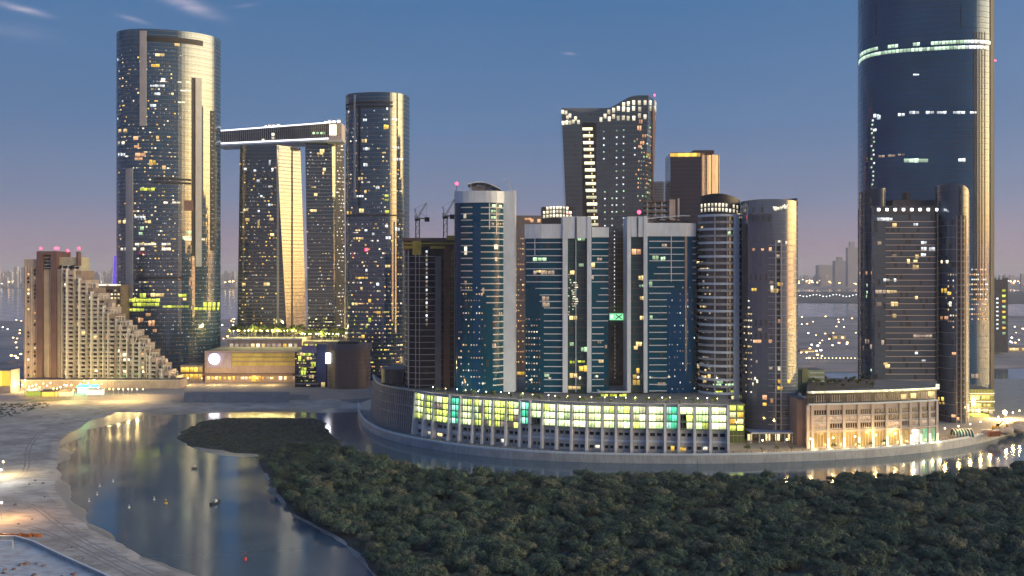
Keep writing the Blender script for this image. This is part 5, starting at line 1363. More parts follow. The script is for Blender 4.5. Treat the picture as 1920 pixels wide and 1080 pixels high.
for i, (a, b_) in enumerate(zip(cols, cols[1:])):
    ua, ub = P.sf.u_px(a, 20), P.sf.u_px(b_, 20); w = ub - ua
    left = b_ <= 975
    brace(ua, LAND, 28.2 if a in teal or (a in (866, 997, 1271)) else 27.3, 1.15 if not left else 0.95, 1.75, WCOL, 'column', 1.8 if left else 0.9)
    nr, z0_ = (4, 13.2) if left else (3, 15.8)
    hh = (27.0 - z0_) / nr
    for r_ in range(nr):
        z = z0_ + r_ * hh
        P.band(ua + 0.5, ub - 0.5, z - 0.24, 0.48, 1.45, P_BEAM, 'deck_beam', False)
        npn = 2 if w > 4.5 else 1
        for k in range(npn):
            uc = ua + 0.9 + (w - 1.8) * (k + 0.5) / npn; ww = (w - 1.8) / npn - 0.3
            if a in teal: mt = PTW if r_ % 2 == 0 and k == 0 else PT
            elif left: mt = rnd.choices([PL, PG, PW, L_DIM], [6, 2, 2, 1])[0]
            else: mt = rnd.choices([PW, PG, PL], [4, 4, 1])[0]
            if a == 1271 and k == 0 and r_ < 2: mt = P_WIN
            if a == 997 and r_ < 1: mt = P_WIN
            P.winu(uc, z + hh / 2 + 0.05, ww, hh - 0.6, mt, 'bay_window', 0.15)
        if npn == 2: [brace(ua + (ub - ua) * q_, z + 0.24, z + hh - 0.24, 0.2, 0.9 if q_ == .5 else 0.3, P_BEAM, 'mullion') for q_ in (.27, .5, .73)]
    # lower storeys: openings and slab lines
    top = z0_ - 0.6
    for z in (top - 3.6, 5.0) if not left else (top - 3.2, 4.9):
        for k in range(2):
            uc = ua + 0.9 + (w - 1.8) * (k + 0.5) / 2
            mt = P_WIN if rnd.random() < 0.93 else rnd.choice([L_CREAM, L_WARM])
            P.winu(uc, z + 1.3, ((w - 1.8) / 2 - 0.35) * 0.8, 1.7 * rnd.uniform(0.8, 1.05), mt, 'window', 0.12)
    P.band(ua + 0.7, ub - 0.7, 9.1 if not left else 8.2, 0.9, 0.75, PALE, 'balcony_slab', False)
brace(P.sf.u_px(1363.5, 20), LAND, 28.2, 1.15, 1.75, WCOL, 'column', 0.9)
# doorway at the foot
P.win(1262, 841, 7, 9, L_GOLD, 'doorway', 0.3); P.win(1281, 842, 12, 6, L_GOLD, 'doorway', 0.3); P.win(972, 823, 5, 6, L_CREAM, 'doorway', 0.3)

# deck pavilion between towers B and C and the glowing porch right of the podium
d = 548
PV = blockpx('deck_pavilion', 'little lime lit glass pavilion on the podium deck under the slim tower', 'pavilion', 1124, 1178, 736, d, 8, glass('pavilion_glass', (0.12, 0.13, 0.06), 2, 3, ior=1.5), 28.2)
rows(PV, [(1133, 743, 14, 8), (1150, 743, 14, 8), (1168, 743, 14, 8)], L_LIME, pitch=7)
PV.panel(1122, 1180, 733, 736, PALE, 'roof_edge', 0.8)
d = 535
PO = blockpx('lit_porch', 'tall glowing green stair porch between the podium and the glass tower', 'porch', 1368, 1396, 757, d, 14, glass('porch_glass', (0.10, 0.14, 0.05), 2, 4, ior=1.5, linecol=(0.3, 0.32, 0.2)))
for r_ in range(4):
    for k in range(2): PO.win(1374 + k * 14, 765 + r_ * 12.5, 11, 9, rnd.choice([PL, PL, PW, L_GOLD]), 'window')
    PO.panel(1368, 1396, 758 + r_ * 12.5, 759.5 + r_ * 12.5, P_BEAM, 'floor_band', 0.5)

# ================================================================== curved stone hotel wing
hf = g2([(1513, 841), (1582, 839), (1662, 836), (1725, 832), (1757, 829.5)], LAND)
hp = dens(smooth_open(hf, 1)) + [(X(1757, 580), 580), (X(1515, 600), 600)]
H = Tower('hotel_wing', 'curved stone hotel wing with a lit roof edge and uplit arcade', 'hotel', Surf(hp, LAND, 26.2))
H.shell(STONE, 'wall')
hu = lambda px: H.sf.u_px(px, 15)
HD = H.sub(Surf(dens(smooth_open([(x, y + 1.2) for x, y in hf], 1)) + [(X(1757, 580), 580), (X(1515, 600), 600)], 26.2, 32.2))
HD.shell(glass('hotel_glazing', (0.035, 0.03, 0.035), 1.3, 6.0, ior=1.5), 'upper_glazing')
HD.strip(HD.sf.u_px(1514, 30), HD.sf.u_px(1756, 30), 32.2, 0.9, 1.6, 60).build('roof_edge', lit('roof_edge_glow', (1.0, 0.93, 0.60), 0.9, sample=True, pattern=0.3), H.root)
H.strip(hu(1514), hu(1756), 26.2, 0.8, 1.1, 60).build('cornice', PALE, H.root)
H.strip(hu(1514), hu(1756), 12.6, 0.7, 0.8, 60).build('string_course', STONE, H.root)
piers = [1515, 1523, 1552, 1582, 1610, 1636, 1662, 1687, 1706, 1725, 1741, 1755.5]
m = MB(); m.box(-0.5, 0.5, -0.12, 0.2, -0.5, 0.5)
for k in range(1, 5): m.box(-0.5 + k / 5 - 0.02, -0.5 + k / 5 + 0.02, -0.3, -0.1, -0.5, 0.5, 1)
HW = m.mesh('hotel_window', [glass('hotel_window_glass', (0.03, 0.022, 0.022), 1.0, 2.8, ior=1.6), STONE])
m = MB(); m.box(-0.5, 0.5, -0.12, 0.2, -0.5, 0.5)
for k in range(1, 4): m.box(-0.5 + k / 4 - 0.02, -0.5 + k / 4 + 0.02, -0.3, -0.1, -0.5, 0.5, 1)
HWL = m.mesh('hotel_window_lit', [L_DIM, STONE])
HGL = m.mesh('arcade_glass', [lit('arcade_glow', (0.85, 0.62, 0.20), 0.14), STONE]); HGG = m.mesh('arcade_glass_green', [lit('arcade_green', (0.10, 0.60, 0.35), 0.5), WHITE]); HGW = m.mesh('arcade_glass_white', [L_WHITE, WHITE])
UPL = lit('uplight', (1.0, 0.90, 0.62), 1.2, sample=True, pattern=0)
for i, px in enumerate(piers):
    p, n = H.sf.at(hu(px), 10), H.sf.nrm(hu(px), 10)
    rz = math.atan2(n[1], n[0]) + math.pi / 2
    m = MB(); m.box(-0.75, 0.75, -0.75, 0.3, 0, 22.1); pm = m.mesh('pier', STONE); inst(pm, 'pier', H.root, (p[0], p[1], LAND), rz)
    if i == 0: continue
    m = MB(); m.box(-0.55, 0.55, -1.0, -0.76, 0.2, 5.2); inst(m.mesh('pier_foot_glow', UPL if i % 4 != 3 else L_CREAM), 'pier_foot_glow', H.root, (p[0], p[1], LAND), rz)  # light on the pier foot put in as a glowing panel
    ld = bpy.data.lights.new('uplight', 'POINT'); ld.energy = 650; ld.color = (1.0, 0.80, 0.42); ld.shadow_soft_size = 0.6
    lo = bpy.data.objects.new('uplight', ld); o_ = parent_off(H.root); lo.location = (p[0] + n[0] * 2.6 - o_[0], p[1] + n[1] * 2.6 - o_[1], 5.2 - o_[2]); link(lo, H.root)
for i, (a, b_) in enumerate(zip(piers[1:], piers[2:])):
    ua, ub = hu(a), hu(b_); uc = (ua + ub) / 2; w = ub - ua - 2.0
    p, n = H.sf.at(uc, 10), H.sf.nrm(uc, 10); rz = math.atan2(n[1], n[0]) + math.pi / 2
    for r_, z in enumerate((15.2, 18.7, 22.2)):
        litw = rnd.random() < 0.18 or (i >= 7 and r_ == 0)
        wo = inst(HWL if litw else HW, 'window', H.root, (p[0], p[1], z), rz, (w, 1, 2.5))
        m = MB(); m.box(-0.53, 0.53, -0.5, 0.1, -0.6, -0.52); 
        inst(UNIT.setdefault('sill', m.mesh('sill', PALE)), 'sill', H.root, (p[0], p[1], z), rz, (w, 1, 2.5))
    me = HGL if i < 7 else (HGW if i == 7 else HGG)
    inst(me, 'arcade_window', H.root, (p[0], p[1], 8.2), rz, (w, 1, 7.2))
    inst(HW if i < 8 else HWL, 'window', H.root, (HD.sf.at(HD.sf.u_px((a + b_) / 2, 30), 30)[0], HD.sf.at(HD.sf.u_px((a + b_) / 2, 30), 30)[1], 29.2), rz, (w, 1, 3.6))
for px in (1694, 1712, 1745): HD.win(px, 744 - (px - 1690) * 0.1, 12, 9, L_WARM, 'window')
# end block, roof garden block and green screen
EB = blockpx('end_block', 'plain mauve end block joining the hotel wing to the glass tower', 'building', 1494, 1512.5, 748, 528, 25, solid('mauve_stone', (0.26, 0.20, 0.20), 0.8))
GS = blockpx('green_screen_block', 'pale green louvred block on the hotel roof', 'building', 1500, 1546, 694, 575, 16, solid('green_louvre', (0.30, 0.36, 0.22), 0.7), 26)
GS.panel(1503, 1514, 690, 742, solid('olive_pier', (0.22, 0.25, 0.14), 0.7), 'pier', 0.6)
for k in range(5): GS.panel(1518, 1545, 698 + k * 8, 700 + k * 8, PALE, 'louvre_rail', 0.3)
# roof garden between hotel and slab tower
sheet('roof_garden', [(X(1517, 530), 531), (X(1640, 545), 547), (X(1640, 590), 590), (X(1517, 590), 590)], 32.35, ground_mat('planting_soil', (0.06, 0.05, 0.035), (0.12, 0.09, 0.06), 0.1), 0.1)

# ================================================================== quay lamps
LPW = bpy.data.lights
def lamp_mesh(h, mat):
    m = MB(); m.cyl((0, 0), 0.12, 0, h, 6, 0.08); m.box(-0.35, 0.35, -0.35, 0.35, h, h + 0.12); m2 = MB(); m2.ball((0, 0, h - 0.45 + 0.9), 0.42, 8, 5)
    return m.mesh('lamp_post', GREYFIN), m2.mesh('lamp_globe', mat)
LPM, LGM = lamp_mesh(6.0, L_LAMPY); _, LGW = lamp_mesh(6.0, L_LAMPW)
def lamp(x, y, z, label, group, globe=None, energy=0, col=(1, .7, .35), s=1.0):
    t = thing('lamp_post', label, 'lamp post', (x, y, z), group)
    inst(LPM, 'post', t, (x, y, z), 0, (s, s, s)); inst(globe or LGM, 'globe', t, (x, y, z), 0, (s, s, s))
    if energy:
        ld = LPW.new('lamp_light', 'POINT'); ld.energy = energy; ld.color = col; ld.shadow_soft_size = 0.5
        lo = bpy.data.objects.new('lamp_light', ld); lo.location = (0, 0, 6.2 * s + 0.6); link(lo, t)
    return t
s_ = 0.0
k = 0
while s_ < QL:
    p, n = q_at(s_); px = proj(p[0], p[1], 4)[0]
    if 1375 < px < 1930:
        lamp(p[0] - n[0] * 3.0, p[1] - n[1] * 3.0, LAND, 'warm globe lamp post along the quay promenade by the hotel wing', 'quay lamps by the hotel', LGM, 3800, (1.0, 0.62, 0.22))
        s_ += 13
    elif 790 < px < 1370:
        s_ += 26; k += 1
    else: s_ += 13
for k in range(26):
    px = 800 + k * 22 + rnd.uniform(-6, 6); u = P.sf.u_px(px, 27); p, n = P.sf.at(u, 27), P.sf.nrm(u, 27); off = rnd.uniform(1.8, 5)
    lamp(p[0] - n[0] * off, p[1] - n[1] * off, 27.45, 'small globe lamp on the podium deck edge', 'podium deck lamps', rnd.choice([LGW, LGM]), 1500 if k % 2 == 0 else 0, (1.0, 0.85, 0.55), 0.55)
# ================================================================== stepped apartment block with lattice balconies
d = 805
ST = thing('stepped_block', 'brown stepped apartment block with white lattice balconies and red roof lights', 'apartment block', (X(150, d), d, LAND))
def sbox(px0, px1, pt, dd, depth, mat, name, zb=LAND):
    m = MB(); m.box(X(px0, dd), X(px1, dd), dd, dd + depth, zb, Z(pt, dd)); return m.build(name, mat, ST)
sbox(45, 70, 486, d + 2, 30, TAN, 'wing')
sbox(68.5, 79, 471, d - 1, 26, BROWN, 'frame_pier'); sbox(95, 106, 471, d - 1, 26, BROWN, 'frame_pier')
sbox(79.1, 94.9, 471, d - 0.8, 25, BROWN, 'frame_head', Z(478, d)); sbox(79.2, 94.8, 481, d + 3, 20, TAN2, 'recess_wall')
m = MB(); m.box(X(81, d), X(93, d), d + 2.4, d + 2.9, Z(505, d), Z(484, d)); m.build('recess_window', G_DARK, ST)
for k in range(3): m = MB(); m.box(X(81, d), X(93, d), d + 2.2, d + 2.8, Z(490 + k * 6, d), Z(489 + k * 6, d)); m.build('recess_rail', PALE, ST)
sbox(106.2, 118, 505, d + 0.5, 25, TAN2, 'wing'); sbox(118, 146, 482, d + 4, 22, solid('cream_top', (0.50, 0.45, 0.33), 0.7), 'penthouse'); sbox(106.2, 118, 482, d + 4, 22, MATS['cream_top'], 'penthouse', Z(505, d))
m = MB(); m.box(X(108, d), X(144, d), d + 3.4, d + 3.9, Z(504, d), Z(497, d)); m.build('penthouse_window', G_DARK, ST)
sbox(143, 146.5, 472, d + 3, 6, BROWN, 'roof_pier', Z(500, d))
# vertical ribs on the tall part
for px in (47, 52, 58, 64, 82, 86, 91, 108, 112, 116):
    sbox(px, px + 1.6, 500 if px < 70 else 508, d + (1.4 if px < 70 else (2.4 if px < 96 else -0.1)), 1.2, TAN2 if px % 4 else TAN, 'rib')
for px in (50, 62):
    for k in range(30):
        if rnd.random() < 0.55:
            m = MB(); yy = 505 + k * 7.3; m.box(X(px, d), X(px + 2.6, d), d + 1.4, d + 2.2, Z(yy + 4, d), Z(yy, d)); m.build('window', rnd.choices([G_DARK, L_DIM, L_WARM, L_ORANGE, L_CREAM], [12, 2, 1, 1, 1])[0], ST)
# stepped bays with balconies
LATT = solid('white_lattice', (0.74, 0.70, 0.69), 0.6, var=0.2)
BAYW = 11.2
def step_y(px):
    pts = [(118, 506), (150, 508), (160, 532), (185, 555), (205, 580), (228, 606), (250, 622), (270, 645), (290, 668), (310, 690), (332, 712)]
    for (a, ya), (b, yb) in zip(pts, pts[1:]):
        if a <= px <= b: return ya + (yb - ya) * (px - a) / (b - a)
    return 712
bal = MB()
bw = BAYW * d / F
bal.box(0.1, bw - 0.1, -1.7, 0.3, 0, 0.28); bal.box(0.1, bw - 0.1, -1.7, -1.55, 0.95, 1.15)
for k in range(5): bal.box(0.15 + k * (bw - 0.45) / 4, 0.30 + k * (bw - 0.45) / 4, -1.72, -1.58, 0.28, 0.95)
bal.box(0.0, 0.35, -1.6, 0.2, 0.28, 3.1)
BALM = bal.mesh('balcony', LATT)
BW = unit_box(G_DARK, 'balcony_window', 0.1)
per = MB(); per.box(0, 0.3, -1.6, -1.3, 0, 3.6); per.box(bw - 0.3, bw, -1.6, -1.3, 0, 3.6); per.box(0, 0.3, 5, 5.3, 0, 3.6); per.box(bw - 0.3, bw, 5, 5.3, 0, 3.6)
for k in range(5): per.box(0, bw, -1.6 + k * 1.65, -1.4 + k * 1.65, 3.6, 3.85)
per.box(0, 0.3, -1.6, 5.3, 3.4, 3.6); per.box(bw - 0.3, bw, -1.6, 5.3, 3.4, 3.6)
PERM = per.mesh('pergola', LATT)
nbay = int((332 - 118) / BAYW)
for i in range(nbay):
    px = 118 + i * BAYW; pt = step_y(px + BAYW / 2); off = (0.0, -2.4, 1.2, -1.4, 2.0, -0.6, 0.8)[i % 7] - i * 0.2
    dd = d + off; x0 = X(px, d); zt_ = Z(pt, d)
    m = MB(); m.box(x0 + 0.01, x0 + bw - 0.01, dd, dd + 26 - i * 0.4, LAND, zt_); m.build('bay', TAN if i % 2 else solid('taupe_render' + str(i), (0.27 + 0.01 * (i % 3), 0.215, 0.18), 0.8), ST)
    z = LAND + 6.5
    while z < zt_ - 3.0:
        inst(BALM, 'balcony', ST, (x0 + rnd.choice((0, 0, 0.3)), dd + rnd.choice((0, 0, -0.7, 0.6)), z), 0, (rnd.choice((1, 1, 0.72)), 1, rnd.choice((1, 1, 1.25))))
        wm = BW
        if rnd.random() < 0.07:
            mt = rnd.choice([L_WARM, L_CREAM, L_DIM, L_ORANGE]); wm = UNIT.setdefault('bw' + mt.name, unit_box(mt, 'balcony_window', 0.1))
        inst(wm, 'balcony_window', ST, (x0 + bw * 0.58, dd, z + 1.6), 0, (bw * 0.62, 1, 2.3))
        z += 3.45
    m = MB(); m.box(x0 - 0.25, x0 + 0.25, dd - 2.6, dd + 3, LAND, zt_ + 1.5); m.build('bay_fin', LATT if i % 2 else TAN2, ST)
    if i % 2 == 0 or i > 8: inst(PERM, 'pergola', ST, (x0, dd, zt_))
    if i % 3 == 1:
        m = MB(); m.box(x0 + 0.6, x0 + bw - 0.6, dd + 6, dd + 12, zt_, zt_ + 3.4); m.build('roof_room', TAN2, ST)
# trellis arches on the low steps
for i in range(7):
    px = 238 + i * 12.5; zt_ = Z(step_y(px) + 6, d - 4); m = MB(); x = X(px, d - 4)
    m.bar((x, d - 4.5, 11), (x, d - 4.5, zt_ - 2), 0.5); m.bar((x, d - 4.5, zt_ - 8), (x + 2.6, d - 4.5, zt_ - 3), 0.4); m.bar((x, d - 4.5, zt_ - 8), (x - 2.6, d - 4.5, zt_ - 3), 0.4); m.bar((x + 2.6, d - 4.5, zt_ - 3), (x + 2.6, d - 4.5, zt_ + 1), 0.4)
    m.build('trellis', LATT, ST)
for px in (72, 100, 104, 123, 144): beacon(ST, (X(px, d), d + 4, Z(471 if px < 110 or px > 140 else 482, d)), 1.1, mast=1.2 if px != 123 else 4)
for px, py in ((232, 672), (240, 672), (222, 655)):
    m = MB(); m.box(X(px, d - 4), X(px + 4, d - 4), d - 4.6, d - 4.2, Z(py + 5, d - 4), Z(py, d - 4)); m.build('window', L_CREAM, ST)
# base storey
BS = blockpx('base_storey', 'low tan plinth building under the stepped block', 'building', 40, 338, 712, 790, 16, TAN)
for k in range(24): BS.win(192 + k * 6, 731 + 0.2 * (k % 3), 4, 3.6, rnd.choices([G_DARK, L_WARM, L_DIM], [6, 1, 1])[0], 'window')
for k in range(18): BS.win(204 + k * 7, 741, 4, 3, rnd.choices([G_DARK, L_WARM, L_DIM], [5, 1, 1])[0], 'window')
for px in (284, 301, 338): BS.win(px - 3, 738, 4, 7, L_ORANGE, 'doorway')
BS.panel(40, 336, 712, 714, TAN2, 'parapet', 0.5)
# brown hotel behind with a bright roof line
RH = blockpx('roof_line_block', 'brown block with a bright roof line behind the stepped apartments', 'building', 172, 226, 534, 880, 30, solid('umber_render', (0.16, 0.115, 0.09), 0.8))
RH.panel(172, 226, 533, 536, L_CREAM, 'roof_light_line', 0.8)
for r_ in range(5):
    for k in range(8): RH.win(184 + k * 6.4, 545 + r_ * 7, 3.6, 3.2, rnd.choices([G_DARK, L_WARM, L_CREAM], [4, 2, 2])[0], 'window')
# purple lit spire far away
sp = thing('spire', 'slim purple floodlit sail-shaped tower far behind the stepped apartments', 'tower', (X(218, 1500), 1500, LAND))
m = MB(); d_ = 1500; zt_ = Z(479, d_); xa, xb = X(205, d_), X(221, d_)
m.hexa([(xa, d_, LAND), (xb, d_, LAND), (xb, d_ + 14, LAND), (xa, d_ + 14, LAND), (X(211, d_), d_ + 4, zt_), (xb, d_ + 4, zt_ - 2), (xb, d_ + 10, zt_ - 2), (X(211, d_), d_ + 10, zt_)])
m.build('sail', lit('purple_glow', (0.22, 0.10, 0.95), 0.75, pattern=0.5), sp)  # floodlighting put into the wall as its own purple glow
m = MB(); m.bar((X(206.5, d_), d_ - 0.3, LAND), (X(211, d_), d_ + 3.6, zt_), 1.0); m.build('edge_rib', PALE, sp)
m = MB(); m.box(X(205, d_), X(230, d_), d_ - 3, d_ + 16, LAND, 24); m.build('base', DARKMET, sp)

# ================================================================== shore promenade on the left: stalls, green canopy, lamps
def stall(px, py, w, h, roofm, wallm, label, group=None):
    x, y, _ = gp(px, py, LAND); s = thing('market_stall', label, 'market stall', (x, y, LAND), group)
    m = MB(); m.box(x - w / 2, x + w / 2, y, y + 4, LAND, LAND + h * .75); m.build('counter', wallm, s)
    m = MB(); m.hexa([(x - w / 2 - .5, y - 2, LAND + h * .76), (x + w / 2 + .5, y - 2, LAND + h * .76), (x + w / 2 + .5, y + 4.5, LAND + h * .76), (x - w / 2 - .5, y + 4.5, LAND + h * .76), (x - w / 2 - .5, y - 2, LAND + h * .84), (x + w / 2 + .5, y - 2, LAND + h * .84), (x + w / 2 + .5, y + 4.5, LAND + h), (x - w / 2 - .5, y + 4.5, LAND + h)]); m.build('awning', roofm, s)
    for q in (-1, 1):
        m = MB(); m.bar((x + q * w / 2, y - 1.8, LAND), (x + q * w / 2, y - 1.8, LAND + h * .76), 0.25); m.build('post', DARKMET, s)
    return s
GC = lit('green_canopy', (0.05, 0.85, 0.30), 5.0, sample=True, pattern=0.2)
s = stall(163, 737, 14, 6, GC, L_WHITE, 'market stall under a glowing green canopy')
ld = LPW.new('canopy_light', 'POINT'); ld.energy = 9000; ld.color = (0.1, 1.0, 0.4); ld.shadow_soft_size = 1.5
lo = bpy.data.objects.new('canopy_light', ld); lo.location = (0, -5, 7); link(lo, s)
stall(176, 741, 12, 5, WHITE, L_CREAM, 'white awning stall next to the green canopy')
stall(72, 743, 18, 5, WHITE, L_LIME, 'low stall with lime lit counter and white awning')
stall(92, 744, 10, 5, DARKMET, L_GOLD, 'low stall with gold counter and dark awning')
stall(122, 743, 9, 4.5, TIMBER, L_WARM, 'small timber stall near the white stall')
KB = blockpx('billboard_block', 'glowing yellow box building beside the shore market stalls', 'building', -14, 20, 694, 760, 14, TAN)
KB.panel(-12, 19, 696, 724, lit('billboard_glow', (1.0, 0.68, 0.08), 1.3, sample=True, pattern=0.4), 'glowing_wall', 0.4)
for k in range(30):
    px = 4 + k * 6.4 + rnd.uniform(-2, 2); py = rnd.choice((732, 736, 741, 745)) + rnd.uniform(-1, 1); x, y, _ = gp(px, py, LAND)
    lamp(x, y, LAND, 'short globe lamp on the shore promenade below the stepped block', 'shore promenade lamps', rnd.choice([LGM, LGM, LGW]), 14000 if k % 3 == 0 else 0, (1, .66, .22), 0.8 + 0.4 * rnd.random())
for k in range(16):
    px = 205 + k * 9 + rnd.uniform(-3, 3) if k < 8 else 352 + (k - 8) * 26
    x, y, _ = gp(px, 744 if k < 8 else 722, LAND)
    lamp(x, y, LAND, 'globe lamp on the bank in front of the low halls', 'bank lamps', LGM, 12000 if k % 2 == 0 else 0, (1, .70, .25), 0.85)
# low grey revetment below the hall
RV = thing('revetment', 'grey sloping revetment wall below the long low hall', 'wall', (X(440, 770), 770, 2))
for k in range(22):
    a, b_ = 344 + k * 9, 344 + (k + 1) * 9 - 0.3
    y0 = gp(a, 746, 3)[1] - 8; m = MB()
    m.hexa([(X(a, y0), y0, 0.6), (X(b_, y0), y0, 0.6), (X(b_, y0 + 14), y0 + 14, 0.6), (X(a, y0 + 14), y0 + 14, 0.6), (X(a, y0 + 6), y0 + 8, 7.0), (X(b_, y0 + 6), y0 + 8, 7.0), (X(b_, y0 + 12), y0 + 14, 7.0), (X(a, y0 + 12), y0 + 14, 7.0)])
    m.build('slab', solid('revetment_grey', (0.20, 0.20, 0.21), 0.9) if k == 0 else MATS['revetment_grey'], RV)
# ================================================================== mangroves
def leaf_mat(name, c1, c2, c3):
    m, nt, b = newmat(name)
    oi = nd(nt, 'ShaderNodeObjectInfo'); ge = nd(nt, 'ShaderNodeNewGeometry')
    at = nd(nt, 'ShaderNodeAttribute', attribute_name='tint', attribute_type='INSTANCER')
    r = mth(nt, 'FRACT', mth(nt, 'ADD', oi.outputs['Random'], at.outputs['Fac']))
    c = mixc(nt, ge.outputs['Random Per Island'], c1, c2)
    tc = mth(nt, 'GREATER_THAN', r, 0.86)
    c = mixc(nt, mth(nt, 'MULTIPLY', tc, 0.6), c, c3)
    br = nd(nt, 'ShaderNodeMapRange'); br.inputs[3].default_value = 0.6; br.inputs[4].default_value = 1.5
    nt.links.new(r, br.inputs[0])
    mu = nd(nt, 'ShaderNodeVectorMath', operation='SCALE'); nt.links.new(c, mu.inputs[0]); nt.links.new(br.outputs[0], mu.inputs[3])
    nt.links.new(mu.outputs[0], b.inputs['Base Color'])
    b.inputs['Roughness'].default_value = 0.6
    b.inputs['Specular IOR Level'].default_value = 0.25
    return m
LEAF = leaf_mat('mangrove_leaf', (0.030, 0.054, 0.034), (0.112, 0.152, 0.100), (0.125, 0.110, 0.070))
GLEAF = leaf_mat('garden_leaf', (0.045, 0.075, 0.022), (0.10, 0.13, 0.04), (0.10, 0.09, 0.03))
BARK = solid('bark', (0.085, 0.066, 0.05), 0.9, var=0.4, scale=1.0)
def crown_mesh(name, seed, rx, ry, h, nl, ls, mat, z0=1.0):
    g = random.Random(seed); m = MB()
    lobes = []
    n = g.randint(6, 9)
    for k in range(n):
        a = 2 * math.pi * k / n + g.uniform(-.4, .4); q = g.uniform(0.35, 0.75) if k else 0
        lobes.append((rx * q * math.cos(a), ry * q * math.sin(a), z0 + h * g.uniform(0.35, 0.72), g.uniform(0.32, 0.52)))
    for _ in range(nl):
        lx, ly, lz, lr = g.choice(lobes)
        t = g.uniform(0, 2 * math.pi); cz = g.uniform(-0.55, 1.0); q = math.sqrt(max(0, 1 - cz * cz)); rr = g.uniform(0.72, 1.06)
        nx, ny, nz = q * math.cos(t), q * math.sin(t), cz
        p = Vector((lx + nx * rx * lr * rr, ly + ny * ry * lr * rr, lz + nz * h * lr * 0.95 * rr))
        n_ = Vector((nx + g.uniform(-.5, .5), ny + g.uniform(-.5, .5), nz + g.uniform(-.2, .6))).normalized()
        u = n_.cross(Vector((g.uniform(-1, 1), g.uniform(-1, 1), g.uniform(-1, 1)))).normalized(); v = n_.cross(u)
        s1, s2 = ls * g.uniform(0.7, 1.3), ls * g.uniform(0.35, 0.6)
        m.quad(p - u * s1 * .5, p + v * s2 * .5, p + u * s1 * .5, p - v * s2 * .5)
    # dark inner mass so that gaps show depth
    return m.mesh(name, mat)
def trunk_mesh(name, seed, r, h, n=5, spread=1.6):
    g = random.Random(seed); m = MB()
    def limb(a, b, w0, w1): m.bar(a, b, w0, None, 0, w1)
    top = Vector((g.uniform(-.3, .3), g.uniform(-.3, .3), h * 0.55)); limb((0, 0, -0.3), top, r * 2, r * 1.4)
    for k in range(n):
        a = 2 * math.pi * k / n + g.uniform(-.3, .3); s_ = spread * g.uniform(.7, 1.1)
        mid = top + Vector((math.cos(a) * s_ * .5, math.sin(a) * s_ * .5, h * .18)); end = top + Vector((math.cos(a) * s_, math.sin(a) * s_, h * .42))
        limb(top, mid, r * 1.1, r * .7); limb(mid, end, r * .7, r * .3)
        limb((math.cos(a) * s_ * .55, math.sin(a) * s_ * .55, -0.3), Vector((0, 0, h * 0.22)), r * .5, r * .6)      # prop roots
    return m.mesh(name, BARK)
CROWNS = [crown_mesh('mangrove_crown', 10 + k, 4.2 + 0.5 * (k % 3), 3.4 + 0.4 * (k % 2), 3.3 + 0.5 * (k % 3), 1500, 0.60, LEAF) for k in range(6)]
TRUNKS = [trunk_mesh('mangrove_trunk', 40 + k, 0.16, 4.2) for k in range(3)]
# world-space outline of the wood
def inside(x, y, pl):
    c = False; n = len(pl); j = n - 1
    for i in range(n):
        if (pl[i][1] > y) != (pl[j][1] > y) and x < (pl[j][0] - pl[i][0]) * (y - pl[i][1]) / (pl[j][1] - pl[i][1]) + pl[i][0]: c = not c
        j = i
    return c
gaps = [gp(1500, 1085)[:2] + (8, 6), gp(1545, 1062)[:2] + (8, 4), gp(1062, 1050)[:2] + (3.2, 10), gp(1705, 1010)[:2] + (5, 6), gp(1090, 1018)[:2] + (6, 3.2), gp(905, 912)[:2] + (8, 8)]
for gx, gy, ga, gb in gaps[:5]:
    sheet('creek', wobble([(gx + ga * .8 * math.cos(q * .5236), gy + gb * .9 * math.sin(q * .5236)) for q in range(12)], 2, 1.0, 31.0), 0.46, WATER, 0.1)
g = random.Random(3)
spots = []
y = 262.0
row = 0
while y < 545:
    x = -125.0
    while x < 330:
        xx, yy = x + g.uniform(-1.9, 1.9) + (row % 2) * 2.4, y + g.uniform(-1.6, 1.6)
        px, py = proj(xx, yy, 0.4)
        if px < 2030 and py < 1140 and inside(xx, yy, mang) and not any(((xx - a) / c) ** 2 + ((yy - b) / e) ** 2 < 1 for a, b, c, e in gaps):
            edge = min(1.0, max(0, (yy - 262)) / 60)
            nz = noise.noise(Vector((xx / 28, yy / 28, 2)))
            s_ = (0.72 + 0.28 * nz + g.choice((-.32, -.12, 0, .08, .32)) + g.uniform(-.08, .08)) * (0.55 + 0.45 * min(1, max(0, (px - 500) / 160)) if py < 900 else 1)
            if noise.noise(Vector((xx / 11, yy / 15, 7))) > -0.36 or g.random() < .35: spots.append((xx, yy, s_, g.uniform(0, 6.28), px, py))
        x += 4.3
    y += 3.8; row += 1
vis = sorted([q for q in spots if -30 < q[4] < 1950 and q[5] - 30 < 1085], key=lambda q: q[1])
near = vis[:300]; nearset = set(id(q) for q in near)
rest = [q for q in spots if id(q) not in nearset]
for k, (xx, yy, s_, a, px, py) in enumerate(near):
    t = thing('mangrove_tree', 'dark green mangrove with a rounded spreading crown in the front of the wood', 'mangrove', (xx, yy, 0.4), 'mangroves along the front of the wood')
    o = inst(TRUNKS[k % 3], 'trunk', t, (xx, yy, 0.4), a, (s_, s_, s_)); o = inst(CROWNS[k % 6], 'crown', t, (xx, yy, 0.4), a, (s_, s_, s_ * g.uniform(.9, 1.15)))
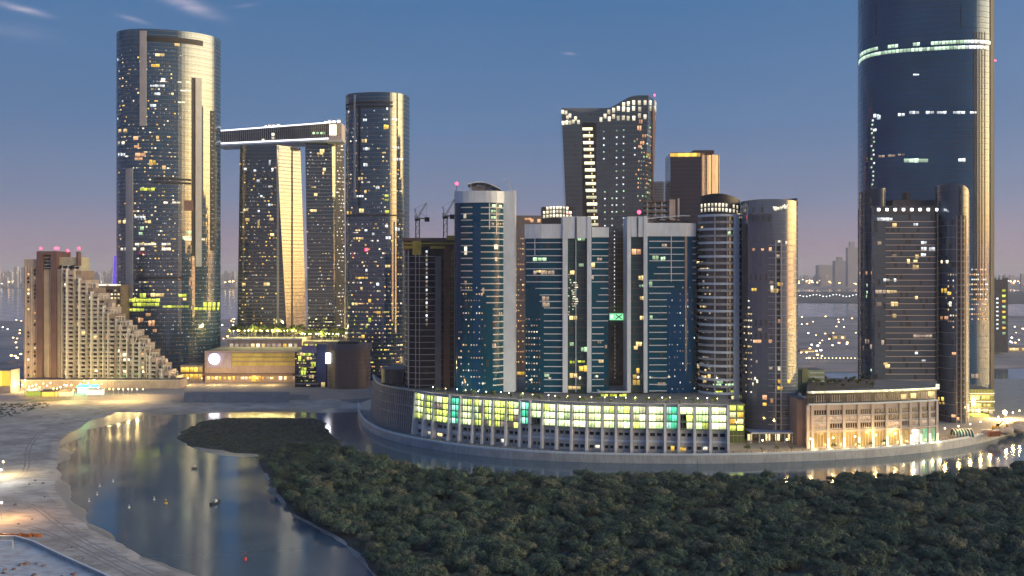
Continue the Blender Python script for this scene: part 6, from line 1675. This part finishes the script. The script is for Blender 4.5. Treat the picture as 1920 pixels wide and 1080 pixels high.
def scatter(name, pts, meshes, zscale, mat_label, zg):
    """one object: points carrying scale, turn and tint, with crowns set on them"""
    me = bpy.data.meshes.new(name)
    me.from_pydata([(p[0], p[1], zg) for p in pts], [], [])
    for nm, vals in (('rotz', [p[3] for p in pts]), ('size', [p[2] for p in pts]), ('tint', [(p[0] * 13.7 + p[1] * 7.3) % 1.0 for p in pts])):
        at = me.attributes.new(nm, 'FLOAT', 'POINT'); at.data.foreach_set('value', vals)
    o = link(bpy.data.objects.new(name, me))
    src = bpy.data.collections.new(name + '_source')
    for k, cm in enumerate(meshes):
        so = bpy.data.objects.new(name + '_crown_source', cm); src.objects.link(so)
    ng = bpy.data.node_groups.new(name, 'GeometryNodeTree')
    ng.interface.new_socket('Geometry', in_out='INPUT', socket_type='NodeSocketGeometry'); ng.interface.new_socket('Geometry', in_out='OUTPUT', socket_type='NodeSocketGeometry')
    gi, go = ng.nodes.new('NodeGroupInput'), ng.nodes.new('NodeGroupOutput')
    ci = ng.nodes.new('GeometryNodeCollectionInfo'); ci.inputs['Collection'].default_value = src; ci.inputs['Separate Children'].default_value = True; ci.inputs['Reset Children'].default_value = True
    ip = ng.nodes.new('GeometryNodeInstanceOnPoints'); ip.inputs['Pick Instance'].default_value = True
    ri = ng.nodes.new('FunctionNodeRandomValue'); ri.data_type = 'INT'; 
    ri.inputs[4].default_value = 0; ri.inputs[5].default_value = len(meshes) - 1
    na = ng.nodes.new('GeometryNodeInputNamedAttribute'); na.data_type = 'FLOAT'; na.inputs[0].default_value = 'rotz'
    ns_ = ng.nodes.new('GeometryNodeInputNamedAttribute'); ns_.data_type = 'FLOAT'; ns_.inputs[0].default_value = 'size'
    cx = ng.nodes.new('ShaderNodeCombineXYZ'); L = ng.links
    L.new(na.outputs[0], cx.inputs[2]); sz = ng.nodes.new('ShaderNodeCombineXYZ')
    zm = ng.nodes.new('ShaderNodeMath'); zm.operation = 'MULTIPLY'; zm.inputs[1].default_value = zscale
    L.new(ns_.outputs[0], sz.inputs[0]); L.new(ns_.outputs[0], sz.inputs[1]); L.new(ns_.outputs[0], zm.inputs[0]); L.new(zm.outputs[0], sz.inputs[2])
    L.new(gi.outputs[0], ip.inputs['Points']); L.new(ci.outputs[0], ip.inputs['Instance']); L.new(ri.outputs[2], ip.inputs['Instance Index'])
    L.new(cx.outputs[0], ip.inputs['Rotation']); L.new(sz.outputs[0], ip.inputs['Scale']); L.new(ip.outputs[0], go.inputs[0])
    md = o.modifiers.new('crowns', 'NODES'); md.node_group = ng
    return o
wd = scatter('mangrove_wood', rest, CROWNS, 1.0, '', 0.4)
tag(wd, 'dense dark mass of mangrove crowns stretching back to the channel', 'mangroves', kind='stuff')
# low scrub on the islet
sc = []
for _ in range(5200):
    px, py = g.uniform(335, 665), g.uniform(782, 860); x, y, _z = gp(px, py, 0.3)
    if inside(x, y, islet) and noise.noise(Vector((x / 9, y / 9, 4))) > -0.42: sc.append((x, y, g.uniform(0.10, 0.20), g.uniform(0, 6.28), px, py))
so = scatter('islet_scrub', sc, CROWNS[:3], 0.7, '', 0.25)
tag(so, 'low dark scrub covering the islet in the lagoon', 'scrub', kind='stuff')
# dark shrubs on the left bank
sc = []
for _ in range(260):
    px, py = g.uniform(-40, 92), g.uniform(757, 792); x, y, _z = gp(px, py, 0.5)
    if py < 762 + (92 - px) * 0.28: sc.append((x, y, g.uniform(0.15, 0.30), g.uniform(0, 6.28), px, py))
so = scatter('bank_scrub', sc, CROWNS[:3], 0.7, '', 0.5)
tag(so, 'low dark reeds on the sandy bank above the beach', 'scrub', kind='stuff')

# ================================================================== garden trees round the gate towers, podium deck and hotel
GCR = [crown_mesh('garden_crown', 70 + k, 3.4, 3.2, 4.6, 420, 0.85, GLEAF, 2.2) for k in range(3)]
GTR = [trunk_mesh('garden_trunk', 80 + k, 0.2, 4.8, 4, 1.2) for k in range(2)]
def tree(x, y, z, s_, label, group):
    t = thing('garden_tree', label, 'tree', (x, y, z), group); a = g.uniform(0, 6.28)
    inst(GTR[g.randrange(2)], 'trunk', t, (x, y, z), a, (s_, s_, s_)); inst(GCR[g.randrange(3)], 'crown', t, (x, y, z), a, (s_, s_, s_))
for k in range(44):
    px = g.uniform(430, 648); dd = g.uniform(905, 950) if px < 566 else g.uniform(908, 945)
    tree(X(px, dd), dd, (Z(634, 900) if px < 566 else Z(640, 905)) - .1, g.uniform(0.9, 1.6), 'garden tree lit from below at the foot of the gate towers', 'trees at the gate towers')
for k in range(32):
    px = 432 + k * 6.6 + g.uniform(-3, 3); dd = g.uniform(901, 906) if px < 566 else g.uniform(906, 910)
    lamp(X(px, dd), dd, (Z(634, 900) if px < 566 else Z(640, 905)), 'small garden lamp among the trees below the gate towers', 'gate garden lamps', rnd.choice([LGM, LGM, LGW]), 15000 if k % 2 == 0 else 0, (1.0, 0.82, 0.28), 1.0)
for k in range(26):
    px = 790 + k * 22 + g.uniform(-8, 8); u = P.sf.u_px(px, 27); p, n = P.sf.at(u, 27), P.sf.nrm(u, 27); o_ = g.uniform(3.5, 9)
    tree(p[0] - n[0] * o_, p[1] - n[1] * o_, 27.4, g.uniform(0.35, 0.6), 'small planted tree on the podium deck', 'podium deck trees')
for k in range(22):
    px = 1520 + k * 5.5; dd = g.uniform(542, 582); tree(X(px, dd), dd, 32.3, g.uniform(0.3, 0.55), 'small shrub tree on the hotel roof garden', 'roof garden trees')
s_ = 0.0
while s_ < QL:
    p, n = q_at(s_); px = proj(p[0], p[1], 4)[0]
    if 1400 < px < 1760 and g.random() < 0.75:
        tree(p[0] - n[0] * 6.0, p[1] - n[1] * 6.0, LAND, g.uniform(0.35, 0.6), 'small promenade tree in front of the hotel wing', 'hotel promenade trees')
    s_ += 8
# ================================================================== far shore: buildings and lights
g = random.Random(11)
FB = [solid('far_block' + str(k), c, 0.8) for k, c in enumerate([(0.42, 0.39, 0.42), (0.50, 0.46, 0.47), (0.34, 0.34, 0.38)])]
def far_block(px0, px1, pt, d, label, group=None, lights=6, depth=None):
    m = MB(); x0, x1 = X(px0, d), X(px1, d); zt_ = Z(pt, d); dp_ = depth or max(20, (x1 - x0) * .6)
    t = thing('far_building', label, 'building', ((x0 + x1) / 2, d, 3), group)
    m.box(x0, x1, d, d + dp_, 2.0, zt_)
    if g.random() < .5: m.box(x0 + (x1 - x0) * .2, x0 + (x1 - x0) * .6, d + dp_ * .2, d + dp_ * .7, zt_, zt_ + (zt_ - 3) * .15)
    m.build('block', g.choice(FB), t)
    m = MB()
    for _ in range(lights):
        a, z = g.uniform(x0, x1), g.uniform(6, max(8, zt_ - 2)); s_ = d / 6200 * 3.2
        m.box(a - s_ / 2, a + s_ / 2, d - 0.6, d - 0.05, z, z + s_ * .8, g.randrange(3))
    o = m.build('lit_windows', [L_WARM, L_CREAM, L_ORANGE], t); o['kind'] = 'stuff'
skyl = [(-40, 60, 20, 32), (60, 220, 22, 24), (160, 216, 12, 22), (415, 446, 20, 22), (1492, 1612, 14, 16), (1862, 1960, 16, 18)]
for a, b_, n, hh in skyl:
    for _ in range(n):
        px = g.uniform(a, b_); w = g.uniform(3, 11); dd = g.uniform(6300, 8600)
        far_block(px, px + w, 512 + 1900 * 90 / dd * 0 + 512 * 0 + (g.uniform(530 - hh, 527) - 512), dd, 'small hazy building on the far shore', 'far shore buildings', g.randint(2, 5))
far_block(1535, 1568, 497, 7200, 'broad pale hazy block on the far shore', None, 8)
far_block(1566, 1592, 489, 7000, 'tall pale hazy slab on the far shore', None, 5)
far_block(1590, 1612, 464, 6600, 'tallest hazy tower on the far shore beside the slab tower', None, 6)
# mid-distance sheds with lamps
for px, w, pt, dd, lb in ((1500, 30, 655, 1180, 'low lit shed across the back channel'), (1560, 26, 628, 1400, 'flat roofed shed with dark sides across the back channel'), (1880, 60, 650, 1180, 'low glowing warehouse behind the giant tower')):
    B_ = blockpx('shed', lb, 'shed', px, px + w, pt, dd, 20, TAN, 2.0)
    B_.row(px + w / 2, pt + 5, w * .8, 4, L_WARM, 6)
# lamps on the far land
m = MB(); m.cyl((0, 0), 0.12, 0, 9, 5, 0.1); m.cyl((0, 0), 1.4, 9, 10.3, 8, mi=1)
HM = {}
for nm, mt in (('o', L_LAMPO), ('y', L_LAMPY), ('w', L_LAMPW)): HM[nm] = m.mesh('high_mast_lamp', [DARKMET, mt])
def mast(px, py, kind, label, group, zg=2.4, s_=1.0):
    x, y, _ = gp(px, py, zg); o = bpy.data.objects.new('high_mast_lamp', HM[kind]); o.location = (x, y, zg); o.scale = (s_, s_, s_); link(o); tag(o, label, 'lamp', group)
for _ in range(90):
    r = g.random()
    if r < .45: px, py = g.uniform(1495, 1608), g.uniform(600, 686)
    elif r < .65: px, py = g.uniform(1864, 1925), g.uniform(600, 660)
    elif r < .85: px, py = g.uniform(-10, 60), g.uniform(606, 690)
    else: px, py = g.uniform(416, 446), g.uniform(600, 650)
    mast(px, py, g.choice('ooyyw'), 'high mast lamp lighting the flat land behind the towers', 'lamps on the middle land', s_=g.uniform(.5, .9))
for _ in range(175):
    r = g.random(); px = g.uniform(-10, 216) if r < .4 else (g.uniform(416, 446) if r < .5 else (g.uniform(1492, 1612) if r < .8 else g.uniform(1862, 1925)))
    mast(px, 512 + 1900 * 91 / g.uniform(6250, 9000), g.choice('ooywy'), 'distant high mast lamp glinting on the far shore', 'lamps on the far shore', 3.0, g.uniform(2.2, 4.2))
for k in range(18): mast(1500 + k * 6.2, 559 + 2 * math.sin(k), 'w', 'white lamp in the row on the dark scrub island', 'lamps on the scrub island', 1.6, 1.0)
for k in range(14): mast(1512 + k * 7, 677, 'y', 'lamp in the even row along the back channel', 'back channel lamps', 2.2, 0.32)
# ================================================================== small things on the water and the near left bank
def buoy(px, py, col, label, hh=1.6, r=0.7):
    x, y, _ = gp(px, py, 0); t = thing('buoy', label, 'buoy', (x, y, 0))
    m = MB(); m.cyl((x, y), r, -0.3, hh * .45, 10, r * .7); m.build('float', solid('buoy_' + label.split()[0] + str(int(px)), col, 0.4), t)
    m = MB(); m.cyl((x, y), r * .22, hh * .45, hh, 6); m.build('stem', DARKMET, t)
    m = MB(); m.ball((x, y, hh + r * .3), r * .4, 8, 5); m.build('topmark', MATS['buoy_' + label.split()[0] + str(int(px))], t)
buoy(311, 944, (0.75, 0.50, 0.02), 'yellow round mooring buoy in the lagoon', 1.2, 0.8)
buoy(460, 1050, (0.55, 0.04, 0.05), 'red and dark channel buoy in the lagoon', 2.0, 0.6)
for i, (px, py, lb) in enumerate(((289, 937, 'white buoy beside the yellow one'), (212, 903, 'white buoy in the pair off the beach'), (187, 912, 'white buoy nearer the beach than the pair'), (242, 952, 'white buoy with the reddish reflection'), (167, 940, 'white buoy closest to the beach spit'), (182, 928, 'small white buoy between two others off the beach'))):
    buoy(px, py, (0.75, 0.75, 0.75), lb, 0.9, 0.5)
def boat(px, py, ang, L, hullm, label):
    x, y, _ = gp(px, py, 0); t = thing('boat', label, 'boat', (x, y, 0)); t.rotation_euler = (0, 0, ang)
    m = MB(); w = L * .28; n = 8; prev = None
    for k in range(n + 1):
        q = k / n; xx = -L / 2 + L * q; ww = w / 2 * (1 - max(0, (q - .55) / .45) ** 1.8); sh = .7 + .35 * q * q
        r = [(xx, -ww, sh), (xx, -ww * .7, -.25), (xx, ww * .7, -.25), (xx, ww, sh)]
        if prev:
            for a in range(3): m.quad(prev[a], r[a], r[a + 1], prev[a + 1])
            m.quad(prev[3], r[3], (r[3][0], r[3][1] * .8, r[3][2] - .25), (prev[3][0], prev[3][1] * .8, prev[3][2] - .25)); m.quad((prev[0][0], prev[0][1] * .8, prev[0][2] - .25), (r[0][0], r[0][1] * .8, r[0][2] - .25), r[0], prev[0])
            m.quad((prev[0][0], prev[0][1] * .8, prev[0][2] - .25), (prev[3][0], prev[3][1] * .8, prev[3][2] - .25), (r[3][0], r[3][1] * .8, r[3][2] - .25), (r[0][0], r[0][1] * .8, r[0][2] - .25))
        else: m.quad(*r)
        prev = r
    me = m.mesh('hull', hullm); link(bpy.data.objects.new('hull', me), t)
    m = MB(); m.hexa([(-L * .12, -w * .3, .4), (L * .14, -w * .3, .4), (L * .14, w * .3, .4), (-L * .12, w * .3, .4), (-L * .10, -w * .26, 1.7), (L * .06, -w * .26, 1.7), (L * .06, w * .26, 1.7), (-L * .10, w * .26, 1.7)]); link(bpy.data.objects.new('cabin', m.mesh('cabin', WHITE)), t)
    m = MB(); m.box(-L * .52, -L * .44, -.25, .25, -.2, 1.1); link(bpy.data.objects.new('outboard_motor', m.mesh('outboard_motor', DARKMET)), t)
boat(404, 944, 1.2, 6.0, solid('dark_hull', (0.04, 0.05, 0.05), 0.4), 'small dark motor boat out on the lagoon')
boat(366, 879, 0.4, 3.2, MATS['dark_hull'], 'tiny dark dinghy nearer the islet')
boat(58, 802 - 40, 0.1, 5.0, solid('pale_hull', (0.5, 0.5, 0.5), 0.4), 'pale skiff pulled up on the upper beach')
# vehicle tracks worn into the sand
TRK = ground_mat('rutted_sand', (0.20, 0.175, 0.155), (0.30, 0.265, 0.235), 0.3)
for off, path in ((0, [(-20, 945), (40, 940), (75, 955), (110, 985), (170, 1022), (260, 1062), (330, 1095)]), (1, [(-20, 905), (30, 902), (52, 880), (50, 840), (80, 805), (150, 778)]), (2, [(-20, 985), (50, 985), (110, 1008), (190, 1048), (250, 1080)])):
    for side in (-0.95, 0.95):
        pts = smooth_open([gp(a, b_, .56)[:2] for a, b_ in path], 2); m = MB(); prev = None
        for i_, p in enumerate(pts):
            q = pts[min(i_ + 1, len(pts) - 1)] if i_ < len(pts) - 1 else pts[i_ - 1]
            dx, dy = (q[0] - p[0], q[1] - p[1]) if i_ < len(pts) - 1 else (p[0] - q[0], p[1] - q[1]); L = math.hypot(dx, dy) or 1
            nx, ny = dy / L, -dx / L; w = .28 + .12 * noise.noise(Vector((p[0] / 5, p[1] / 5, off)))
            r = ((p[0] + nx * (side - w), p[1] + ny * (side - w), .556 + off * .004), (p[0] + nx * (side + w), p[1] + ny * (side + w), .556 + off * .004))
            if prev: m.quad(prev[0], prev[1], r[1], r[0])
            prev = r
        m.build('wheel_rut', TRK, beach)
# stones and drift along the beach
for k in range(46):
    px, py = g.uniform(-5, 330), g.uniform(765, 1075)
    if py < 775 + 0: continue
    x, y, _ = gp(px, py, .55)
    if not inside(x, y, bank): continue
    m = MB(); r = g.uniform(.25, .8); m.ball((0, 0, r * .2), r, 7, 5, .55); me = m.mesh('beach_stone', MATS['rock_grey'] if 'rock_grey' in MATS else solid('rock_grey', (.15, .135, .125), .9, scale=1.0))
    for v in me.vertices: v.co += noise.noise_vector(v.co * 1.5 + Vector((k, 3, 0))) * r * .4
    o = bpy.data.objects.new('beach_stone', me); o.location = (x, y, .55); link(o); tag(o, 'small grey stone lying on the sandy beach', 'stone', 'stones on the beach')
# warm lamps at the left edge of the beach
for px, py, e, c in ((6, 892, 22000, (1, .80, .42)), (2, 908, 9000, (.85, .92, 1)), (3, 974, 20000, (1, .55, .22))):
    x, y, _ = gp(px, py, .6); lamp(x, y, .5, {892: 'tall warm lamp post on the sandy beach', 908: 'white lamp post beside the warm one on the beach', 974: 'orange lamp post on the sand above the sea wall'}[py], None, LGM if py != 908 else LGW, e * 1.0, c, 1.0)
# walled terrace at the lower left
wall = [gp(a, b_, 1.0)[:2] for a, b_ in ((-60, 1012), (28, 1012), (62, 1022), (120, 1050), (190, 1082), (250, 1110))]
ter = wall + [gp(240, 1200, 1)[:2], gp(-120, 1200, 1)[:2], gp(-120, 1010, 1)[:2]]
sheet('lower_terrace', ter, 1.2, ground_mat('grey_paving', (0.42, 0.42, 0.42), (0.60, 0.60, 0.59), 0.15, c3=(0.36, 0.27, 0.26)), 0.6)
SW = thing('sea_wall', 'low dark-edged sea wall round the terrace at the beach corner', 'wall', (*wall[2], 1.0))
wd_ = dens(wall, 2.4)
for a, b_ in zip(wd_, wd_[1:]):
    m = MB(); dx, dy = b_[0] - a[0], b_[1] - a[1]; L = math.hypot(dx, dy); nx, ny = dy / L * .25, -dx / L * .25
    a2 = (a[0] + dx * .01, a[1] + dy * .01)
    m.hexa([(a2[0] + nx, a2[1] + ny, .2), (b_[0] + nx, b_[1] + ny, .2), (b_[0] - nx, b_[1] - ny, .2), (a2[0] - nx, a2[1] - ny, .2), (a2[0] + nx, a2[1] + ny, 2.3), (b_[0] + nx, b_[1] + ny, 2.3), (b_[0] - nx, b_[1] - ny, 2.3), (a2[0] - nx, a2[1] - ny, 2.3)]); m.build('wall_block', CONC, SW)
    m = MB(); m.hexa([(a2[0] + nx * 1.5, a2[1] + ny * 1.5, 2.303), (b_[0] + nx * 1.5, b_[1] + ny * 1.5, 2.303), (b_[0] - nx * 1.5, b_[1] - ny * 1.5, 2.303), (a2[0] - nx * 1.5, a2[1] - ny * 1.5, 2.303), (a2[0] + nx * 1.5, a2[1] + ny * 1.5, 2.5), (b_[0] + nx * 1.5, b_[1] + ny * 1.5, 2.5), (b_[0] - nx * 1.5, b_[1] - ny * 1.5, 2.5), (a2[0] - nx * 1.5, a2[1] - ny * 1.5, 2.5)]); m.build('coping', WHITE, SW)
ORB = solid('orange_plastic', (0.50, 0.16, 0.04), 0.5)
bm_ = MB(); bm_.hexa([(-.9, -.3, 0), (.9, -.3, 0), (.9, .3, 0), (-.9, .3, 0), (-.85, -.12, 1.1), (.85, -.12, 1.1), (.85, .12, 1.1), (-.85, .12, 1.1)]); bm_.box(-.7, -.3, -.36, .36, 0.02, .25); bm_.box(.3, .7, -.36, .36, 0.02, .25)
BAR = bm_.mesh('traffic_barrier', ORB)
for k in range(12):
    x, y, _ = gp(1 + k * 6.6, 1005.5 + (k % 3) * .6, .55); o = bpy.data.objects.new('traffic_barrier', BAR); o.location = (x, y, .55); o.rotation_euler = (0, 0, g.uniform(-.3, .3)); link(o)
    tag(o, 'orange plastic barrier in the row above the sea wall', 'barrier', 'orange barriers by the sea wall')
for k in range(16):
    px, py = g.uniform(0, 150), g.uniform(1052, 1085)
    if px > (py - 1040) * 3.4 + 20: continue
    x, y, _ = gp(px, py, 1.2); m = MB(); m.ball((0, 0, .2), g.uniform(.5, 1.1), 7, 5, .6); me = m.mesh('rock', solid('rock' + str(k), (.16 + .05 * g.random(), .13, .125), .9))
    for v in me.vertices: v.co += noise.noise_vector(v.co * 1.3 + Vector((k, 0, 0))) * .35
    o = bpy.data.objects.new('rock', me); o.location = (x, y, 1.2); link(o); tag(o, 'rough dark rock lying on the lower terrace', 'rock', 'rocks on the terrace')
GP = thing('goal_frame', 'white pipe frame standing on the lower terrace', 'frame', (*gp(14, 1032, 1.2)[:2], 1.2))
x, y, _ = gp(24, 1030, 1.2)
for a, b_ in (((x, y, 1.2), (x, y, 4.2)), ((x - 6, y, 1.2), (x - 6, y, 4.2)), ((x - 6, y, 4.2), (x, y, 4.2))):
    m = MB(); m.bar(a, b_, .22); m.build('pipe', WHITE, GP)

# ================================================================== right end of the quay: building site
d = 625
FLM = thing('floodlight_mast', 'tall mast with a blazing orange floodlight over the building site', 'floodlight', (X(1884, d), d, LAND))
m = MB(); m.cyl((X(1884, d), d), .3, LAND, Z(776, d), 8, .2); m.build('mast', DARKMET, FLM)
m = MB(); m.ball((X(1884, d), d, Z(773, d)), 1.3, 10, 6); m.build('lamp_head', lit('flood_orange', (1, .72, .30), 14.0, pattern=0), FLM)
ld = LPW.new('flood', 'POINT'); ld.energy = 60000; ld.color = (1, .66, .24); ld.shadow_soft_size = 1.2
lo = bpy.data.objects.new('flood', ld); lo.location = (0, -2.5, Z(773, d) - LAND + 1); link(lo, FLM)
for k, (px, py, r, hh) in enumerate(((1880, 806, 6, 3.5), (1900, 802, 7, 4.2), (1862, 812, 4, 2.2), (1915, 796, 7, 4.0))):
    x, y, _ = gp(px, py, LAND); m = MB(); m.ball((0, 0, 0), r, 14, 8, hh / r); me = m.mesh('sand_heap', SAND, smooth=True)
    for v in me.vertices: v.co += noise.noise_vector(v.co * .45 + Vector((k * 3, 0, 0))) * 1.6; v.co.z *= 0.6
    o = bpy.data.objects.new('sand_heap', me); o.location = (x, y, LAND - .3); link(o); tag(o, 'heap of sand on the floodlit building site', 'sand heap', 'sand heaps on the site')
def excav(px, py):
    x, y, _ = gp(px, py, LAND); t = thing('excavator', 'yellow excavator with a raised arm on the building site', 'excavator', (x, y, LAND)); Y = solid('plant_yellow', (.55, .36, .03), .5)
    for q in (-1, 1): m = MB(); m.box(x - 2, x + 2, y + q * 1.2 - .35, y + q * 1.2 + .35, LAND, LAND + .9); m.build('track', DARKMET, t)
    m = MB(); m.box(x - 1.8, x + 1.2, y - 1.3, y + 1.3, LAND + 1.0, LAND + 2.2); m.build('body', Y, t)
    m = MB(); m.box(x - .2, x + 1.1, y - 1.25, y - .1, LAND + 2.2, LAND + 3.6); m.build('cab', G_DARK, t)
    m = MB(); m.bar((x + 1, y + .4, LAND + 2), (x + 4.2, y + .4, LAND + 5.2), .6); m.build('boom', Y, t)
    m = MB(); m.bar((x + 4.2, y + .4, LAND + 5.2), (x + 6.4, y + .4, LAND + 2.4), .45); m.build('arm', Y, t)
    m = MB(); m.hexa([(x + 5.8, y - .3, LAND + 1.4), (x + 6.9, y - .3, LAND + 1.2), (x + 6.9, y + 1.1, LAND + 1.2), (x + 5.8, y + 1.1, LAND + 1.4), (x + 6, y - .3, LAND + 2.5), (x + 6.8, y - .3, LAND + 2.5), (x + 6.8, y + 1.1, LAND + 2.5), (x + 6, y + 1.1, LAND + 2.5)]); m.build('bucket', DARKMET, t)
excav(1868, 806)
for px, py, c, lb in ((1852, 815, (.5, .5, .48), 'white site cabin near the excavator'), (1866, 818, (.35, .12, .06), 'rust red container near the excavator')):
    x, y, _ = gp(px, py, LAND); m = MB(); m.box(x - 3, x + 3, y, y + 2.5, LAND, LAND + 2.7)
    for k in range(14): m.box(x - 2.95 + k * .43, x - 2.8 + k * .43, y - .07, y - .001, LAND + .1, LAND + 2.6)
    o = m.build('container', solid('cont' + str(px), c, .6)); tag(o, lb, 'container')
# teal barrel canopy
x0, x1 = X(1788, 556), X(1822, 556); y0 = 553.0
BC = thing('barrel_canopy', 'ribbed teal glass barrel canopy on the promenade', 'canopy', ((x0 + x1) / 2, y0, LAND))
m = MB(); prev = None
for k in range(13):
    a = math.pi * k / 12; pt_ = (y0 + 4 - 4 * math.cos(a), LAND + .4 + 4 * math.sin(a))
    if prev: m.quad((x0, prev[0], prev[1]), (x1, prev[0], prev[1]), (x1, pt_[0], pt_[1]), (x0, pt_[0], pt_[1]))
    prev = pt_
m.build('glazing', solid('teal_glass', (.03, .16, .17), .15), BC)
for q in range(7):
    xx = x0 + (x1 - x0) * q / 6; m = MB(); prev = None
    for k in range(9):
        a = math.pi * k / 8; p_ = (xx, y0 + 4 - 4.12 * math.cos(a), LAND + .4 + 4.12 * math.sin(a))
        if prev: m.bar(prev, p_, .4)
        prev = p_
    m.build('rib', WHITE, BC)

# ================================================================== evening haze: one closed box of even air round everything
HZm = bpy.data.materials.new('haze_air'); HZm.use_nodes = True
nt = HZm.node_tree; nt.nodes.clear()
out = nt.nodes.new('ShaderNodeOutputMaterial'); pv = nt.nodes.new('ShaderNodeVolumePrincipled')
pv.inputs['Color'].default_value = (0.80, 0.82, 0.95, 1); pv.inputs['Density'].default_value = HAZE_DENSITY; pv.inputs['Anisotropy'].default_value = 0.0
nt.links.new(pv.outputs[0], out.inputs['Volume'])
m = MB(); m.box(-20500, 20500, -900, 30500, -6, 352)
tag(m.build('haze', HZm), kind='stuff')
print('objects', len(bpy.data.objects), 'tris', sum(len(o.polygons) for o in bpy.data.meshes))
